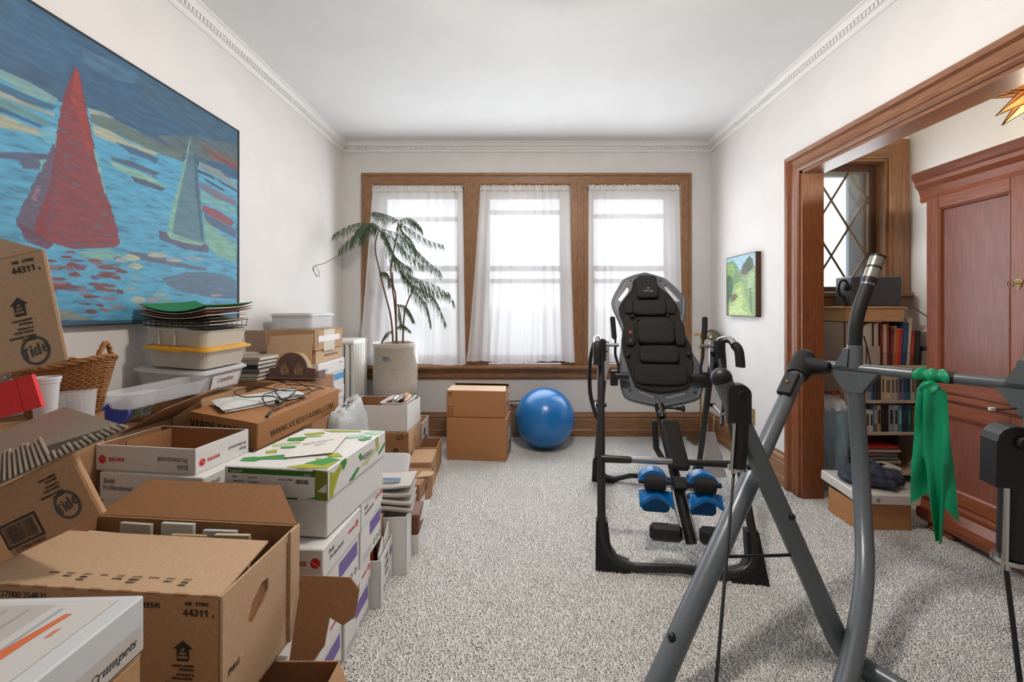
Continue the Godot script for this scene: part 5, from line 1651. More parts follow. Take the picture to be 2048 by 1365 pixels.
	for k in 8:
		var o = thing("cassette_case", ["pink cassette case in the white tray", "white cassette case in the white tray, beside the pink one", "brown cassette case in the white tray", "grey cassette case in the white tray", "dark cassette case at the left in the white tray", "cream card in the white tray of cassettes", "rose cassette case at the tray's front", "tan card sticking up from the cassette tray"][k], "case", t.position, t.rotation_degrees, "cassettes in the white tray")
		b = MB.new()
		b.xf = Transform3D(Basis(Vector3(0, 0, 1), deg_to_rad(-35 if k < 7 else 10)) * Basis(Vector3(0, 1, 0), deg_to_rad(5 * (k % 3))), Vector3(-0.17 + 0.02 * k, 0.03 + (0.02 if k == 7 else 0.0), -0.08 - 0.05 * (k % 3)))
		b.span(Vector3(-0.008, 0, -0.05), Vector3(0.006, 0.065, 0.05), 0.001)
		part(o, "shell", b, mat([Color(0.62, 0.33, 0.33), Color(0.84, 0.83, 0.82), Color(0.45, 0.3, 0.2), Color(0.6, 0.58, 0.55), Color(0.25, 0.18, 0.15), Color(0.82, 0.72, 0.58), Color(0.7, 0.45, 0.45), Color(0.76, 0.63, 0.47)][k], 0.45))
	# white archive box with the blue label
	t = carton_at("archive_box", "white archive box with a dark blue label and papers on top", Vector3(-0.815, 0, 3.40), 0, 0, 0, "", "box")
	open_body(t, 0.185, 0.3, 0.265, M.white_card, M.card)
	flat_print(t, "blue_label", face("R", 0, 0, 0.185, 0.3, 0.265), [[[P(0.0, 0.04), P(0.2, 0.04), P(0.2, 0.16), P(0.0, 0.16)], Color(0.2, 0.28, 0.52)], [rect(0.0, 0.0, 0.2, 0.035), Color(0.42, 0.6, 0.74)], [[P(0.07, 0.19), P(0.09, 0.23), P(0.12, 0.24), P(0.13, 0.21), P(0.1, 0.17)], Color(0.12, 0.09, 0.08)]])
	for k in 2:
		var o = thing("paper_sheaf", ["white paper sheaf rising from the archive box", "second white sheaf leaning in the archive box"][k], "papers", t.position, Vector3.ZERO, "papers in the archive box")
		b = MB.new()
		b.xf = Transform3D(Basis(Vector3(0, 0, 1), deg_to_rad([4, 8][k])), Vector3(-0.04 - 0.06 * k, 0.006, -0.05 - 0.05 * k))
		b.span(Vector3(-0.01, 0.004, -0.14), Vector3(0.01, [0.36, 0.4][k], 0), 0.002)
		part(o, "sheets", b, M.paper)

const SAIL_ART := [
	[92, 176, 212, -168, 500, 258, 247, 369, 267, 439, 241, 562, 240, 731, 286, 997, 260, 990, 1002, 349, 982, -168, 1025],
	[64, 108, 142, -168, -105, 150, 58, 302, 3, 419, 43, 375, 192, 258, 187, 66, 275],
	[80, 120, 150, 419, 43, 569, 17, 633, 28, 512, 89, 430, 100],
	[70, 105, 130, 569, 8, 997, 3, 997, 73, 741, 124, 600, 91],
	[96, 112, 118, 633, 229, 781, 144, 997, 73, 997, 190, 741, 254],
	[120, 100, 92, 803, 166, 997, 151, 997, 202, 847, 213],
	[140, 64, 66, 870, 180, 997, 190, 997, 208, 882, 195],
	[140, 178, 172, -58, 376, 258, 246, 311, 247, 369, 259, 364, 278, 302, 287, 258, 272, -58, 403],
	[64, 104, 136, -58, 408, 258, 289, 320, 289, 364, 286, 357, 303, 297, 316, 258, 310],
	[165, 168, 150, -58, 426, 258, 310, 311, 314, 362, 311, 359, 321, 284, 328, 258, 328],
	[112, 150, 150, -58, 439, 258, 332, 306, 336, 349, 347, 339, 360, 288, 355, 258, 356],
	[58, 100, 140, -58, 453, 258, 356, 297, 360, 339, 364, 329, 374, 279, 371, 258, 372],
	[186, 182, 156, -58, 471, 258, 376, 306, 384, 357, 373, 354, 398, 306, 406, 258, 416, -58, 512],
	[110, 180, 205, 325, 388, 357, 354, 369, 366, 362, 409, 344, 415],
	[170, 178, 162, 439, 243, 473, 232, 505, 235, 486, 250, 442, 260],
	[106, 118, 112, 443, 259, 505, 238, 600, 247, 731, 248, 731, 289, 600, 296, 492, 290, 445, 288],
	[184, 184, 158, 448, 292, 492, 290, 555, 301, 641, 296, 624, 318, 526, 326, 451, 331],
	[68, 100, 130, 505, 323, 569, 314, 645, 317, 633, 339, 555, 343],
	[84, 96, 122, 494, 386, 555, 371, 645, 378, 633, 395, 555, 395, 499, 394],
	[150, 186, 160, 486, 402, 540, 401, 616, 406, 671, 428, 633, 439, 555, 428, 505, 417],
	[72, 86, 112, 551, 429, 600, 427, 669, 434, 658, 449, 569, 450],
	[86, 92, 118, -2, 588, 258, 488, 344, 451, 347, 464, 297, 492, 258, 505, -2, 608],
	[92, 98, 124, 295, 489, 339, 464, 329, 507, 297, 518],
	[120, 190, 185, 332, 475, 344, 465, 342, 497, 333, 501],
	[104, 84, 104, 357, 408, 337, 496, 315, 565, 284, 683, 311, 712, 344, 731, 349, 637, 369, 441],
	[150, 118, 130, 325, 562, 332, 555, 320, 609, 314, 603],
	[142, 54, 58, 407, 122, 416, 136, 430, 234, 451, 370, 479, 509, 515, 649, 519, 698, 505, 716, 402, 742, 357, 732, 320, 710, 325, 664, 349, 560, 362, 429, 369, 346, 375, 263],
	[160, 66, 66, 407, 124, 414, 137, 427, 236, 448, 376, 436, 407, 413, 287, 396, 232],
	[124, 70, 88, 375, 399, 368, 473, 357, 619, 352, 699, 344, 693, 352, 574, 367, 426],
	[130, 185, 180, 451, 374, 459, 396, 483, 516, 479, 526, 455, 415],
	[110, 60, 78, 284, 683, 320, 706, 357, 732, 344, 754, 306, 739],
	[96, 92, 118, 641, 616, 741, 629, 847, 634, 847, 675, 741, 678, 649, 655],
	[94, 128, 142, 768, 150, 781, 211, 807, 392, 827, 632, 741, 634, 689, 625, 712, 492, 746, 262],
	[140, 182, 156, 768, 150, 759, 223, 726, 412, 701, 548, 695, 618, 674, 627, 685, 553, 717, 405],
	[72, 104, 126, 781, 211, 794, 284, 822, 610, 813, 612, 787, 388],
	[144, 190, 168, 674, 618, 722, 622, 824, 633, 813, 648, 731, 647, 685, 642],
	[140, 150, 150, 803, 251, 894, 250, 990, 283, 990, 306, 882, 291, 803, 280],
	[66, 76, 100, 794, 293, 870, 296, 876, 308, 797, 307],
	[66, 72, 96, 827, 321, 918, 337, 925, 349, 835, 334],
	[66, 76, 100, 894, 300, 995, 313, 995, 326, 912, 312],
	[128, 112, 128, 805, 353, 894, 358, 990, 373, 990, 398, 870, 397, 808, 374],
	[120, 176, 176, 813, 389, 990, 411, 990, 462, 813, 435],
	[150, 76, 84, 816, 451, 894, 455, 977, 486, 963, 518, 870, 498, 819, 479],
	[80, 100, 126, 824, 489, 990, 527, 990, 572, 835, 532],
	[132, 180, 158, 824, 512, 894, 564, 990, 604, 990, 700, 894, 684, 835, 636],
	[98, 104, 128, 540, 721, 616, 722, 741, 743, 835, 752, 835, 764, 722, 762, 569, 749],
	[96, 116, 140, 656, 816, 761, 778, 894, 769, 990, 796, 990, 893, 870, 890, 741, 873, 676, 845],
	[180, 150, 150, 856, 877, 906, 872, 912, 882, 861, 886],
	[140, 142, 132, 349, 935, 402, 956, 451, 984, 349, 983],
	[124, 60, 66, 374, 772, 383, 767, 396, 767, 403, 771, 393, 775, 380, 775],
	[124, 60, 66, 343, 864, 350, 857, 361, 860, 367, 869, 358, 874, 347, 871],
	[124, 60, 66, 374, 860, 381, 856, 392, 857, 399, 862, 390, 865, 379, 864],
	[112, 62, 72, 344, 883, 351, 879, 361, 880, 367, 885, 359, 888, 349, 887],
	[96, 92, 118, 382, 877, 393, 870, 410, 872, 420, 881, 406, 886, 389, 884],
	[112, 62, 72, 348, 875, 358, 870, 373, 872, 382, 878, 370, 882, 355, 880],
	[140, 78, 70, 369, 808, 382, 800, 401, 801, 413, 808, 397, 814, 377, 814],
	[150, 112, 122, 336, 815, 346, 810, 361, 810, 370, 815, 358, 819, 342, 819],
	[140, 78, 70, 403, 870, 412, 866, 426, 867, 434, 872, 423, 876, 409, 874],
	[128, 66, 70, 343, 847, 355, 842, 375, 842, 386, 848, 370, 853, 351, 852],
	[150, 112, 122, 449, 769, 461, 763, 481, 762, 491, 766, 476, 770, 457, 771],
	[96, 92, 118, 445, 833, 452, 828, 464, 829, 470, 836, 461, 840, 450, 838],
	[150, 112, 122, 443, 780, 451, 773, 465, 774, 473, 782, 462, 788, 448, 787],
	[112, 62, 72, 375, 869, 387, 865, 406, 865, 417, 870, 402, 873, 383, 873],
	[140, 78, 70, 384, 755, 392, 750, 404, 749, 411, 753, 402, 757, 389, 758],
	[112, 62, 72, 466, 946, 472, 942, 482, 944, 487, 951, 479, 954, 470, 951],
	[124, 60, 66, 458, 824, 474, 818, 497, 818, 511, 825, 492, 831, 469, 830],
	[92, 150, 185, 383, 789, 392, 784, 405, 784, 413, 788, 402, 792, 389, 792],
	[128, 66, 70, 432, 774, 443, 768, 460, 767, 470, 773, 457, 778, 440, 778],
	[92, 150, 185, 399, 805, 405, 798, 415, 801, 420, 810, 413, 815, 403, 813],
	[112, 62, 72, 500, 752, 507, 745, 518, 746, 524, 755, 516, 761, 505, 759],
	[124, 60, 66, 434, 857, 445, 852, 462, 853, 472, 859, 458, 863, 441, 861],
	[150, 112, 122, 352, 860, 363, 855, 380, 856, 389, 862, 376, 866, 359, 865],
	[92, 150, 185, 414, 795, 423, 790, 437, 790, 445, 794, 434, 798, 420, 798],
	[150, 112, 122, 408, 880, 417, 876, 431, 877, 439, 883, 428, 886, 414, 885],
	[150, 112, 122, 345, 807, 352, 802, 362, 803, 368, 807, 360, 811, 350, 810],
	[96, 92, 118, 405, 799, 413, 792, 426, 793, 433, 802, 423, 808, 410, 806],
	[124, 60, 66, 429, 951, 438, 945, 453, 949, 461, 959, 450, 963, 435, 959],
	[112, 62, 72, 420, 761, 427, 754, 438, 755, 445, 764, 436, 769, 425, 768],
	[140, 78, 70, 465, 875, 479, 869, 501, 871, 514, 878, 496, 883, 474, 881],
	[140, 78, 70, 389, 828, 399, 821, 413, 823, 422, 831, 410, 836, 396, 835],
	[112, 62, 72, 510, 878, 517, 871, 527, 874, 534, 884, 525, 889, 514, 886],
	[128, 66, 70, 458, 793, 473, 785, 495, 785, 508, 794, 490, 801, 468, 800],
	[124, 60, 66, 422, 900, 436, 896, 458, 897, 470, 903, 453, 906, 431, 905],
	[92, 150, 185, 368, 784, 378, 779, 393, 778, 402, 783, 390, 787, 374, 787],
	[150, 112, 122, 466, 906, 481, 901, 504, 903, 517, 911, 499, 915, 476, 912],
	[128, 66, 70, 357, 875, 369, 870, 386, 871, 397, 878, 382, 882, 365, 880],
	[124, 60, 66, 500, 827, 507, 820, 518, 822, 524, 831, 516, 836, 505, 833],
	[96, 92, 118, 413, 926, 424, 922, 441, 924, 450, 929, 437, 932, 420, 930],
	[128, 66, 70, 493, 796, 503, 791, 518, 791, 527, 795, 515, 799, 500, 799],
	[124, 60, 66, 385, 796, 394, 788, 409, 790, 417, 798, 406, 804, 391, 803],
	[128, 66, 70, 462, 815, 478, 808, 502, 808, 517, 814, 497, 819, 472, 819],
	[112, 62, 72, 362, 814, 374, 808, 392, 808, 402, 813, 388, 818, 370, 818],
	[96, 92, 118, 392, 781, 403, 775, 421, 775, 431, 780, 417, 785, 399, 785],
	[124, 60, 66, 336, 791, 346, 787, 361, 786, 369, 790, 357, 794, 342, 794],
	[150, 112, 122, 414, 894, 424, 891, 439, 892, 448, 897, 436, 899, 421, 898],
	[124, 60, 66, 405, 806, 413, 802, 424, 802, 430, 807, 421, 811, 410, 810],
	[128, 66, 70, 450, 868, 459, 861, 473, 864, 481, 874, 470, 879, 456, 876],
	[128, 66, 70, 460, 859, 475, 853, 499, 854, 512, 861, 493, 866, 470, 865],
	[96, 92, 118, 442, 833, 449, 826, 460, 829, 466, 837, 457, 842, 446, 840],
	[112, 62, 72, 508, 803, 519, 796, 536, 797, 546, 805, 532, 810, 515, 809],
	[112, 62, 72, 454, 928, 460, 923, 471, 926, 476, 934, 468, 938, 458, 935],
	[124, 60, 66, 393, 823, 399, 817, 410, 819, 415, 827, 407, 833, 397, 830],
	[124, 60, 66, 427, 902, 433, 897, 443, 899, 448, 906, 441, 909, 431, 907],
	[124, 60, 66, 361, 870, 370, 865, 384, 866, 391, 873, 381, 877, 367, 875],
	[150, 112, 122, 469, 947, 476, 942, 487, 945, 494, 954, 485, 957, 474, 954],
	[92, 150, 185, 440, 917, 449, 910, 462, 914, 469, 924, 459, 928, 446, 925],
	[96, 92, 118, 486, 783, 497, 778, 515, 777, 525, 782, 511, 787, 494, 787],
	[92, 150, 185, 370, 817, 381, 809, 396, 811, 405, 819, 393, 825, 377, 824],
	[130, 182, 170, 419, 748, 486, 727, 526, 742, 486, 767, 424, 768],
	[196, 196, 160, 527, 751, 541, 736, 566, 734, 583, 744, 563, 758, 538, 758],
	[196, 194, 162, 547, 780, 558, 766, 578, 765, 592, 777, 576, 790, 556, 788],
	[150, 170, 170, 505, 764, 516, 751, 534, 750, 547, 759, 532, 770, 514, 770],
	[184, 178, 166, 604, 729, 622, 713, 656, 710, 680, 718, 652, 732, 619, 734],
	[170, 168, 168, 667, 738, 685, 725, 718, 722, 741, 729, 714, 741, 681, 743],
	[160, 176, 178, 741, 721, 761, 707, 798, 703, 824, 710, 794, 724, 757, 726],
	[196, 186, 158, 552, 911, 564, 897, 587, 899, 603, 912, 585, 923, 562, 920],
	[164, 150, 156, 602, 909, 613, 897, 634, 899, 648, 911, 631, 921, 611, 917],
	[150, 170, 160, 624, 889, 637, 876, 660, 878, 676, 889, 657, 900, 634, 897],
	[170, 150, 156, 572, 934, 586, 924, 612, 926, 629, 936, 609, 944, 583, 941],
	[140, 160, 160, 536, 870, 545, 860, 562, 860, 574, 869, 560, 878, 543, 876],
	[150, 170, 160, 658, 913, 667, 901, 683, 903, 694, 915, 681, 925, 665, 922],
	[120, 170, 190, 550, 827, 560, 816, 577, 816, 589, 825, 575, 834, 558, 833],
	[150, 140, 150, 490, 939, 501, 930, 522, 932, 536, 941, 519, 948, 499, 945],
	[150, 165, 165, 600, 944, 616, 935, 646, 936, 667, 946, 643, 953, 613, 950],
]

# ---------- pictures ----------
func paint(art: Array, wd: int, ht: int, back: Color, sd: int, edge := 3.0) -> ImageTexture:
	# strokes of colour, row by row, with wandering edges and bristle streaks
	var im := Image.create(wd, ht, false, Image.FORMAT_RGB8)
	var n1 := FastNoiseLite.new()
	n1.seed = sd
	n1.frequency = 0.02
	var n2 := FastNoiseLite.new()
	n2.seed = sd + 1
	n2.frequency = 0.06
	n2.fractal_octaves = 3
	for y in ht:
		for x in wd:
			var s = n2.get_noise_2d(x * 0.25 + y * 0.12, y * 1.3) * 0.16
			im.set_pixel(x, y, Color(back.r * (1 + s), back.g * (1 + s), back.b * (1 + s)))
	var k = 0
	for a in art:
		k += 1
		var c = Color8(a[0], a[1], a[2])
		var pts = []
		for j in range(3, a.size(), 2): pts.append(P(a[j] * wd / 1000.0, a[j + 1] * ht / 1000.0))
		var y0 = 1e9
		var y1 = -1e9
		for p in pts:
			y0 = minf(y0, p.y)
			y1 = maxf(y1, p.y)
		for y in range(clampi(int(y0), 0, ht - 1), clampi(int(ceil(y1)), 0, ht - 1) + 1):
			var xs = []
			for j in pts.size():
				var p = pts[j]
				var q = pts[(j + 1) % pts.size()]
				if (p.y <= y) != (q.y <= y): xs.append(p.x + (y - p.y) / (q.y - p.y) * (q.x - p.x))
			xs.sort()
			for j in range(0, xs.size() - 1, 2):
				var x0 = int(xs[j] + edge * n1.get_noise_2d(k * 31.0, y * 4.0))
				var x1 = int(xs[j + 1] + edge * n1.get_noise_2d(k * 47.0 + 900.0, y * 4.0))
				for x in range(maxi(x0, 0), mini(x1, wd - 1) + 1):
					var s = n2.get_noise_2d(x * 0.3 + y * 0.2 + k * 77.0, y * 1.4)
					var m = 0.9 if s > -0.4 else 0.62
					s *= 0.15
					im.set_pixel(x, y, im.get_pixel(x, y).lerp(Color(c.r * (1 + s), c.g * (1 + s), c.b * (1 + s)), m))
	return ImageTexture.create_from_image(im)

func pictures():
	var t = thing("sailboat_painting", "large painting of red and grey sailboats on bright blue water", "painting", W(LEFT, 1.184, 2.518))
	var wdt = 1.548
	var hgt = 1.136
	var b := MB.new()
	b.quad(Vector3(0.026, 0, wdt), Vector3(0.026, 0, 0), Vector3(0.026, hgt, 0), Vector3(0.026, hgt, wdt), Vector3(1, 0, 0))
	# the quad's uv runs from near to far and top to bottom
	b.t = PackedVector2Array()
	for p in b.v: b.t.append(P((wdt - p.z) / wdt, (hgt - p.y) / hgt))
	var m = mat(Color.WHITE, 0.6)
	m.albedo_color = Color(0.85, 0.85, 0.85)
	m.albedo_texture = paint(SAIL_ART, 660, 484, Color8(62, 102, 134), 3)
	part(t, "canvas", b, m)
	b = MB.new()
	var fr = 0.007
	b.span(Vector3(0, -fr, -fr), Vector3(0.03, 0, wdt + fr))
	b.span(Vector3(0, hgt, -fr), Vector3(0.03, hgt + fr, wdt + fr))
	b.span(Vector3(0, 0, -fr), Vector3(0.03, hgt, 0))
	b.span(Vector3(0, 0, wdt), Vector3(0.03, hgt, wdt + fr))
	b.span(Vector3(0, 0, 0), Vector3(0.02, hgt, wdt))
	part(t, "frame", b, mat(Color(0.13, 0.12, 0.12), 0.5))
	# small landscape on the right wall
	t = thing("landscape_painting", "small green landscape painting in a deep brown frame", "painting", W(RIGHT, 1.18, 3.653))
	wdt = 0.456
	hgt = 0.505
	b = MB.new()
	b.quad(Vector3(-0.041, 0.006, 0.004), Vector3(-0.041, 0.006, wdt - 0.006), Vector3(-0.041, hgt - 0.006, wdt - 0.006), Vector3(-0.041, hgt - 0.006, 0.004), Vector3(-1, 0, 0))
	b.t = PackedVector2Array()
	for p in b.v: b.t.append(P(p.z / wdt, (hgt - p.y) / hgt))
	var art = [[150, 185, 205, 0, 0, 1000, 0, 1000, 260, 620, 200, 300, 320, 0, 200], [104, 136, 92, 0, 90, 260, 60, 430, 200, 480, 380, 380, 500, 200, 620, 0, 700], [64, 92, 62, 0, 330, 140, 300, 240, 420, 180, 640, 60, 800, 0, 820], [74, 108, 98, 60, 420, 200, 380, 260, 560, 140, 620], [130, 160, 96, 40, 120, 220, 110, 330, 240, 200, 330, 60, 280], [88, 76, 80, 560, 190, 760, 60, 900, 90, 960, 250, 800, 300, 640, 330, 520, 300], [60, 84, 62, 620, 160, 800, 40, 900, 120, 860, 260, 700, 280], [150, 176, 110, 280, 480, 520, 420, 640, 520, 760, 800, 900, 1000, 60, 1000, 120, 760], [172, 190, 124, 360, 560, 500, 520, 600, 720, 560, 960, 240, 960, 260, 760], [126, 150, 104, 560, 420, 780, 300, 1000, 200, 1000, 900, 860, 980, 720, 760, 620, 560], [150, 172, 130, 700, 380, 860, 280, 960, 320, 900, 600, 800, 700], [92, 120, 80, 780, 560, 860, 540, 900, 900, 840, 920], [96, 88, 84, 180, 640, 360, 620, 420, 680, 300, 740, 160, 760], [110, 80, 74, 20, 760, 60, 740, 80, 980, 30, 990], [176, 196, 140, 120, 820, 500, 860, 760, 960, 100, 990]]
	m = mat(Color.WHITE, 0.6)
	m.albedo_texture = paint(art, 220, 244, Color8(120, 146, 110), 9, 6.0)
	part(t, "canvas", b, m)
	b = MB.new()
	b.span(Vector3(-0.042, 0, wdt - 0.006), Vector3(0, hgt, wdt))
	b.span(Vector3(-0.042, 0, 0), Vector3(0, hgt, 0.004))
	b.span(Vector3(-0.042, 0, 0), Vector3(0, 0.006, wdt))
	b.span(Vector3(-0.042, hgt - 0.006, 0), Vector3(0, hgt, wdt))
	b.span(Vector3(-0.036, 0.006, 0.004), Vector3(-0.002, hgt - 0.006, wdt - 0.006))
	part(t, "frame", b, mat(Color(0.29, 0.15, 0.08), 0.45))

# ---------- under the windows ----------
func potted_plant():
	var c = W(-1.128, 0, 3.735)
	var t = thing("plant_stool", "low round wooden stool hidden under the stoneware crock", "stool", c)
	var b := MB.new()
	b.lathe(Vector3(0, 0.44, 0), [[0.0, 0.0], [0.15, 0.0], [0.155, 0.01], [0.155, 0.025], [0.15, 0.03], [0.0, 0.03]], 28)
	part(t, "seat", b, mat(Color(0.12, 0.09, 0.07), 0.5))
	for k in 4:
		b = MB.new()
		var a = TAU * (k + 0.5) / 4
		b.tube([Vector3(cos(a) * 0.1, 0.44, sin(a) * 0.1), Vector3(cos(a) * 0.12, 0.0, sin(a) * 0.12)], [0.014, 0.011], 8)
		part(t, "leg", b, mat(Color(0.12, 0.09, 0.07), 0.5))
	t = thing("potted_pine", "drooping feathery pine in a cream stoneware crock before the window", "plant", c + Vector3(0, 0.47, 0))
	b = MB.new()
	b.lathe(Vector3.ZERO, [[0.0, 0.0], [0.165, 0.0], [0.18, 0.008], [0.19, 0.03], [0.193, 0.1], [0.193, 0.42], [0.197, 0.425], [0.199, 0.44], [0.198, 0.462], [0.192, 0.468], [0.18, 0.466], [0.176, 0.44], [0.176, 0.41], [0.0, 0.405]], 48)
	var pot = part(t, "crock", b, M.crock)
	# crown mark
	var ink = mat(Color(0.3, 0.33, 0.4), 0.4)
	b = MB.new()
	for k in 5:
		var a = PI / 2 + 0.28 - 0.07 * k
		b.tube([Vector3(cos(a) * 0.194, 0.33, sin(a) * 0.194), Vector3(cos(a) * 0.194, 0.352 + 0.008 * (k % 2), sin(a) * 0.194)], 0.003, 5)
	for s in 10:
		var a0 = PI / 2 + 0.34 - 0.042 * s
		var a1 = a0 - 0.042
		b.tube([Vector3(cos(a0) * 0.1945, 0.366 - 0.002 * s, sin(a0) * 0.1945), Vector3(cos(a1) * 0.1945, 0.364 - 0.002 * s, sin(a1) * 0.1945)], 0.0016, 5)
		b.tube([Vector3(cos(a0) * 0.1945, 0.327 + 0.006 * sin(s), sin(a0) * 0.1945), Vector3(cos(a1) * 0.1945, 0.327 + 0.006 * sin(s + 1.0), sin(a1) * 0.1945)], 0.0018, 5)
	part(pot, "crown_mark", b, ink)
	b = MB.new()
	b.lathe(Vector3(0, 0.412, 0), [[0.0, 0.02], [0.1, 0.016], [0.178, 0.006]], 24)
	part(t, "soil", b, mat(Color(0.16, 0.11, 0.08), 0.95))
	# stems and fronds, each with its own depth before or behind the pot
	var X = func(p, dz): return Vector3((600.0 + p[0] / 3.25 - 1042.0) * (3.735 - dz) / 830.0 + 1.128, 1.25 - (400.0 + p[1] / 3.25 - 616.0) * (3.735 - dz) / 830.0 - 0.47, dz)
	var bark = grained(Color(0.3, 0.17, 0.1), Color(0.46, 0.28, 0.17), Vector3(9, 9, 9), 0.8, 0.03)
	var stems = [[[605, 930], [590, 760], [545, 580], [520, 470], [488, 310], [515, 190]], [[630, 930], [617, 700], [592, 500], [595, 400], [625, 250], [640, 140]], [[626, 930], [622, 640], [606, 560], [600, 470]], [[668, 930], [680, 730], [722, 610], [740, 560]]]
	var dz = [0.02, -0.02, 0.05, 0.03]
	for s in 4:
		b = MB.new()
		var path = []
		for p in stems[s]: path.append(X.call(p, dz[s]))
		path = smooth(path, 6)
		var rad = []
		for q in path.size(): rad.append(lerpf(0.0085, 0.0045, float(q) / path.size()))
		b.tube(path, rad, 7)
		for q in range(2, path.size() - 1):
			for e in 2:
				var a = rng.randf_range(0, TAU)
				b.tube([path[q], path[q] + Vector3(cos(a), 0.4, sin(a)) * 0.012], [0.003, 0.0008], 4)
		part(t, "stem", b, bark)
	var leafm = printed()
	leafm.roughness = 0.55
	var branches = [
		[[[515, 185], [430, 150], [330, 165], [225, 220]], 0.05, 1.0], [[[515, 190], [440, 205], [350, 230], [258, 320]], 0.12, 1.05], [[[510, 185], [420, 165], [370, 200], [330, 290]], -0.06, 0.9], [[[515, 180], [470, 150], [420, 190], [400, 260]], 0.1, 0.9],
		[[[640, 135], [580, 105], [530, 88], [478, 78]], -0.05, 0.75], [[[640, 135], [700, 118], [750, 140], [790, 185]], -0.04, 0.85], [[[640, 145], [720, 195], [830, 262], [925, 292]], 0.03, 0.7],
		[[[515, 185], [640, 225], [740, 310], [830, 400], [912, 465]], 0.06, 1.15], [[[515, 200], [590, 320], [640, 390], [715, 440]], 0.1, 1.0], [[[520, 200], [620, 260], [700, 350], [790, 420]], -0.08, 1.0],
		[[[600, 350], [680, 470], [780, 520], [900, 565], [1000, 660]], 0.04, 1.1], [[[640, 440], [720, 540], [800, 590], [880, 650], [945, 800]], 0.1, 1.05], [[[650, 460], [740, 580], [820, 680], [850, 790]], -0.03, 1.1], [[[690, 470], [790, 540], [880, 600], [960, 600]], -0.08, 0.9],
		[[[515, 195], [560, 240], [600, 330], [620, 420]], -0.06, 0.9], [[[640, 150], [660, 200], [720, 260], [760, 340]], 0.1, 0.9], [[[515, 478], [545, 470], [575, 490], [580, 560]], 0.03, 0.5], [[[625, 680], [680, 690], [715, 730], [738, 780]], 0.04, 0.55], [[[630, 830], [670, 815], [715, 850]], 0.06, 0.4], [[[605, 850], [560, 870], [530, 920]], 0.05, 0.4], [[[640, 690], [650, 760], [660, 820]], 0.02, 0.45]]
	for br in branches:
		b = MB.new()
		var path = []
		var m = br[0].size()
		for q in m: path.append(X.call(br[0][q], (br[1] if br[1] > 0 else br[1] * 0.4) * (0.3 + 1.2 * q / m)))
		path = smooth(path, 10)
		b.col = Color(0.1, 0.09, 0.04)
		var rad = []
		for q in path.size(): rad.append(lerpf(0.0035, 0.0012, float(q) / path.size()))
		b.tube(path, rad, 5)
		for q in range(2, path.size()):
			if q % 3 == 1: continue
			var s = float(q) / path.size()
			var dir = (path[q] - path[q - 1]).normalized()
			for side in [-1.0, -0.35, 0.4, 1.0]:
				var ln = br[2] * lerpf(0.16, 0.07, s * s) * rng.randf_range(0.6, 1.2)
				if s < 0.18: ln *= 0.5
				var out = (dir.cross(Vector3.UP).normalized() * side * 0.75 + dir * 0.4 + Vector3(0, -0.2, 0)).normalized()
				var tw = [path[q]]
				var p = path[q]
				for e in 4:
					out = (out + Vector3(0, -0.42, 0)).normalized()
					p += out * ln / 4.0
					p.z = maxf(p.z, -0.15)
					tw.append(p)
				var g = rng.randf()
				b.col = Color(0.022, 0.05, 0.016).lerp(Color(0.075, 0.125, 0.04), g)
				b.tube(tw, [0.0014, 0.0021, 0.0021, 0.0018, 0.0008], 4, false)
				for e in range(1, 5):
					for z in 4:
						var a = rng.randf_range(0, TAU)
						var nd = (Vector3(cos(a), sin(a) * 0.6 - 0.3, sin(a + 1.3)) + out * 0.9).normalized() * 0.0095
						var base = tw[e - 1].lerp(tw[e], rng.randf())
						b.tri(base, base + nd, base + Vector3(0.0012, 0.0012, 0.0012), Vector3.UP, Vector3.UP, Vector3.UP)
		part(t, "frond", b, leafm)
	b = MB.new()
	b.tube(smooth([X.call([320, 320], 0.12), X.call([230, 372], 0.24), X.call([160, 412], 0.33), X.call([100, 428], 0.42), X.call([84, 450], 0.43), X.call([110, 500], 0.42)], 6), 0.0028, 5)
	b.tube(smooth([X.call([100, 428], 0.42), X.call([120, 460], 0.42), X.call([126, 505], 0.42)], 5), 0.002, 5)
	b.tube(smooth([X.call([90, 440], 0.42), X.call([92, 470], 0.42), X.call([112, 495], 0.42)], 5), 0.002, 5)
	part(t, "dead_branch", b, mat(Color(0.4, 0.33, 0.24), 0.9))

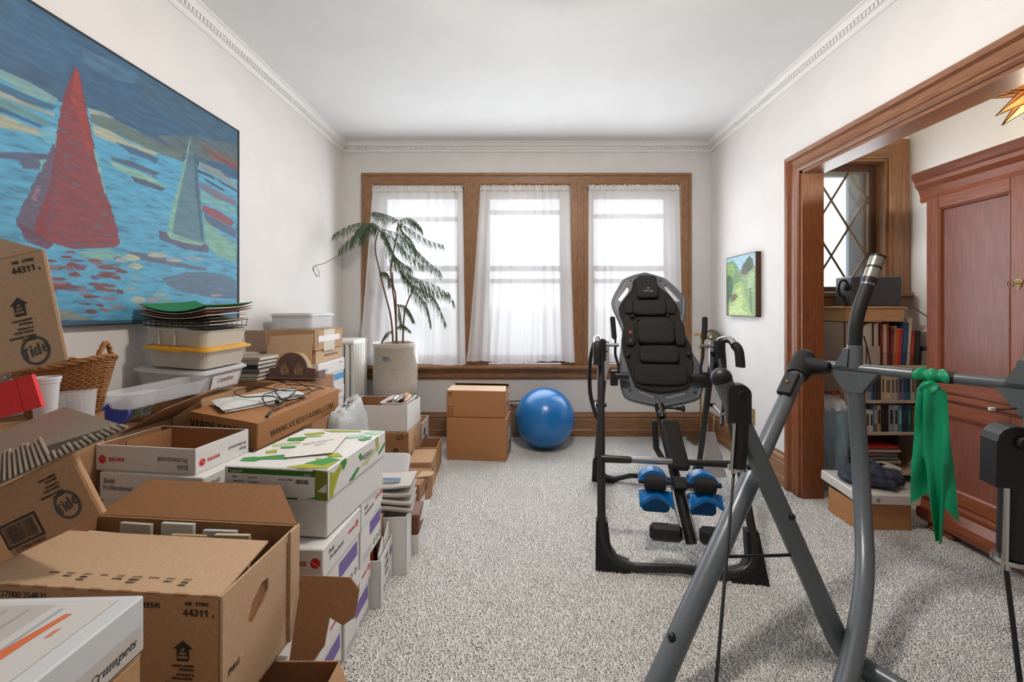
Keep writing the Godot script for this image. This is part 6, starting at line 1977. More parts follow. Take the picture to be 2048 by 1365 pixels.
func window_wall_things():
	var b: MB
	# two cartons
	var t = carton_at("carton", "large plain brown carton on the carpet before the middle window", Vector3(-0.118, 0, 3.36), 5.5, 0, 0, "brown cartons before the window")
	closed_carton(t, 0.496, 0.345, 0.29, M.card_orange)
	flat_print(t, "label", face("R", 0, 0, 0.496, 0.345, 0.29), [[rect(0.1, 0.06, 0.28, 0.24), Color(0.8, 0.78, 0.74)], [rect(0.14, 0.02, 0.29, 0.12), Color(0.38, 0.42, 0.42)]])
	t = carton_at("carton", "smaller brown carton with loose flaps on top of the plain one", Vector3(-0.128, 0.348, 3.385), 5.5, 0, 0, "brown cartons before the window")
	var w = 0.49
	var h = 0.218
	var l = 0.3
	open_body(t, w, h, l, M.card_orange, M.card_dark)
	leaf(t, "flap", [Vector3(-w, h, 0), Vector3(0, h, 0), Vector3(-0.01, h + 0.016, -0.15), Vector3(-w + 0.01, h + 0.016, -0.15)], M.card_pale)
	leaf(t, "flap", [Vector3(-w, h, -l), Vector3(0, h, -l), Vector3(-0.005, h + 0.034, -0.17), Vector3(-w + 0.02, h + 0.034, -0.17)], M.card_pale)
	flat_print(t, "handling_marks", face("F", 0, 0, w, h, l), [[rect(0.012, 0.165, 0.048, 0.168), Color(0.2, 0.12, 0.07)], [rect(0.02, 0.172, 0.025, 0.195), Color(0.2, 0.12, 0.07)], [rect(0.035, 0.172, 0.04, 0.195), Color(0.2, 0.12, 0.07)], [[P(0.014, 0.192), P(0.031, 0.192), P(0.0225, 0.206)], Color(0.2, 0.12, 0.07)], [[P(0.029, 0.192), P(0.046, 0.192), P(0.0375, 0.206)], Color(0.2, 0.12, 0.07)], [rect(0.014, 0.012, 0.054, 0.09), Color(0.2, 0.12, 0.07)], [rect(0.017, 0.015, 0.051, 0.028), Color(0.66, 0.45, 0.25)], [rect(0.017, 0.031, 0.051, 0.044), Color(0.66, 0.45, 0.25)], [rect(0.017, 0.047, 0.051, 0.06), Color(0.66, 0.45, 0.25)], [rect(0.017, 0.063, 0.051, 0.087), Color(0.66, 0.45, 0.25)]])
	flat_print(t, "side_marks", face("R", 0, 0, w, h, l), [[[P(0.1, 0.1), P(0.12, 0.13), P(0.15, 0.09), P(0.13, 0.06)], Color(0.2, 0.12, 0.07)], [rect(0.2, 0.1, 0.28, 0.19), Color(0.78, 0.75, 0.7)], [rect(0.22, 0.12, 0.26, 0.16), Color(0.25, 0.18, 0.13)]])
	# ball
	t = thing("exercise_ball", "shiny blue exercise ball on the carpet under the window", "ball", W(0.213, 0, 3.716))
	b = MB.new()
	var prof = []
	for k in 97:
		var a = -PI / 2 + PI * k / 96.0
		var r = 0.264 * cos(a) + 0.0007 * (1.0 if k % 2 == 0 else -1.0) * (1.0 if k > 6 and k < 90 else 0.0)
		prof.append([maxf(r, 0.0), 0.264 * sin(a)])
	b.xf = Transform3D(Basis(Vector3(1, 0, 0), deg_to_rad(68)) * Basis(Vector3(0, 0, 1), deg_to_rad(8)), Vector3(0, 0.264, 0))
	b.lathe(Vector3.ZERO, prof, 56)
	var bm = mat(Color(0.02, 0.42, 0.7), 0.28)
	bm.clearcoat_enabled = true
	bm.clearcoat = 0.4
	bm.clearcoat_roughness = 0.25
	part(t, "skin", b, bm)
	b = MB.new()
	b.xf = Transform3D(Basis(Vector3(1, 0, 0), deg_to_rad(68)) * Basis(Vector3(0, 0, 1), deg_to_rad(8)), Vector3(0, 0.264, 0))
	b.lathe(Vector3(0, 0.263, 0), [[0.014, -0.003], [0.013, 0.002], [0.006, 0.003], [0.005, 0.006], [0.0, 0.007]], 14)
	part(t, "valve", b, mat(Color(0.2, 0.5, 0.7), 0.3))
	# grille behind the ball
	t = thing("vent_grille", "beige scrollwork vent grille on the baseboard behind the ball", "grille", W(-0.105, 0.0, BACK - 0.03))
	b = MB.new()
	b.span(Vector3(0, 0.01, 0), Vector3(0.25, 0.32, 0.006))
	part(t, "panel", b, mat(Color(0.5, 0.42, 0.32), 0.6))
	b = MB.new()
	for q in [[0, 0.0, 0.25, 0.022], [0, 0.3, 0.25, 0.322], [0, 0, 0.018, 0.322], [0.232, 0, 0.25, 0.322], [0, 0.225, 0.25, 0.24]]: b.span(Vector3(q[0], q[1], 0), Vector3(q[2], q[3], 0.016), 0.002)
	part(t, "frame", b, mat(Color(0.55, 0.46, 0.36), 0.55))
	for k in 4:
		for j in 4:
			b = MB.new()
			var c = Vector3(0.045 + 0.053 * k, 0.05 + 0.047 * j, 0.01)
			var path = []
			for s in 22:
				var a = s * 0.55 + k + j
				path.append(c + Vector3(cos(a), sin(a), 0) * (0.004 + 0.001 * s))
			b.tube(path, 0.0034, 5)
			part(t, "scroll", b, mat(Color(0.57, 0.48, 0.37), 0.55))
	t = thing("power_cable", "thin dark cord along the wall behind the blue ball", "cord", W(-0.1, 0.0, BACK - 0.004))
	b = MB.new()
	b.tube(smooth([Vector3(-0.02, 0.34, 0.0), Vector3(0.1, 0.345, 0.0), Vector3(0.25, 0.37, 0.0), Vector3(0.4, 0.3, 0.0), Vector3(0.42, 0.235, 0.0)], 6), 0.003, 6)
	part(t, "wire", b, M.black)
	# outlet on the right wall
	t = thing("wall_outlet", "brass double outlet plate on the right hand wall", "outlet", W(RIGHT, 0.38, 3.32))
	b = MB.new()
	b.box(Vector3(-0.003, 0, 0), Vector3(0.006, 0.13, 0.08), 0.002)
	part(t, "plate", b, mat(Color(0.66, 0.56, 0.36), 0.35, 0.5))
	for s in [-1.0, 1.0]:
		b = MB.new()
		b.box(Vector3(-0.008, s * 0.028, 0), Vector3(0.006, 0.036, 0.034), 0.004)
		part(t, "socket", b, mat(Color(0.78, 0.73, 0.62), 0.4))
	# brass floor lamp
	t = thing("floor_lamp", "brass pharmacy floor lamp in the corner behind the inversion table", "lamp", W(1.672, 0, 3.86))
	b = MB.new()
	b.span(Vector3(-0.1, 0, -0.1), Vector3(0.1, 0.018, 0.1), 0.005)
	part(t, "base", b, mat(Color(0.5, 0.46, 0.34), 0.35, 0.6))
	b = MB.new()
	b.tube([Vector3(0, 0.018, 0), Vector3(0, 0.62, 0)], 0.0095, 10)
	b.tube([Vector3(0, 0.62, 0), Vector3(0, 0.98, 0)], 0.006, 10)
	b.lathe(Vector3(0, 0.61, 0), [[0.0095, 0.0], [0.014, 0.004], [0.014, 0.02], [0.007, 0.026]], 12)
	part(t, "pole", b, M.brass)
	b = MB.new()
	b.tube([Vector3(-0.045, 1.0, 0), Vector3(0.06, 1.0, 0)], 0.007, 10)
	b.ball(Vector3(-0.05, 1.0, 0), 0.012, 12)
	b.ball(Vector3(0, 1.0, 0), 0.02, 14)
	part(t, "arm", b, M.brass)
	b = MB.new()
	b.xf = Transform3D(Basis(Vector3(0, 0, 1), deg_to_rad(-24)), Vector3(0.1, 0.985, 0.02))
	b.lathe(Vector3.ZERO, [[0.0, 0.065], [0.03, 0.06], [0.058, 0.04], [0.074, 0.0], [0.076, -0.03], [0.073, -0.03], [0.07, 0.0], [0.055, 0.036], [0.0, 0.06]], 24)
	part(t, "shade", b, mat(Color(0.45, 0.42, 0.35), 0.3, 0.8))

# ---------- the alcove ----------
func alcove():
	var b: MB
	var t: Node3D
	# bookcase
	t = thing("bookcase", "low cream bookcase packed with paperbacks in the alcove", "bookcase", W(2.29, 0, 3.19))
	var wd = 0.62
	var cream = mat(Color(0.78, 0.7, 0.62), 0.5)
	b = MB.new()
	b.span(Vector3(0, 0, 0), Vector3(0.02, 0.815, 0.25), 0.002)
	part(t, "side", b, cream)
	b = MB.new()
	b.span(Vector3(wd - 0.02, 0, 0), Vector3(wd, 0.815, 0.25), 0.002)
	part(t, "side", b, cream)
	b = MB.new()
	b.span(Vector3(0.02, 0, 0), Vector3(wd - 0.02, 0.815, 0.008))
	part(t, "back", b, mat(Color(0.25, 0.2, 0.17), 0.7))
	for y in [0.06, 0.345, 0.572]:
		b = MB.new()
		b.span(Vector3(0.02, y, 0.008), Vector3(wd - 0.02, y + 0.02, 0.25), 0.002)
		part(t, "shelf", b, cream)
	b = MB.new()
	b.span(Vector3(-0.01, 0.815, 0), Vector3(wd + 0.01, 0.84, 0.26), 0.003)
	part(t, "top", b, cream)
	var book = func(x: float, y: float, w: float, h: float, dep: float, c: Color, lab: String, lean := 0.0, band := Color(0, 0, 0, 0), grp := "paperbacks in the alcove bookcase"):
		var o = thing("book", lab, "book", W(x, y, 2.955), Vector3(0, 0, lean), grp)
		var q := MB.new()
		q.span(Vector3(0, 0, -dep), Vector3(w, h, 0), minf(0.002, w * 0.2))
		part(o, "cover", q, mat(c, 0.5))
		q = MB.new()
		q.span(Vector3(w * 0.14, h - 0.004, -dep + 0.002), Vector3(w * 0.86, h + 0.0006, -0.004))
		part(o, "pages", q, M.paper)
		if band.a > 0:
			q = MB.new()
			q.span(Vector3(w * 0.22, h * 0.3, 0), Vector3(w * 0.78, h * 0.82, 0.0008))
			part(o, "spine_title", q, mat(band, 0.5))
	var k9 = 2.955 / 830.0
	var XX = func(px): return (px - 1042.0) * k9
	# second row
	var r2 = [[1724, 6, Color(0.72, 0.66, 0.57), "cream"], [1730, 6, Color(0.7, 0.6, 0.5), "tan"], [1736, 7, Color(0.55, 0.58, 0.62), "pale grey"], [1743.5, 8, Color(0.16, 0.32, 0.46), "mid blue"], [1752, 5, Color(0.35, 0.12, 0.16), "maroon"], [1757.3, 5, Color(0.15, 0.28, 0.22), "dark green"], [1762.7, 7, Color(0.75, 0.66, 0.53), "sand"], [1770, 12.5, Color(0.8, 0.73, 0.58), "wide cream"], [1783, 6.5, Color(0.68, 0.66, 0.63), "black and white"], [1790, 6, Color(0.77, 0.66, 0.52), "peach"], [1796.4, 9.5, Color(0.45, 0.43, 0.55), "wide lavender"], [1806.2, 4.5, Color(0.4, 0.4, 0.52), "thin lavender"], [1811, 10, Color(0.08, 0.36, 0.45), "teal"], [1822, 9, Color(0.72, 0.67, 0.58), "pale buff"], [1832, 8, Color(0.5, 0.3, 0.25), "brick red"]]
	for q in r2: book.call(XX.call(q[0]), 0.593, q[1] * k9, 0.185 + 0.012 * sin(q[0]), 0.14, q[2], q[3] + " paperback on the bookcase's upper shelf", 0.0, Color(q[2].r * 0.55, q[2].g * 0.5, q[2].b * 0.5, 1.0))
	var r3 = [[1722, 9, 0.15, Color(0.72, 0.66, 0.55), "ivory"], [1732.5, 6.6, 0.155, Color(0.8, 0.76, 0.68), "orange topped ivory"], [1739.8, 6.6, 0.15, Color(0.8, 0.79, 0.76), "blue topped white"], [1747.5, 6.8, 0.19, Color(0.36, 0.42, 0.48), "slate blue"], [1755, 7, 0.19, Color(0.74, 0.6, 0.45), "orange and cream"], [1762.8, 7.3, 0.19, Color(0.1, 0.07, 0.07), "black"], [1770.6, 7, 0.19, Color(0.12, 0.07, 0.08), "near black red"], [1778, 9.8, 0.19, Color(0.56, 0.6, 0.63), "wide silver"], [1788.6, 8, 0.19, Color(0.64, 0.66, 0.66), "pale silver"], [1797.2, 7, 0.188, Color(0.3, 0.5, 0.55), "pale teal"], [1805, 9, 0.188, Color(0.06, 0.13, 0.2), "deep navy"], [1815, 8, 0.18, Color(0.1, 0.3, 0.28), "sea green"], [1824, 9, 0.18, Color(0.3, 0.2, 0.16), "dark brown"]]
	for q in r3: book.call(XX.call(q[0]), 0.366, q[1] * k9, q[2], 0.14, q[3], q[4] + " paperback on the bookcase's middle shelf", 0.0, Color(minf(q[3].r * 1.6 + 0.08, 0.85), minf(q[3].g * 1.5 + 0.05, 0.8), minf(q[3].b * 1.4 + 0.03, 0.75), 1.0) if q[3].r < 0.5 else Color(0.2, 0.16, 0.14, 1.0))
	# magazines in the bottom
	for j in 7:
		var o = thing("magazine", ["brown magazine at the bottom of the low pile", "olive magazine second in the low pile", "cream magazine third in the low pile", "grey magazine fourth in the low pile", "tan magazine fifth in the low pile", "white magazine sixth in the low pile", "red plastic folder topping the low magazine pile"][j], "magazine", W(2.43 + 0.008 * (j % 3), 0.083 + 0.026 * j, 2.97), Vector3(0, 2 * sin(j * 2.0), 0), "magazines in the bottom of the bookcase")
		b = MB.new()
		b.grid(10, 3, func(u, v): return Vector3(0.27 * u, 0.022 + 0.004 * sin(u * 5 + j), -0.19 * v))
		b.span(Vector3(0, 0, -0.19), Vector3(0.27, 0.019, 0), 0.003)
		part(o, "sheets", b, mat([Color(0.3, 0.22, 0.16), Color(0.4, 0.36, 0.26), Color(0.68, 0.62, 0.52), Color(0.45, 0.45, 0.46), Color(0.58, 0.48, 0.36), Color(0.7, 0.68, 0.64), Color(0.72, 0.16, 0.13)][j], 0.5))
	# upper row, standing on the bookcase
	var speck = grained(Color(0.6, 0.53, 0.46), Color(0.78, 0.72, 0.66), Vector3(14, 14, 14), 0.7, 0.08)
	for q in [[1688, 17, 0.305, "tall speckled magazine file holding up the pine box", 0.0], [1731.5, 29, 0.135, "low speckled magazine file full of cream magazines", 0.0]]:
		var o = thing("magazine_file", q[3], "file", W(XX.call(q[0]), 0.841, 2.95))
		b = MB.new()
		var fw = q[1] * k9
		b.span(Vector3(0, 0, -0.22), Vector3(fw, q[2], -0.216))
		b.span(Vector3(0, 0, -0.004), Vector3(fw, q[2], 0))
		b.span(Vector3(0, 0, -0.22), Vector3(0.004, q[2], 0))
		b.span(Vector3(fw - 0.004, 0, -0.22), Vector3(fw, q[2], 0))
		b.span(Vector3(0, 0, -0.22), Vector3(fw, 0.004, 0))
		part(o, "case", b, speck)
	for j in 6:
		var o = thing("magazine", ["cream magazine leftmost in the low speckled file", "ivory magazine second in the low speckled file", "cream magazine third in the low speckled file", "dark spined magazine in the low speckled file", "pale magazine fifth in the low speckled file", "pinkish magazine last in the low speckled file"][j], "magazine", W(XX.call(1732.8 + 4.4 * j), 0.846, 2.96), Vector3.ZERO, "magazines in the low speckled file")
		b = MB.new()
		b.span(Vector3(0, 0, -0.2), Vector3(0.0125, 0.285 + 0.006 * (j % 3), 0), 0.002)
		part(o, "sheets", b, mat([Color(0.78, 0.74, 0.66), Color(0.8, 0.77, 0.7), Color(0.75, 0.68, 0.55), Color(0.2, 0.17, 0.16), Color(0.78, 0.73, 0.66), Color(0.76, 0.66, 0.58)][j], 0.6))
	var r1 = [[1761.5, 5, 0.295, Color(0.36, 0.13, 0.08), "rust brown", 0.0], [1767, 7, 0.29, Color(0.74, 0.62, 0.5), "pale tan", 0.0], [1774.3, 4.4, 0.3, Color(0.45, 0.17, 0.1), "chestnut", 0.0], [1779, 6, 0.263, Color(0.34, 0.1, 0.15), "plum", -3.0], [1785.5, 5, 0.28, Color(0.6, 0.4, 0.24), "ochre", -3.0], [1791, 4.5, 0.26, Color(0.85, 0.33, 0.12), "orange", -3.5], [1796, 5, 0.262, Color(0.75, 0.1, 0.16), "crimson", -3.5], [1801.5, 11.5, 0.305, Color(0.12, 0.26, 0.4), "tall blue", -3.5], [1813.5, 6, 0.335, Color(0.72, 0.67, 0.58), "tall cream", -3.5], [1820, 7, 0.25, Color(0.55, 0.15, 0.1), "brick", -3.5], [1828, 10, 0.245, Color(0.07, 0.065, 0.065), "black", -3.5]]
	for q in r1: book.call(XX.call(q[0]), 0.842 + (0.0011 * q[1] * k9 * 0.0), q[1] * k9, q[2], 0.18, q[3], q[4] + " book standing on top of the bookcase", q[5], Color(minf(q[3].r * 1.25 + 0.1, 0.85), minf(q[3].g + 0.12, 0.8), minf(q[3].b + 0.1, 0.75), 1.0), "books standing on top of the bookcase")
	var o2 = thing("document_box", "grey document box beside the black book on the bookcase", "box", W(XX.call(1848), 0.841, 2.96))
	b = MB.new()
	b.span(Vector3(0, 0, -0.2), Vector3(0.07, 0.1, 0), 0.002)
	b.span(Vector3(0, 0.1, -0.2), Vector3(0.07, 0.235, -0.03), 0.002)
	part(o2, "body", b, mat(Color(0.52, 0.48, 0.44), 0.6))
	b = MB.new()
	b.span(Vector3(0.001, 0.1, -0.032), Vector3(0.069, 0.13, -0.001))
	part(o2, "dark_band", b, mat(Color(0.12, 0.13, 0.16), 0.6))
	# pine box with the grey device on it
	t = thing("pine_box", "shallow pine box lying over the books in the alcove", "box", W(XX.call(1682), 1.152, 2.94))
	b = MB.new()
	b.span(Vector3(0.025, 0, -0.24), Vector3(0.435, 0.092, 0), 0.002)
	part(t, "drawer", b, M.pine)
	b = MB.new()
	b.span(Vector3(0, 0.092, -0.25), Vector3(0.465, 0.108, 0.008), 0.003)
	part(t, "top", b, M.pine)
	t = thing("grey_device", "flat slate grey device standing on edge on the pine box", "device", W(XX.call(1704), 1.26, 2.955))
	b = MB.new()
	b.span(Vector3(0, 0, -0.16), Vector3(0.36, 0.215, 0), 0.008)
	part(t, "casing", b, mat(Color(0.245, 0.25, 0.265), 0.5))
	for x in [0.155, 0.235]:
		b = MB.new()
		b.span(Vector3(x, 0, 0), Vector3(x + 0.02, 0.025, 0.006), 0.002)
		part(t, "clip", b, mat(Color(0.17, 0.175, 0.19), 0.5))
	t = thing("headset", "black headset leaning against the grey device by the leaded window", "headset", W(XX.call(1697), 1.26, 2.98))
	b = MB.new()
	var arc = []
	for k in 15:
		var a = PI * 0.1 + PI * 1.5 * k / 14.0
		arc.append(Vector3(-0.018 + 0.035 * cos(a), 0.13 + 0.06 * sin(a), 0))
	b.tube(arc, 0.009, 8)
	b.tube([Vector3(-0.018, 0.07, 0), Vector3(0.01, 0.0, 0.0)], 0.008, 8)
	part(t, "band", b, M.black)
	b = MB.new()
	b.ball(Vector3(0.008, 0.14, 0), 0.032, 14, Vector3(0.5, 1, 1))
	part(t, "ear_pad", b, M.black_matte)
	t = thing("device_cable", "thin black cord running down from the grey device behind the armoire", "cord", W(XX.call(1790), 1.26, 2.94))
	b = MB.new()
	b.tube(smooth([Vector3(0, 0.006, 0), Vector3(0.05, 0.003, 0.006), Vector3(0.12, -0.02, 0.012), Vector3(0.22, -0.085, 0.012), Vector3(0.33, -0.17, 0.01)], 6), 0.0028, 6)
	part(t, "wire", b, M.black)
	# rubbish bag with orange ties
	t = thing("plastic_bag", "pale blue and white plastic sack with orange ties by the opening", "bag", W(2.155, 0, 2.94))
	b = MB.new()
	var fn := FastNoiseLite.new()
	fn.frequency = 7.0
	b.grid(40, 24, func(u, v):
		var a = u * TAU
		var r = 0.125 * (1.0 - pow(maxf(v - 0.86, 0.0) / 0.14, 1.5) * 0.9) * (0.9 + 0.1 * minf(v * 6.0, 1.0))
		var p = Vector3(signf(cos(a)) * pow(absf(cos(a)), 0.75) * r * 1.0, v * 0.64, signf(sin(a)) * pow(absf(sin(a)), 0.75) * r * 0.95)
		return p * (Vector3(1, 0, 1) * (1.0 + 0.12 * fn.get_noise_3d(p.x * 4.0, p.y * 0.6, p.z * 4.0))) + Vector3(0, p.y, 0), true)
	part(t, "sack", b, grained(Color(0.5, 0.62, 0.68), Color(0.68, 0.76, 0.79), Vector3(3, 0.6, 3), 0.35, 0.02))
	b = MB.new()
	b.grid(40, 6, func(u, v):
		var a = u * TAU
		var r = lerpf(0.1275, 0.06, pow(v, 2.0)) * (1.0 + 0.05 * sin(u * 60.0))
		return Vector3(cos(a) * r, 0.545 + v * 0.1, sin(a) * r * 0.95), true)
	part(t, "white_top", b, mat(Color(0.8, 0.8, 0.82), 0.4))
	b = MB.new()
	for s in [-1.0, 1.0]:
		b.grid(16, 3, func(u, v):
			var a = u * PI * 1.2
			return Vector3(s * (0.005 + 0.05 * sin(a)), 0.645 + 0.03 * (1 - cos(a)) * 0.6 + 0.006 * sin(u * 14.0), 0.06 + 0.03 * (v - 0.5) + 0.02 * cos(a * 1.3)))
	part(t, "orange_tie", b, mat(Color(0.88, 0.3, 0.08), 0.4))
	t = thing("paper_sack", "crumpled brown paper sack behind the plastic sack", "sack", W(2.1, 0, 3.13))
	b = MB.new()
	b.grid(24, 12, func(u, v):
		var a = u * TAU
		var p = Vector3(cos(a) * 0.12, v * 0.72, sin(a) * 0.05)
		return p * (1.0 + 0.06 * fn.get_noise_3dv(p * 2.0)), true)
	part(t, "body", b, M.card_dark)
	# carton with a white appliance
	t = thing("carton", "brown carton on the alcove carpet under the white appliance", "box", W(1.885, 0, 2.335), Vector3(0, -2, 0))
	b = MB.new()
	b.span(Vector3(0, 0, -0.22), Vector3(0.3, 0.005, 0))
	for q in [[Vector3(0, 0, -0.005), Vector3(0.3, 0.15, 0)], [Vector3(0, 0, -0.22), Vector3(0.3, 0.15, -0.215)], [Vector3(0, 0, -0.22), Vector3(0.005, 0.15, 0)], [Vector3(0.295, 0, -0.22), Vector3(0.3, 0.15, 0)]]: b.span(q[0], q[1], 0.001)
	part(t, "body", b, M.card_orange)
	t = thing("white_appliance", "flat white appliance with a round button lying on the carton", "appliance", W(1.872, 0.157, 2.31), Vector3(3, -3, -1))
	b = MB.new()
	b.span(Vector3(0, 0.0, -0.31), Vector3(0.34, 0.058, 0), 0.006)
	part(t, "casing", b, mat(Color(0.78, 0.76, 0.73), 0.35))
	b = MB.new()
	b.xf = Transform3D(Basis(Vector3(1, 0, 0), PI / 2), Vector3(0.11, 0.025, 0.001))
	b.lathe(Vector3.ZERO, [[0.0, 0.003], [0.008, 0.003], [0.011, 0.001], [0.011, -0.002]], 18)
	part(t, "button", b, M.steel)
	t = thing("cloth_bundle", "navy cloth bundle lying on the white appliance", "cloth", W(2.06, 0.236, 2.45))
	b = MB.new()
	b.grid(40, 20, func(u, v):
		var a = u * TAU
		var c = v * PI / 2
		var p = Vector3(cos(a) * cos(c) * 0.155, sin(c) * 0.1, sin(a) * cos(c) * 0.12)
		return p * (1.0 + 0.35 * fn.get_noise_3dv(p * 1.2) + 0.1 * fn.get_noise_3dv(p * 5.0)), true)
	b.span(Vector3(-0.1, 0, -0.08), Vector3(0.1, 0.01, 0.08))
	part(t, "cloth", b, grained(Color(0.08, 0.09, 0.13), Color(0.26, 0.29, 0.37), Vector3(3, 3, 3), 0.8, 0.015, null, 0, 12))
	t = thing("white_phone", "white desk telephone behind the navy cloth", "telephone", W(2.32, 0.0, 2.68))
	b = MB.new()
	b.span(Vector3(-0.09, 0, -0.07), Vector3(0.09, 0.19, 0.07), 0.006)
	part(t, "stand", b, M.card_dark)
	b = MB.new()
	b.cushion(Vector3(0, 0.215, 0), Vector3(0.21, 0.05, 0.15), 4.0, 12)
	part(t, "body", b, mat(Color(0.76, 0.74, 0.69), 0.4))
	armoire()
	star_lamp()

func armoire():
	# an upright cupboard whose doors face the room, along z
	var x0 = 2.33
	var t = thing("armoire", "tall cherry wood armoire with panelled doors and a moulded cornice", "armoire", W(x0, 0, 2.376))
	var L = 0.98
	var D = 0.6
	var b := MB.new()
	b.span(Vector3(0.0, 0.19, 0), Vector3(D, 1.88, L))
	part(t, "body", b, M.cherry_y)
	# cornice
	b = MB.new()
	var cp = [P(0, 0), P(0.0, -0.02), P(0.012, -0.02), P(0.018, -0.005), P(0.016, 0.015), P(0.028, 0.05), P(0.048, 0.075), P(0.05, 0.095), P(0.058, 0.105), P(0.068, 0.125), P(0.066, 0.14), P(0.06, 0.15), P(0, 0.15)]
	run(b, cp, Vector3(0, 1.875, -0.03), Vector3(0, 1.875, L + 0.03), Vector3(-1, 0, 0), Vector3.UP)
	b.span(Vector3(0, 1.875, -0.03), Vector3(D + 0.02, 2.02, L + 0.03), 0.004)
	part(t, "cornice", b, M.cherry_z)
	# plinth with a round belly and bracket foot
	b = MB.new()
	run(b, [P(0, 0), P(0.02, 0), P(0.045, 0.02), P(0.052, 0.05), P(0.045, 0.085), P(0.025, 0.115), P(0.018, 0.125), P(0.03, 0.14), P(0.03, 0.155), P(0.01, 0.17), P(0, 0.17)], Vector3(0, 0.03, -0.02), Vector3(0, 0.03, L + 0.02), Vector3(-1, 0, 0), Vector3.UP)
	b.span(Vector3(0, 0.03, -0.02), Vector3(D, 0.2, L + 0.02))
	part(t, "plinth", b, M.cherry_z)
	for z in [0.02, L - 0.16]:
		b = MB.new()
		b.span(Vector3(-0.03, 0, z), Vector3(0.05, 0.035, z + 0.14), 0.01)
		part(t, "foot", b, M.cherry_z)
	# waist moulding
	b = MB.new()
	run(b, [P(0, 0), P(0.012, 0), P(0.022, 0.012), P(0.022, 0.03), P(0.012, 0.042), P(0, 0.042)], Vector3(0, 0.742, 0), Vector3(0, 0.742, L), Vector3(-1, 0, 0), Vector3.UP)
	part(t, "waist_moulding", b, M.cherry_z)
	for side in 2:
		for lower in 2:
			var z0 = 0.012 + side * L / 2
			var z1 = L / 2 - 0.004 + side * (L / 2 - 0.008)
			var y0 = [0.79, 0.205][lower]
			var y1 = [1.868, 0.735][lower]
			var st = 0.068
			var door := Node3D.new()
			door.name = "door"
			t.add_child(door, true)
			b = MB.new()
			for q in [[z0, z0 + st], [z1 - st, z1]]:
				b = MB.new()
				b.span(Vector3(-0.022, y0, q[0]), Vector3(0, y1, q[1]), 0.003)
				part(door, "stile", b, M.cherry_y)
			for q in [[y0, y0 + st], [y1 - st, y1]]:
				b = MB.new()
				b.span(Vector3(-0.0215, q[0], z0 + st), Vector3(0, q[1], z1 - st), 0.003)
				part(door, "rail", b, M.cherry_z)
			b = MB.new()
			b.span(Vector3(-0.006, y0 + st, z0 + st), Vector3(0, y1 - st, z1 - st))
			part(door, "panel", b, M.cherry_panel)
			b = MB.new()
			var bead = [P(0, 0), P(0.012, 0), P(0.009, 0.012), P(0, 0.016)]
			run(b, bead, Vector3(-0.006, y0 + st, z0 + st), Vector3(-0.006, y1 - st, z0 + st), Vector3(0, 0, 1), Vector3(-1, 0, 0))
			run(b, bead, Vector3(-0.006, y0 + st, z1 - st), Vector3(-0.006, y1 - st, z1 - st), Vector3(0, 0, -1), Vector3(-1, 0, 0))
			run(b, bead, Vector3(-0.006, y0 + st, z0 + st), Vector3(-0.006, y0 + st, z1 - st), Vector3(0, 1, 0), Vector3(-1, 0, 0))
			run(b, bead, Vector3(-0.006, y1 - st, z0 + st), Vector3(-0.006, y1 - st, z1 - st), Vector3(0, -1, 0), Vector3(-1, 0, 0))
			part(door, "bead", b, M.cherry_z)
			if lower == 0 and side == 0:
				b = MB.new()
				b.xf = Transform3D(Basis(Vector3(0, 0, 1), Vector3(0, 1, 0), Vector3(-1, 0, 0)), Vector3(-0.022, 1.36, z1 - 0.034))
				b.prism([P(0, -0.026), P(0.014, -0.005), P(0.017, 0.014), P(0.009, 0.024), P(-0.009, 0.024), P(-0.017, 0.014), P(-0.014, -0.005)], 0, 0.003)
				b.tube([Vector3(0, 0.002, 0), Vector3(0, 0.002, 0.02)], 0.003, 8)
				var bow = []
				for k in 17: bow.append(Vector3(-0.016 + 0.013 * cos(TAU * k / 16.0), 0.002 + 0.014 * sin(TAU * k / 16.0), 0.02))
				b.tube(bow, 0.0022, 6, false)
				part(door, "key", b, mat(Color(0.5, 0.42, 0.28), 0.3, 0.9))

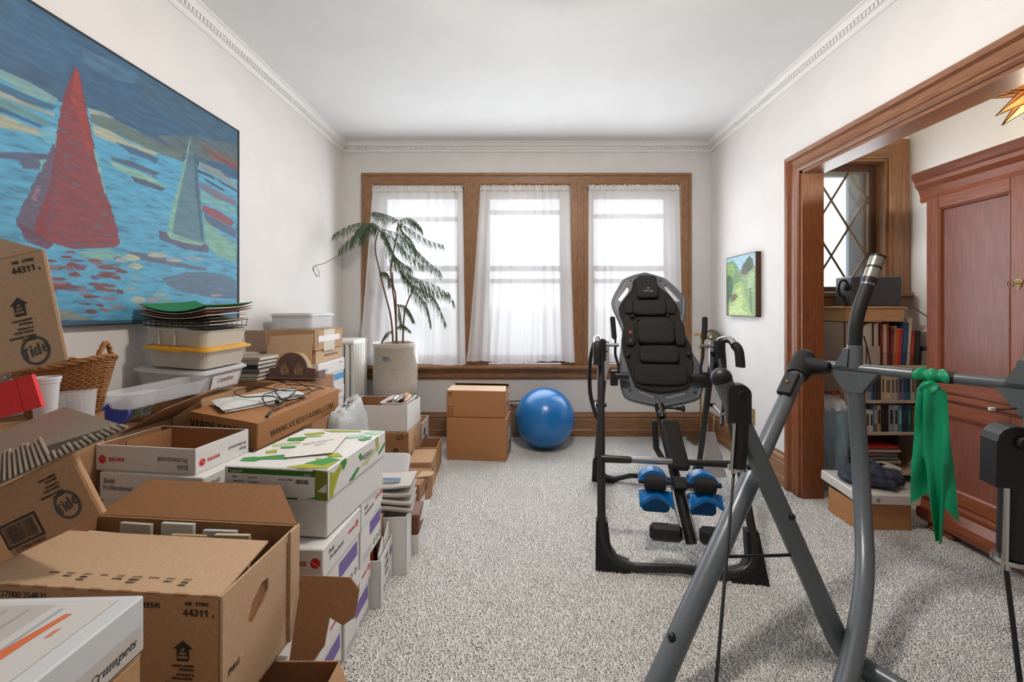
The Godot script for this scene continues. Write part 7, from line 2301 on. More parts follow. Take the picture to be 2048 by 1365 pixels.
func star_lamp():
	# a many-pointed glass star hanging in the alcove
	var c = W(2.40, 2.28, 1.88)
	var t = thing("star_lamp", "amber glass star lamp hanging in the alcove", "lamp", c)
	var gm = mat(Color(0.86, 0.66, 0.4), 0.35)
	gm.backlight_enabled = true
	gm.backlight = Color(0.8, 0.6, 0.35)
	gm.emission_enabled = true
	gm.emission = Color(1.0, 0.6, 0.22)
	gm.emission_energy_multiplier = 0.22
	var rim = mat(Color(0.2, 0.14, 0.09), 0.4, 0.6)
	var dirs = []
	for x in [-1, 0, 1]:
		for y in [-1, 0, 1]:
			for z in [-1, 0, 1]:
				if x != 0 or y != 0 or z != 0: dirs.append(Vector3(x, y, z).normalized())
	var turn = Basis(Vector3(0.3, 1, 0.2).normalized(), 0.35)
	var frame := MB.new()
	for d0 in dirs:
		var d = turn * d0
		var u = d.cross(Vector3(0.31, 0.87, 0.4)).normalized()
		var v = d.cross(u)
		var tip = d * 0.21
		var b := MB.new()
		var base = []
		for k in 4: base.append(d * 0.075 + (u * cos(TAU * k / 4 + 0.785) + v * sin(TAU * k / 4 + 0.785)) * 0.042)
		for k in 4:
			var a = base[k]
			var e = base[(k + 1) % 4]
			var nn = (e - a).cross(tip - a).normalized()
			if nn.dot(a + e) < 0: nn = -nn
			b.tri(a, e, tip, nn, nn, nn)
			frame.tube([a, tip], 0.0026, 5)
			frame.tube([a, e], 0.0026, 5)
		part(t, "glass_point", b, gm)
	part(t, "metal_seams", frame, rim)
	var b := MB.new()
	b.tube([Vector3(0, 0.2, 0), Vector3(0, TOP - 2.28, 0)], 0.004, 6)
	part(t, "chain", b, rim)
	var l := OmniLight3D.new()
	l.name = "lamp_light"
	t.add_child(l)
	l.light_color = Color(1.0, 0.94, 0.84)
	l.light_energy = 1.5
	l.light_size = 0.05
	l.position = Vector3(0, -0.27, 0)
	l.omni_range = 12.0
	l.omni_attenuation = 2.0
	l.shadow_enabled = true

# ---------- inversion table ----------
func inversion_table():
	var base = W(0.76, 0, 2.45)
	var t = thing("inversion_table", "black and grey inversion table with blue ankle cups, facing the viewer", "exercise machine", base)
	var FL = W(0.385, 0.022, 1.985)
	var FR = W(1.09, 0.022, 1.885)
	var RL = W(0.54, 0.022, 2.995)
	var RR = W(1.225, 0.022, 2.90)
	var AL = W(0.475, 1.0, 2.47)
	var AR = W(1.135, 1.0, 2.385)
	var b: MB
	var corner = func(top, a, c, other, r):
		# a bent foot: down to a, round to c
		var da = (top - a).normalized()
		var dc = (c - a).normalized()
		var out = []
		for k in 9:
			var u = k / 8.0
			out.append(a + da * r * pow(1.0 - u, 2.0) + dc * r * pow(u, 2.0))
		return out
	# front frame: one bent tube
	b = at(t)
	var path = [AL] + corner.call(AL, FL, FR, null, 0.16) + [FL.lerp(FR, 0.5) + Vector3(0, 0.012, 0)]
	var back = corner.call(AR, FR, FL, null, 0.16)
	back.reverse()
	path = path + back + [AR]
	b.tube(path, 0.0165, 10, true, 1.25)
	part(t, "front_frame", b, M.gun)
	b = at(t)
	path = [AL + Vector3(0.03, 0, 0)] + corner.call(AL, RL, RR, null, 0.14) + [RL.lerp(RR, 0.35) + Vector3(0, 0.03, 0), RL.lerp(RR, 0.65) + Vector3(0, 0.03, 0)]
	back = corner.call(AR, RR, RL, null, 0.14)
	back.reverse()
	path = path + back + [AR + Vector3(-0.03, 0, 0)]
	b.tube(path, 0.016, 10, true, 1.2)
	part(t, "rear_frame", b, M.gun)
	# plastic boots on the corners
	for q in [[AL, FL, FR], [AR, FR, FL], [AL, RL, RR], [AR, RR, RL]]:
		b = at(t)
		var da = (q[0] - q[1]).normalized()
		var dc = (q[2] - q[1]).normalized()
		var o = q[1] - dc * 0.028 - Vector3(0, 0.022, 0)
		var nn = dc.cross(Vector3.UP).normalized()
		b.xf = Transform3D(Basis(dc, Vector3.UP, nn), o - t.position)
		var lean = da.dot(dc) / maxf(da.y, 0.1)
		var back2 = da.dot(nn) / maxf(da.y, 0.1)
		var prof = [P(0, 0), P(0.16, 0), P(0.16, 0.036), P(0.105, 0.05), P(0.075, 0.085), P(0.058 + lean * 0.19, 0.19), P(0.002 + lean * 0.19, 0.19)]
		b.xf.basis = b.xf.basis * Basis(Vector3(1, 0, 0), Vector3(0, 1, back2), Vector3(0, 0, 1))
		b.prism(prof, -0.024, 0.024)
		part(t, "boot", b, M.black_matte)
	# spreader bar between the front legs
	var s0 = AL.lerp(FL, 0.56)
	var s1 = AR.lerp(FR, 0.56)
	b = at(t)
	b.tube([s0, s0.lerp(s1, 0.2), s0.lerp(s1, 0.24), s0.lerp(s1, 0.4)], [0.022, 0.02, 0.016, 0.016], 10)
	part(t, "spreader_bar", b, M.gun)
	b = at(t)
	b.tube([s0.lerp(s1, 0.58), s0.lerp(s1, 0.85), s1], [0.015, 0.017, 0.022], 10)
	part(t, "spreader_bar", b, M.gun)
	b = at(t)
	b.tube([s0.lerp(s1, 0.22), s0.lerp(s1, 0.56)], 0.0172, 12)
	part(t, "spreader_sleeve", b, M.steel)
	# hinge plates, chrome grips and handles on each side
	for s in 2:
		var A = [AL, AR][s]
		var sg = [-1.0, 1.0][s]
		var inn = W(0.9895, 0, -0.1445) * -sg
		var out = -inn
		var fwd = Vector3(-0.1445, 0, 0.9895)
		b = at(t)
		b.box(A + inn * 0.0, Vector3(0.05, 0.13, 0.07), 0.006)
		part(t, "hinge_block", b, M.black_matte)
		b = at(t)
		b.xf = Transform3D(Basis(inn, Vector3.UP, inn.cross(Vector3.UP)), A - t.position)
		b.prism([P(0.026, -0.19), P(0.05, -0.1), P(0.05, 0.05), P(0.02, 0.06), P(0.0, -0.1)], -0.004, 0.004)
		part(t, "hinge_plate", b, M.chrome)
		b = at(t)
		b.tube([A + inn * 0.02 + Vector3(0, 0.03, 0), A + inn * 0.105 + Vector3(0, 0.03, 0)], 0.011, 12)
		part(t, "pivot_pin", b, M.steel)
		# bed arm with its foam lever
		b = at(t)
		b.tube([A + inn * 0.085 + Vector3(0, 0.03, 0), A + inn * 0.085 + Vector3(0, 0.07, 0)], 0.006, 8)
		b.tube(smooth([A + inn * 0.085 + Vector3(0, 0.03, 0), A + inn * 0.085 + Vector3(0, -0.03, 0.0), A + inn * 0.1 + Vector3(0, -0.09, 0.01), A + inn * 0.1 + Vector3(0, -0.13, 0.01)], 4), 0.008, 8)
		part(t, "bed_arm", b, M.black)
		b = at(t)
		b.tube([A + inn * 0.085 + Vector3(0, 0.065, 0), A + inn * 0.078 + Vector3(0, 0.075, 0), A + inn * 0.07 + Vector3(0, 0.19, -0.01), A + inn * 0.07 + Vector3(0, 0.198, -0.01)], [0.01, 0.0155, 0.0155, 0.009], 12)
		part(t, "lever_grip", b, M.foam)
		b = at(t)
		b.span(A + inn * 0.075 + Vector3(-0.022, -0.21, 0.0), A + inn * 0.075 + Vector3(0.022, -0.12, 0.02), 0.004)
		b.tube([A + inn * 0.08 + Vector3(0, -0.15, 0.01), A + inn * 0.16 + Vector3(0, -0.15, 0.01)], 0.02, 8)
		part(t, "bed_bracket", b, M.gun)
		# long assist handle: chrome bend and foam
		b = at(t)
		var hp = [A + out * 0.01 + Vector3(0, 0.02, -0.03), A + out * 0.015 + Vector3(0, 0.06, -0.01), A + out * (0.03 + 0.01 * s) + Vector3(0, 0.07, 0.04), A + out * (0.035 + 0.012 * s) + Vector3(0, 0.045, 0.08)]
		b.tube(smooth(hp, 6), 0.02, 12)
		part(t, "handle_tube", b, M.chrome)
		b = at(t)
		var e = hp[3]
		b.tube(smooth([e, e + out * (0.003 + 0.012 * s) + Vector3(0, -0.03, 0.015), e + out * (0.003 + 0.018 * s) + Vector3(0, -0.1, 0.02), e + out * (0.003 + 0.018 * s) + Vector3(0, -0.12, 0.02)], 5), 0.0245, 14)
		part(t, "handle_foam", b, M.foam)
		b = at(t)
		b.tube(smooth([A + out * 0.035 + Vector3(0, 0.04, -0.03), A + out * 0.055 + Vector3(0, -0.08, -0.05), A + out * 0.055 + Vector3(0, -0.26, -0.05), A + out * 0.03 + Vector3(0, -0.38, -0.02), A + out * 0.01 + Vector3(0, -0.42, 0.02)], 6), 0.012, 8)
		part(t, "rear_handle", b, M.black)
		# folding strut
		b = at(t)
		var p0 = AL.lerp(FL, 0.3) if s == 0 else AR.lerp(FR, 0.3)
		var p1 = AL.lerp(RL, 0.36) if s == 0 else AR.lerp(RR, 0.36)
		b.tube([p0 + out * 0.02, p0.lerp(p1, 0.5) + Vector3(0, -0.05, 0) + out * 0.02, p1 + out * 0.02], 0.007, 8)
		part(t, "folding_strut", b, M.steel)
		b = at(t)
		b.tube([p0 + out * 0.03, p0 - out * 0.03], 0.012, 10)
		part(t, "strut_bolt", b, M.black)
		b = at(t)
		b.tube([p1 + out * 0.03, p1 - out * 0.03], 0.012, 10)
		part(t, "strut_bolt", b, M.black)
	# the bed, laid out in its own plane
	var R = Vector3(0.9892, -0.0041, 0.1464)
	var U = Vector3(0.0648, 0.9089, -0.412)
	var N = R.cross(U).normalized()
	var bed := Node3D.new()
	bed.name = "bed"
	t.add_child(bed, true)
	bed.transform = Transform3D(Basis(R, U, N), W(0.79, 0.703, 2.40) - t.position)
	var outer = [[-0.02, 0.852], [0.069, 0.819], [0.114, 0.791], [0.198, 0.686], [0.209, 0.642], [0.194, 0.547], [0.176, 0.48], [0.203, 0.35], [0.213, 0.303], [0.254, 0.219], [0.258, 0.144], [0.241, 0.07], [0.206, 0.029], [0.052, -0.012], [0.02, -0.018], [-0.017, -0.011], [-0.156, 0.02], [-0.186, 0.063], [-0.198, 0.138], [-0.198, 0.23], [-0.183, 0.335], [-0.172, 0.434], [-0.196, 0.518], [-0.229, 0.606], [-0.227, 0.668], [-0.172, 0.778], [-0.151, 0.806], [-0.089, 0.834]]
	var V2 = func(a):
		var o = []
		for p in a: o.append(P(p[0], p[1]))
		return o
	var op = V2.call(outer)
	op.append(op[0])
	var sm = smooth(op, 3)
	sm.pop_back()
	var c := CSGPolygon3D.new()
	c.name = "bed_shell"
	c.polygon = PackedVector2Array(sm)
	c.depth = 0.026
	c.material = M.bed_grey
	for q in [[[-0.136, 0.764], [-0.157, 0.732], [-0.207, 0.659], [-0.186, 0.645], [-0.146, 0.7], [-0.13, 0.735]], [[0.09, 0.757], [0.107, 0.768], [0.187, 0.664], [0.176, 0.645], [0.153, 0.645], [0.1, 0.731]], [[-0.055, 0.826], [-0.021, 0.84], [0.03, 0.822], [0.024, 0.8], [-0.04, 0.8]], [[-0.102, 0.058], [-0.097, 0.067], [-0.004, 0.031], [-0.009, 0.021]], [[0.048, 0.024], [0.054, 0.034], [0.165, 0.066], [0.168, 0.057]], [[-0.046, 0.073], [-0.042, 0.081], [0.003, 0.07], [0.001, 0.06]], [[0.053, 0.064], [0.056, 0.073], [0.105, 0.088], [0.107, 0.079]]]:
		var k := CSGPolygon3D.new()
		k.name = "slot"
		k.polygon = PackedVector2Array(V2.call(q))
		k.depth = 0.1
		k.position = Vector3(0, 0, 0.04)
		k.operation = CSGShape3D.OPERATION_SUBTRACTION
		k.material = M.bed_grey
		c.add_child(k)
	bed.add_child(c, true)
	b = MB.new()
	var rimp = []
	for p in sm: rimp.append(Vector3(p.x, p.y, -0.012))
	rimp.append(rimp[0])
	b.tube(rimp, 0.0145, 8, false)
	part(bed, "rim", b, M.bed_grey)
	# upholstery
	var pad = [[-0.021, 0.829], [0.025, 0.81], [0.038, 0.763], [0.063, 0.731], [0.117, 0.677], [0.159, 0.59], [0.161, 0.53], [0.176, 0.48], [0.18, 0.406], [0.208, 0.342], [0.209, 0.264], [0.208, 0.225], [0.18, 0.112], [0.143, 0.085], [0.016, 0.062], [-0.103, 0.088], [-0.129, 0.132], [-0.158, 0.231], [-0.185, 0.343], [-0.177, 0.417], [-0.167, 0.485], [-0.192, 0.562], [-0.185, 0.615], [-0.11, 0.723], [-0.091, 0.796]]
	var pp = V2.call(pad)
	pp.append(pp[0])
	var ps = smooth(pp, 3)
	ps.pop_back()
	b = MB.new()
	b.prism(ps, 0.0, 0.014)
	var pr = []
	for p in ps: pr.append(Vector3(p.x, p.y, 0.008))
	pr.append(pr[0])
	b.tube(pr, 0.009, 8, false)
	part(bed, "pad", b, M.fabric)
	for q in [["headrest", [-0.022, 0.733, 0.03], [0.132, 0.165, 0.05], 5.0], ["upper_cushion", [-0.014, 0.587, 0.024], [0.2, 0.105, 0.05], 5.0], ["roll", [0.005, 0.512, 0.02], [0.2, 0.026, 0.036], 4.0], ["lumbar_cushion", [0.011, 0.422, 0.03], [0.218, 0.16, 0.07], 5.0], ["lower_cushion", [0.022, 0.282, 0.024], [0.225, 0.11, 0.05], 5.0], ["seat_cushion", [0.025, 0.16, 0.014], [0.31, 0.13, 0.04], 4.0], ["side_bolster", [-0.14, 0.415, 0.016], [0.062, 0.16, 0.044], 4.0], ["side_bolster", [0.155, 0.42, 0.016], [0.062, 0.16, 0.044], 4.0], ["side_bolster", [-0.14, 0.6, 0.014], [0.06, 0.1, 0.036], 4.0], ["side_bolster", [0.118, 0.6, 0.014], [0.06, 0.1, 0.036], 4.0]]:
		b = MB.new()
		b.cushion(Vector3(q[1][0], q[1][1], q[1][2]), Vector3(q[2][0], q[2][1], q[2][2]), q[3], 12)
		part(bed, q[0], b, M.fabric)
	for q in [[-0.122, 0.532], [0.092, 0.534], [-0.157, 0.275], [0.192, 0.288]]:
		b = MB.new()
		b.ball(Vector3(q[0], q[1], 0.024), 0.0125, 12)
		part(bed, "pad_knob", b, M.black)
	for q in [[-0.117, 0.801], [0.07, 0.797], [0.172, 0.563], [-0.152, 0.064], [0.213, 0.065]]:
		b = MB.new()
		b.xf = Transform3D(Basis(Vector3(1, 0, 0), PI / 2), Vector3(q[0], q[1], 0.0))
		b.lathe(Vector3.ZERO, [[0.0, 0.002], [0.008, 0.002], [0.009, -0.002]], 12)
		part(bed, "screw_head", b, M.black)
	words(bed, "TEETER", Transform3D(Basis(), Vector3(-0.018, 0.694, 0.0562)), 0.0105, mat(Color(0.6, 0.6, 0.6), 0.5), false, "Droid Sans", 0, 0, 1.25)
	flat_print(bed, "peak_mark", Transform3D(Basis(), Vector3(-0.018, 0.712, 0.0562)), [[[P(-0.009, 0), P(0, 0.012), P(0.009, 0), P(0.004, 0), P(0, 0.006), P(-0.004, 0)], Color(0.6, 0.6, 0.6)]])
	flat_print(bed, "red_patch", Transform3D(Basis(), Vector3(-0.139, 0.42, 0.0386)), [[disc(0, 0, 0.011), Color(0.5, 0.08, 0.12)]])
	b = MB.new()
	b.xf = Transform3D(Basis(), Vector3(-0.141, 0.366, 0.0375))
	ring(b, 0, 0, 0.006, 0.009, 14)
	part(bed, "ring_patch", b, mat(Color(0.4, 0.4, 0.4), 0.5))
	# main shaft, toward the feet
	var S0 = W(0.795, 0.72, 2.43)
	var S1 = W(0.812, 0.135, 1.985)
	b = at(t)
	b.tube([S0, S0.lerp(S1, 0.45)], 0.021, 4, true, 1.15, Vector3(0, 0.6, 0.8))
	part(t, "height_shaft", b, M.gun)
	b = at(t)
	b.tube([S0.lerp(S1, 0.04) + Vector3(0, 0, 0.024), S0.lerp(S1, 0.15) + Vector3(0, 0, 0.024)], 0.023, 4, true, 1.15, Vector3(0, 0.6, 0.8))
	var sel = part(t, "height_selector", b, M.black)
	flat_print(sel, "green_dot", Transform3D(Basis(R, U, N), S0.lerp(S1, 0.075) + Vector3(0, 0.0, 0.045) - t.position), [[disc(0, 0.004, 0.0075), Color(0.45, 0.62, 0.12)], [rect(-0.018, -0.02, 0.018, -0.008), Color(0.5, 0.5, 0.5)]])
	b = at(t)
	b.tube([S0.lerp(S1, 0.08), S0.lerp(S1, 0.08) + R * 0.1], 0.006, 8)
	b.tube([S0.lerp(S1, 0.08) + R * 0.095, S0.lerp(S1, 0.08) + R * 0.115, S0.lerp(S1, 0.08) + R * 0.135, S0.lerp(S1, 0.08) + R * 0.14], [0.011, 0.011, 0.02, 0.02], 12)
	part(t, "selector_pin", b, M.black)
	b = at(t)
	b.tube([S0.lerp(S1, 0.18) + Vector3(-0.035, -0.01, -0.02), S0.lerp(S1, 0.3) + Vector3(-0.035, -0.09, -0.05), S0.lerp(S1, 0.42) + Vector3(-0.02, -0.06, -0.05)], 0.012, 6, true, 1.5)
	part(t, "tether_strap", b, M.black_matte)
	b = at(t)
	b.tube([S0.lerp(S1, 0.3), S1 + (S1 - S0) * 0.02], 0.0225, 4, true, 1.2, Vector3(0, 0.6, 0.8))
	part(t, "foot_shaft", b, M.black)
	for s in [-1.0, 1.0]:
		b = at(t)
		b.tube(smooth([S0.lerp(S1, 0.62) + R * 0.028 * s, S0.lerp(S1, 0.78) + R * 0.036 * s + Vector3(0, -0.02, 0.0), S1 + R * 0.03 * s], 5), 0.004, 6)
		part(t, "chrome_rod", b, M.chrome)
	# padded shin block
	b = at(t)
	var along = (S1 - S0).normalized()
	var front = along.cross(R).normalized()
	if front.z < 0: front = -front
	b.xf = Transform3D(Basis(R, -along, front), S0.lerp(S1, 0.4) + front * 0.065 - t.position)
	b.box(Vector3(0.024, 0, 0), Vector3(0.082, 0.26, 0.045), 0.01)
	part(t, "shin_pad", b, M.fabric)
	b = at(t)
	b.xf = Transform3D(Basis(R, -along, front), S0.lerp(S1, 0.66) + front * 0.04 - t.position)
	b.box(Vector3(0.0, 0, 0), Vector3(0.07, 0.06, 0.05), 0.006)
	part(t, "clamp_block", b, M.black)
	var Q = S0.lerp(S1, 0.66) + front * 0.045
	b = at(t)
	b.tube([Q - R * 0.2, Q + R * 0.2], 0.0125, 12)
	part(t, "cross_pin", b, M.gun)
	for s in [-1.0, 1.0]:
		var cc = Q + R * 0.12 * s
		var B3 = Basis(R, Vector3.UP, R.cross(Vector3.UP))
		b = at(t)
		b.tube([cc - R * 0.05, cc - R * 0.045, cc + R * 0.045, cc + R * 0.05], [0.036, 0.042, 0.042, 0.036], 16)
		part(t, "ankle_roller", b, M.black_matte)
		# blue heel cup: an arch over the roller
		b = at(t)
		b.xf = Transform3D(B3, cc + Vector3(0, -0.005, -0.025) - t.position)
		var arch = []
		for k in 17:
			var a = PI * k / 16.0
			arch.append(P(cos(a) * 0.072 * (1.0 if absf(cos(a)) < 0.98 else 1.02), sin(a) * 0.06 + 0.005))
		for k in 17:
			var a = PI * (16 - k) / 16.0
			arch.append(P(cos(a) * 0.053, sin(a) * 0.036))
		b.prism(arch, -0.03, 0.035)
		part(t, "heel_cup", b, M.blue_plastic)
		b = at(t)
		b.xf = Transform3D(B3, cc + Vector3(0, -0.03, 0.015) - t.position)
		b.grid(16, 6, func(u, v):
			var x = (u - 0.5) * 0.165
			return Vector3(x, -0.012 + 0.022 * cos(x * 34.0) * (0.4 + v * 0.6) - 0.03 * v + (0.02 if absf(x) > 0.07 else 0.0) * (-v), 0.055 * v - 0.02))
		b.grid(16, 6, func(u, v):
			var x = (u - 0.5) * 0.165
			return Vector3(x, -0.026 + 0.022 * cos(x * 34.0) * (0.4 + v * 0.6) - 0.03 * v, 0.055 * v - 0.02), true)
		for k in 16:
			var x0 = (k / 16.0 - 0.5) * 0.165
			var x1 = ((k + 1) / 16.0 - 0.5) * 0.165
			b.quad(Vector3(x0, -0.056 + 0.022 * cos(x0 * 34.0), 0.035), Vector3(x1, -0.056 + 0.022 * cos(x1 * 34.0), 0.035), Vector3(x1, -0.038 + 0.022 * cos(x1 * 34.0), 0.035), Vector3(x0, -0.038 + 0.022 * cos(x0 * 34.0), 0.035), Vector3(0, 0, 1))
		part(t, "instep_cup", b, M.blue_plastic)
		b = at(t)
		b.xf = Transform3D(B3 * Basis(Vector3(1, 0, 0), deg_to_rad(-8)), cc + Vector3(0, -0.108, -0.02) - t.position)
		b.prism(rounded(0.142, 0.1, 0.025, 5, P(-0.008 * s, 0)), -0.008, 0.008)
		part(t, "calf_plate", b, M.blue_dark)
		# foot rest
		b = at(t)
		b.xf = Transform3D(B3, S1 + R * (0.115 * s) + Vector3(0, 0.03, 0.0) - t.position)
		b.box(Vector3.ZERO, Vector3(0.15, 0.082, 0.05), 0.016)
		part(t, "foot_rest", b, M.black)
	# manual hanging from the rear leg
	t = thing("instruction_booklet", "white instruction booklet hanging by strings from the inversion table", "booklet", W(1.27, 0.13, 2.76))
	b = at(t)
	for q in [[1.24, 1.245], [1.285, 1.28]]: b.tube([W(q[0], 0.54, 2.76), W(q[1], 0.41, 2.765)], 0.002, 5)
	part(t, "string", b, mat(Color(0.75, 0.7, 0.64), 0.7))
	b = MB.new()
	b.grid(12, 12, func(u, v): return Vector3(-0.11 + 0.2 * u * (0.3 + 0.7 * (1.0 - v)) + 0.06 * v, 0.3 * v, 0.09 * pow(1.0 - u, 2.0) * (1.0 - v) + 0.02))
	part(t, "page", b, mat(Color(0.82, 0.82, 0.83), 0.6))
	b = MB.new()
	b.grid(12, 12, func(u, v): return Vector3(0.0 + 0.1 * u * (1.0 - v) - 0.02 * v + 0.05 * sin(PI * (1 - v)) * u, 0.3 * v - 0.02, -0.03 - 0.03 * u))
	part(t, "cover", b, mat(Color(0.25, 0.31, 0.35), 0.4))

# ---------- glider ----------
func glider():
	var t = thing("glider_machine", "grey tubular glider exercise machine with hydraulic cylinders, nearest on the right", "exercise machine", W(1.16, 0, 1.47))
	var ew = Vector3(0.543, 0, 0.84)
	var b: MB
	var BL = W(1.364, 0.99, 1.893)
	var BR = BL + ew * 0.75
	var bar = func(s): return BL + ew * s
	# crossbar
	b = at(t)
	b.tube([bar.call(-0.02), bar.call(0.77)], 0.0205, 16)
	part(t, "crossbar", b, M.gym_grey)
	for q in [[0.318, 0.432]]:
		b = at(t)
		b.tube([bar.call(q[0]), bar.call(q[1])], 0.0225, 16)
		part(t, "bar_foam", b, M.foam)
	for s in [0.13, 0.62]:
		var p = bar.call(s)
		# upright with a bend near the floor
		b = at(t)
		b.tube(smooth([p + Vector3(0, -0.02, 0), Vector3(p.x, 0.65, p.z) + Vector3(0.015, 0, 0.004), Vector3(p.x, 0.42, p.z) + Vector3(-0.035, 0, 0.084), Vector3(p.x, 0.25, p.z) + Vector3(-0.135, 0, 0.214), Vector3(p.x, 0.13, p.z) + Vector3(-0.305, 0, 0.384), Vector3(p.x, 0.032, p.z) + Vector3(-0.475, 0, 0.53)], 8), 0.031, 18)
		part(t, "upright", b, M.gym_grey)
		b = at(t)
		b.xf = Transform3D(Basis(ew, Vector3.UP, ew.cross(Vector3.UP)), p - t.position)
		b.prism([P(-0.09, -0.012), P(0.09, -0.012), P(0.034, -0.105), P(-0.034, -0.105)], -0.004, 0.004)
		b.prism([P(-0.085, -0.012), P(0.085, -0.012), P(0.032, -0.1), P(-0.032, -0.1)], 0.02, 0.026)
		part(t, "gusset", b, M.gym_grey)
		# handle
		b = at(t)
		b.tube([p, p + Vector3(0, 0.1, 0)], 0.0275, 16)
		part(t, "handle_socket", b, M.gym_grey)
		b = at(t)
		b.xf = Transform3D(Basis(ew, Vector3.UP, ew.cross(Vector3.UP)), p - t.position)
		b.prism([P(-0.066, 0.005), P(-0.02, 0.005), P(-0.012, 0.085), P(-0.034, 0.085), P(-0.04, 0.06)], 0.006, 0.03)
		part(t, "socket_brace", b, M.gym_grey)
		b = at(t)
		var hd = ew * 0.9 + Vector3(0.25, 0, -0.25)
		hd = W(0.84, 0, 0.2).normalized() * 0.6
		var h = [p + Vector3(0, 0.1, 0), p + Vector3(0, 0.19, 0) + hd * 0.01, p + Vector3(0, 0.27, 0) + hd * 0.05, p + Vector3(0, 0.36, 0) + hd * 0.12]
		b.tube(smooth(h, 6), 0.0255, 16)
		part(t, "handle_foam", b, M.foam)
		b = at(t)
		var hv = (h[3] - h[2]).normalized()
		b.tube([h[3] - hv * 0.005, h[3] + hv * 0.012], 0.026, 16)
		part(t, "handle_neck", b, M.gym_grey)
		b = at(t)
		b.tube([h[3] + hv * 0.005, h[3] + hv * 0.01, h[3] + hv * 0.03], [0.027, 0.029, 0.029], 18)
		b.tube([h[3] + hv * 0.075, h[3] + hv * 0.085], 0.0284, 18)
		b.tube([h[3] + hv * 0.128, h[3] + hv * 0.138, h[3] + hv * 0.142], [0.0284, 0.0284, 0.02], 18)
		part(t, "grip_band", b, M.black)
		b = at(t)
		b.tube([h[3] + hv * 0.03, h[3] + hv * 0.075], 0.0278, 18)
		b.tube([h[3] + hv * 0.085, h[3] + hv * 0.13], 0.0278, 18)
		part(t, "pulse_sensor", b, mat(Color(0.62, 0.6, 0.57), 0.3, 0.7))
		b = at(t)
		b.tube(smooth([p + Vector3(0.03, 0.14, 0.01), p + Vector3(0.036, 0.09, 0.02), p + Vector3(0.05, 0.02, 0.02)], 5), 0.0028, 6)
		part(t, "sensor_wire", b, M.black)
	# pivots, swing arms and cylinders on both sides
	for side in 2:
		var sg = [-1.0, 1.0][side]
		var E = BL - ew * 0.035 if side == 0 else BR + ew * 0.035
		var off = ew * (0.75 + 0.07) if side == 1 else Vector3.ZERO
		# joint cover where the long arm meets the bar
		b = at(t)
		var A0 = W(1.318, 1.005, 1.935)
		var A1 = W(0.37, 0.03, 1.245)
		if side == 1:
			A0 = A0 + ew * 0.83
			A1 = A1 + ew * 0.83
		var ad = (A1 - A0).normalized()
		b.tube([A0 - ad * 0.03, A0 - ad * 0.02, A0 + ad * 0.07, A0 + ad * 0.1], [0.03, 0.046, 0.05, 0.042], 18)
		b.tube([A0 + ad * 0.03, A0 + ad * 0.03 + ew * sg * -0.07, A0 + ad * 0.03 - ew * sg * 0.11], [0.046, 0.036, 0.024], 16)
		part(t, "joint_cover", b, M.black_matte)
		b = at(t)
		b.ball(A0 - ad * 0.02, 0.038, 16)
		part(t, "end_cap", b, M.black)
		b = at(t)
		b.tube([A0 + ad * 0.06, A0 + ad * 0.66], 0.032, 20)
		b.tube([A0 + ad * 0.60, A1], 0.037, 20)
		part(t, "long_arm", b, M.gym_grey)
		b = at(t)
		var fr = (ad.cross(ew)).normalized()
		if fr.z < 0: fr = -fr
		b.xf = Transform3D(Basis(-ad.cross(fr).normalized(), -ad, fr), A0 + ad * 0.185 + fr * 0.034 - t.position)
		b.box(Vector3.ZERO, Vector3(0.058, 0.125, 0.022), 0.004)
		var box = part(t, "latch_box", b, M.black)
		b = at(t)
		b.ball(A0 + ad * 0.185 + fr * 0.046, 0.008, 10)
		part(box, "latch_screw", b, M.brass)
		for k in [0.86, 0.42]:
			b = at(t)
			b.ball(A0.lerp(A1, k) + fr * 0.036, 0.014, 12)
			part(t, "bolt_cap", b, M.black)
		# short arm, crossing
		var B0 = W(0.752, 0.985, 1.556)
		var B1 = W(1.128, 0.045, 1.452)
		if side == 1:
			B0 = W(1.168, 0.985, 0.9)
			B1 = W(1.52, 0.045, 0.8)
		var bd = (B1 - B0).normalized()
		b = at(t)
		b.tube([B0, B0.lerp(B1, 0.8), B1 - bd * 0.05, B1], [0.0345, 0.0345, 0.036, 0.03], 20)
		part(t, "short_arm", b, M.gym_grey)
		b = at(t)
		b.ball(B0 - bd * 0.002, 0.0385, 20)
		part(t, "ball_cap", b, M.black)
		b = at(t)
		b.ball(B0.lerp(B1, 0.52) + Vector3(0.012, 0.012, 0.03), 0.013, 12)
		part(t, "bolt_cap", b, M.black)
		# bracket and cylinder
		var K = B0 + (Vector3(0.045, -0.068, 0.04) if side == 0 else Vector3(-0.038, -0.06, -0.058))
		b = at(t)
		b.xf = Transform3D(Basis(Vector3(0.96, 0, 0.28), Vector3.UP, Vector3(-0.28, 0, 0.96)), K - t.position)
		var bp = [P(-0.042, -0.085), P(0.036, -0.085), P(0.036, 0.02)]
		for k in 9: bp.append(P(cos(PI * k / 8.0) * 0.037 - 0.001, 0.022 + sin(PI * k / 8.0) * 0.034))
		bp.append(P(-0.04, 0.02))
		b.prism(bp, -0.024, 0.024)
		part(t, "cylinder_bracket", b, M.black)
		b = at(t)
		b.tube([K + Vector3(0.0, 0.02, 0.022), K + Vector3(0.0, 0.02, 0.034)], 0.016, 12)
		part(t, "bracket_bolt", b, M.black_matte)
		var c0 = K + Vector3(-0.004, -0.08, 0.0)
		var c1 = K + Vector3(-0.022, -0.245, 0.012)
		b = at(t)
		b.tube([c0 + Vector3(0.012, 0, 0), c1 + Vector3(0.012, 0, 0)], 0.0255, 16)
		part(t, "cylinder", b, M.black)
		b = at(t)
		b.tube([c0 + Vector3(-0.018, 0, 0.012), c1 + Vector3(-0.018, 0, 0.012)], 0.006, 10)
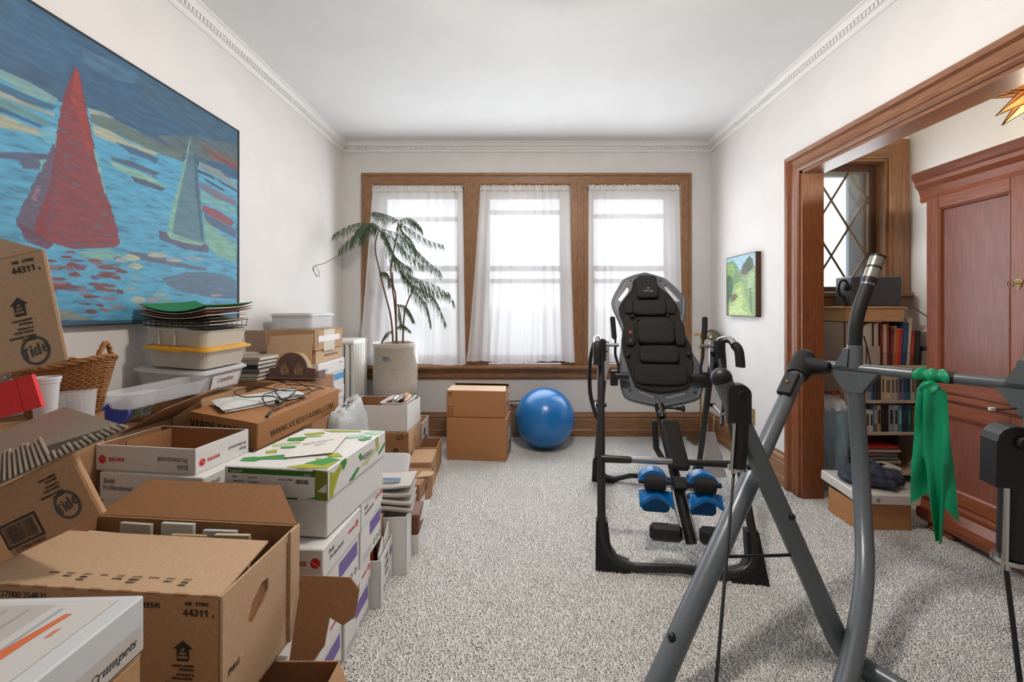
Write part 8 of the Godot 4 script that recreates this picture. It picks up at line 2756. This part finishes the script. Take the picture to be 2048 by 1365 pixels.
		b.tube([c1 + Vector3(0.006, 0.002, 0), c1 + Vector3(0.006, -0.008, 0)], 0.031, 16)
		b.tube([c1 + Vector3(-0.004, -0.008, 0), c1 + Vector3(-0.005, -0.026, 0.002)], 0.008, 10)
		part(t, "cylinder_rod", b, M.chrome)
		b = at(t)
		b.tube([c1 + Vector3(-0.005, -0.02, 0.002), c1 + (Vector3(-0.29, -0.5, 0.45) if side == 0 else Vector3(-0.075, -0.5, 0.12))], 0.0048, 8)
		part(t, "piston_rod", b, M.black)
		# pedal at the end of the rod, outside the frame
		b = at(t)
		b.box(c1 + (Vector3(-0.29, -0.51, 0.47) if side == 0 else Vector3(-0.075, -0.51, 0.14)), Vector3(0.14, 0.03, 0.3), 0.01)
		part(t, "foot_pedal", b, M.black)
		# thin brace between the arms
		if side == 0:
			b = at(t)
			var q0 = A0.lerp(A1, 0.66) + Vector3(0.03, 0.0, 0.0)
			var q1 = B0.lerp(B1, 0.66)
			b.tube(smooth([q0, q0.lerp(q1, 0.9) + Vector3(0, 0.0, 0), q1 + Vector3(-0.025, 0.006, 0), q1], 4), 0.0055, 8)
			part(t, "thin_brace", b, M.black)
	# base tubes on the carpet
	b = at(t)
	var g0 = W(1.128, 0.034, 1.452)
	b.tube([g0, g0 + ew * 0.43], 0.03, 16)
	part(t, "base_tube", b, M.gym_grey)
	b = at(t)
	var h0 = W(0.37, 0.037, 1.245)
	b.tube([h0 - ew * 0.03, h0 + ew * 0.86], 0.037, 16)
	part(t, "base_tube", b, M.gym_grey)
	# loose plug
	b = at(t)
	var w0 = bar.call(0.58)
	b.tube(smooth([w0 + Vector3(0, -0.03, 0.02), w0 + Vector3(-0.01, -0.07, 0.02), w0 + Vector3(-0.05, -0.085, 0.0), w0 + Vector3(-0.075, -0.083, 0.0)], 5), 0.0028, 6)
	var wire = part(t, "loose_wire", b, M.black)
	b = at(t)
	b.box(w0 + Vector3(-0.084, -0.083, 0), Vector3(0.02, 0.012, 0.01), 0.002)
	part(wire, "plug", b, M.ink_white)
	green_band(bar.call(0.372))

func green_band(p: Vector3):
	# a flat rubber exercise band knotted over the bar
	var t = thing("exercise_band", "green rubber exercise band knotted on the glider's crossbar and hanging down", "exercise band", p)
	var ew = Vector3(0.543, 0, 0.84)
	var fr = Vector3(-0.84, 0, 0.543)
	var B3 = Basis(ew, Vector3.UP, fr)
	var b := MB.new()
	b.xf = Transform3D(B3, Vector3.ZERO)
	# wrap over the bar
	b.grid(16, 20, func(u, v):
		var a = -0.6 + v * (PI + 1.4)
		var wdt = 0.05 * (1.0 - 0.45 * v) + 0.006 * sin(v * 9.0)
		var r = 0.027 + 0.004 * sin(u * 15.0)
		return Vector3((u - 0.5) * 2.0 * wdt, sin(a) * r, cos(a) * r))
	part(t, "wrap", b, M.green)
	b = MB.new()
	b.xf = Transform3D(B3, Vector3(0, 0, 0))
	b.grid(28, 14, func(u, v):
		var a = u * TAU
		var c = (v - 0.5) * PI
		var q = Vector3(cos(a) * cos(c) * 0.03, -0.045 + sin(c) * 0.032, 0.03 + sin(a) * cos(c) * 0.022)
		return q + Vector3(0, 0.0, 0.005 * sin(a * 3.0 + v * 12.0)), true)
	part(t, "knot", b, M.green)
	# two hanging tails with pointed ends, folded along their length
	for k in 2:
		b = MB.new()
		b.xf = Transform3D(B3, Vector3(0, 0, 0))
		var wd0 = [0.036, 0.03][k]
		var wd1 = [0.066, 0.045][k]
		var ln = [0.415, 0.56][k]
		var cx = [0.002, 0.018][k]
		var sheet = func(u, v, o):
			var wdt = lerpf(wd0, wd1, pow(v, 0.8)) * (1.0 if k == 0 else (1.0 - 0.82 * pow(maxf(v - 0.45, 0.0) / 0.55, 0.6)))
			var x = (u - 0.5) * 2.0 * wdt + cx + 0.01 * v
			var drop = ln * v
			if k == 0: drop += v * 0.075 * (absf(u - 0.45) * 2.0 - 0.4)
			var fold = 0.007 * sin(u * 8.5 + 0.6 + v * 0.7) * (0.5 + v) + 0.005 * sin(v * 11.0 + u * 4.0)
			return Vector3(x, -0.045 - drop, 0.03 + 0.016 * k + fold + o)
		b.grid(30, 40, func(u, v): return sheet.call(u, v, 0.0012))
		b.grid(30, 40, func(u, v): return sheet.call(u, v, 0.0), true)
		part(t, "tail", b, M.green)

func _ready():
	rng.seed = 7
	materials()
	camera_and_light()
	daylight()
	unseen_ceiling_lamp()
	room()
	carpet_pile()
	left_pile()
	pictures()
	potted_plant()
	window_wall_things()
	alcove()
	inversion_table()
	glider()
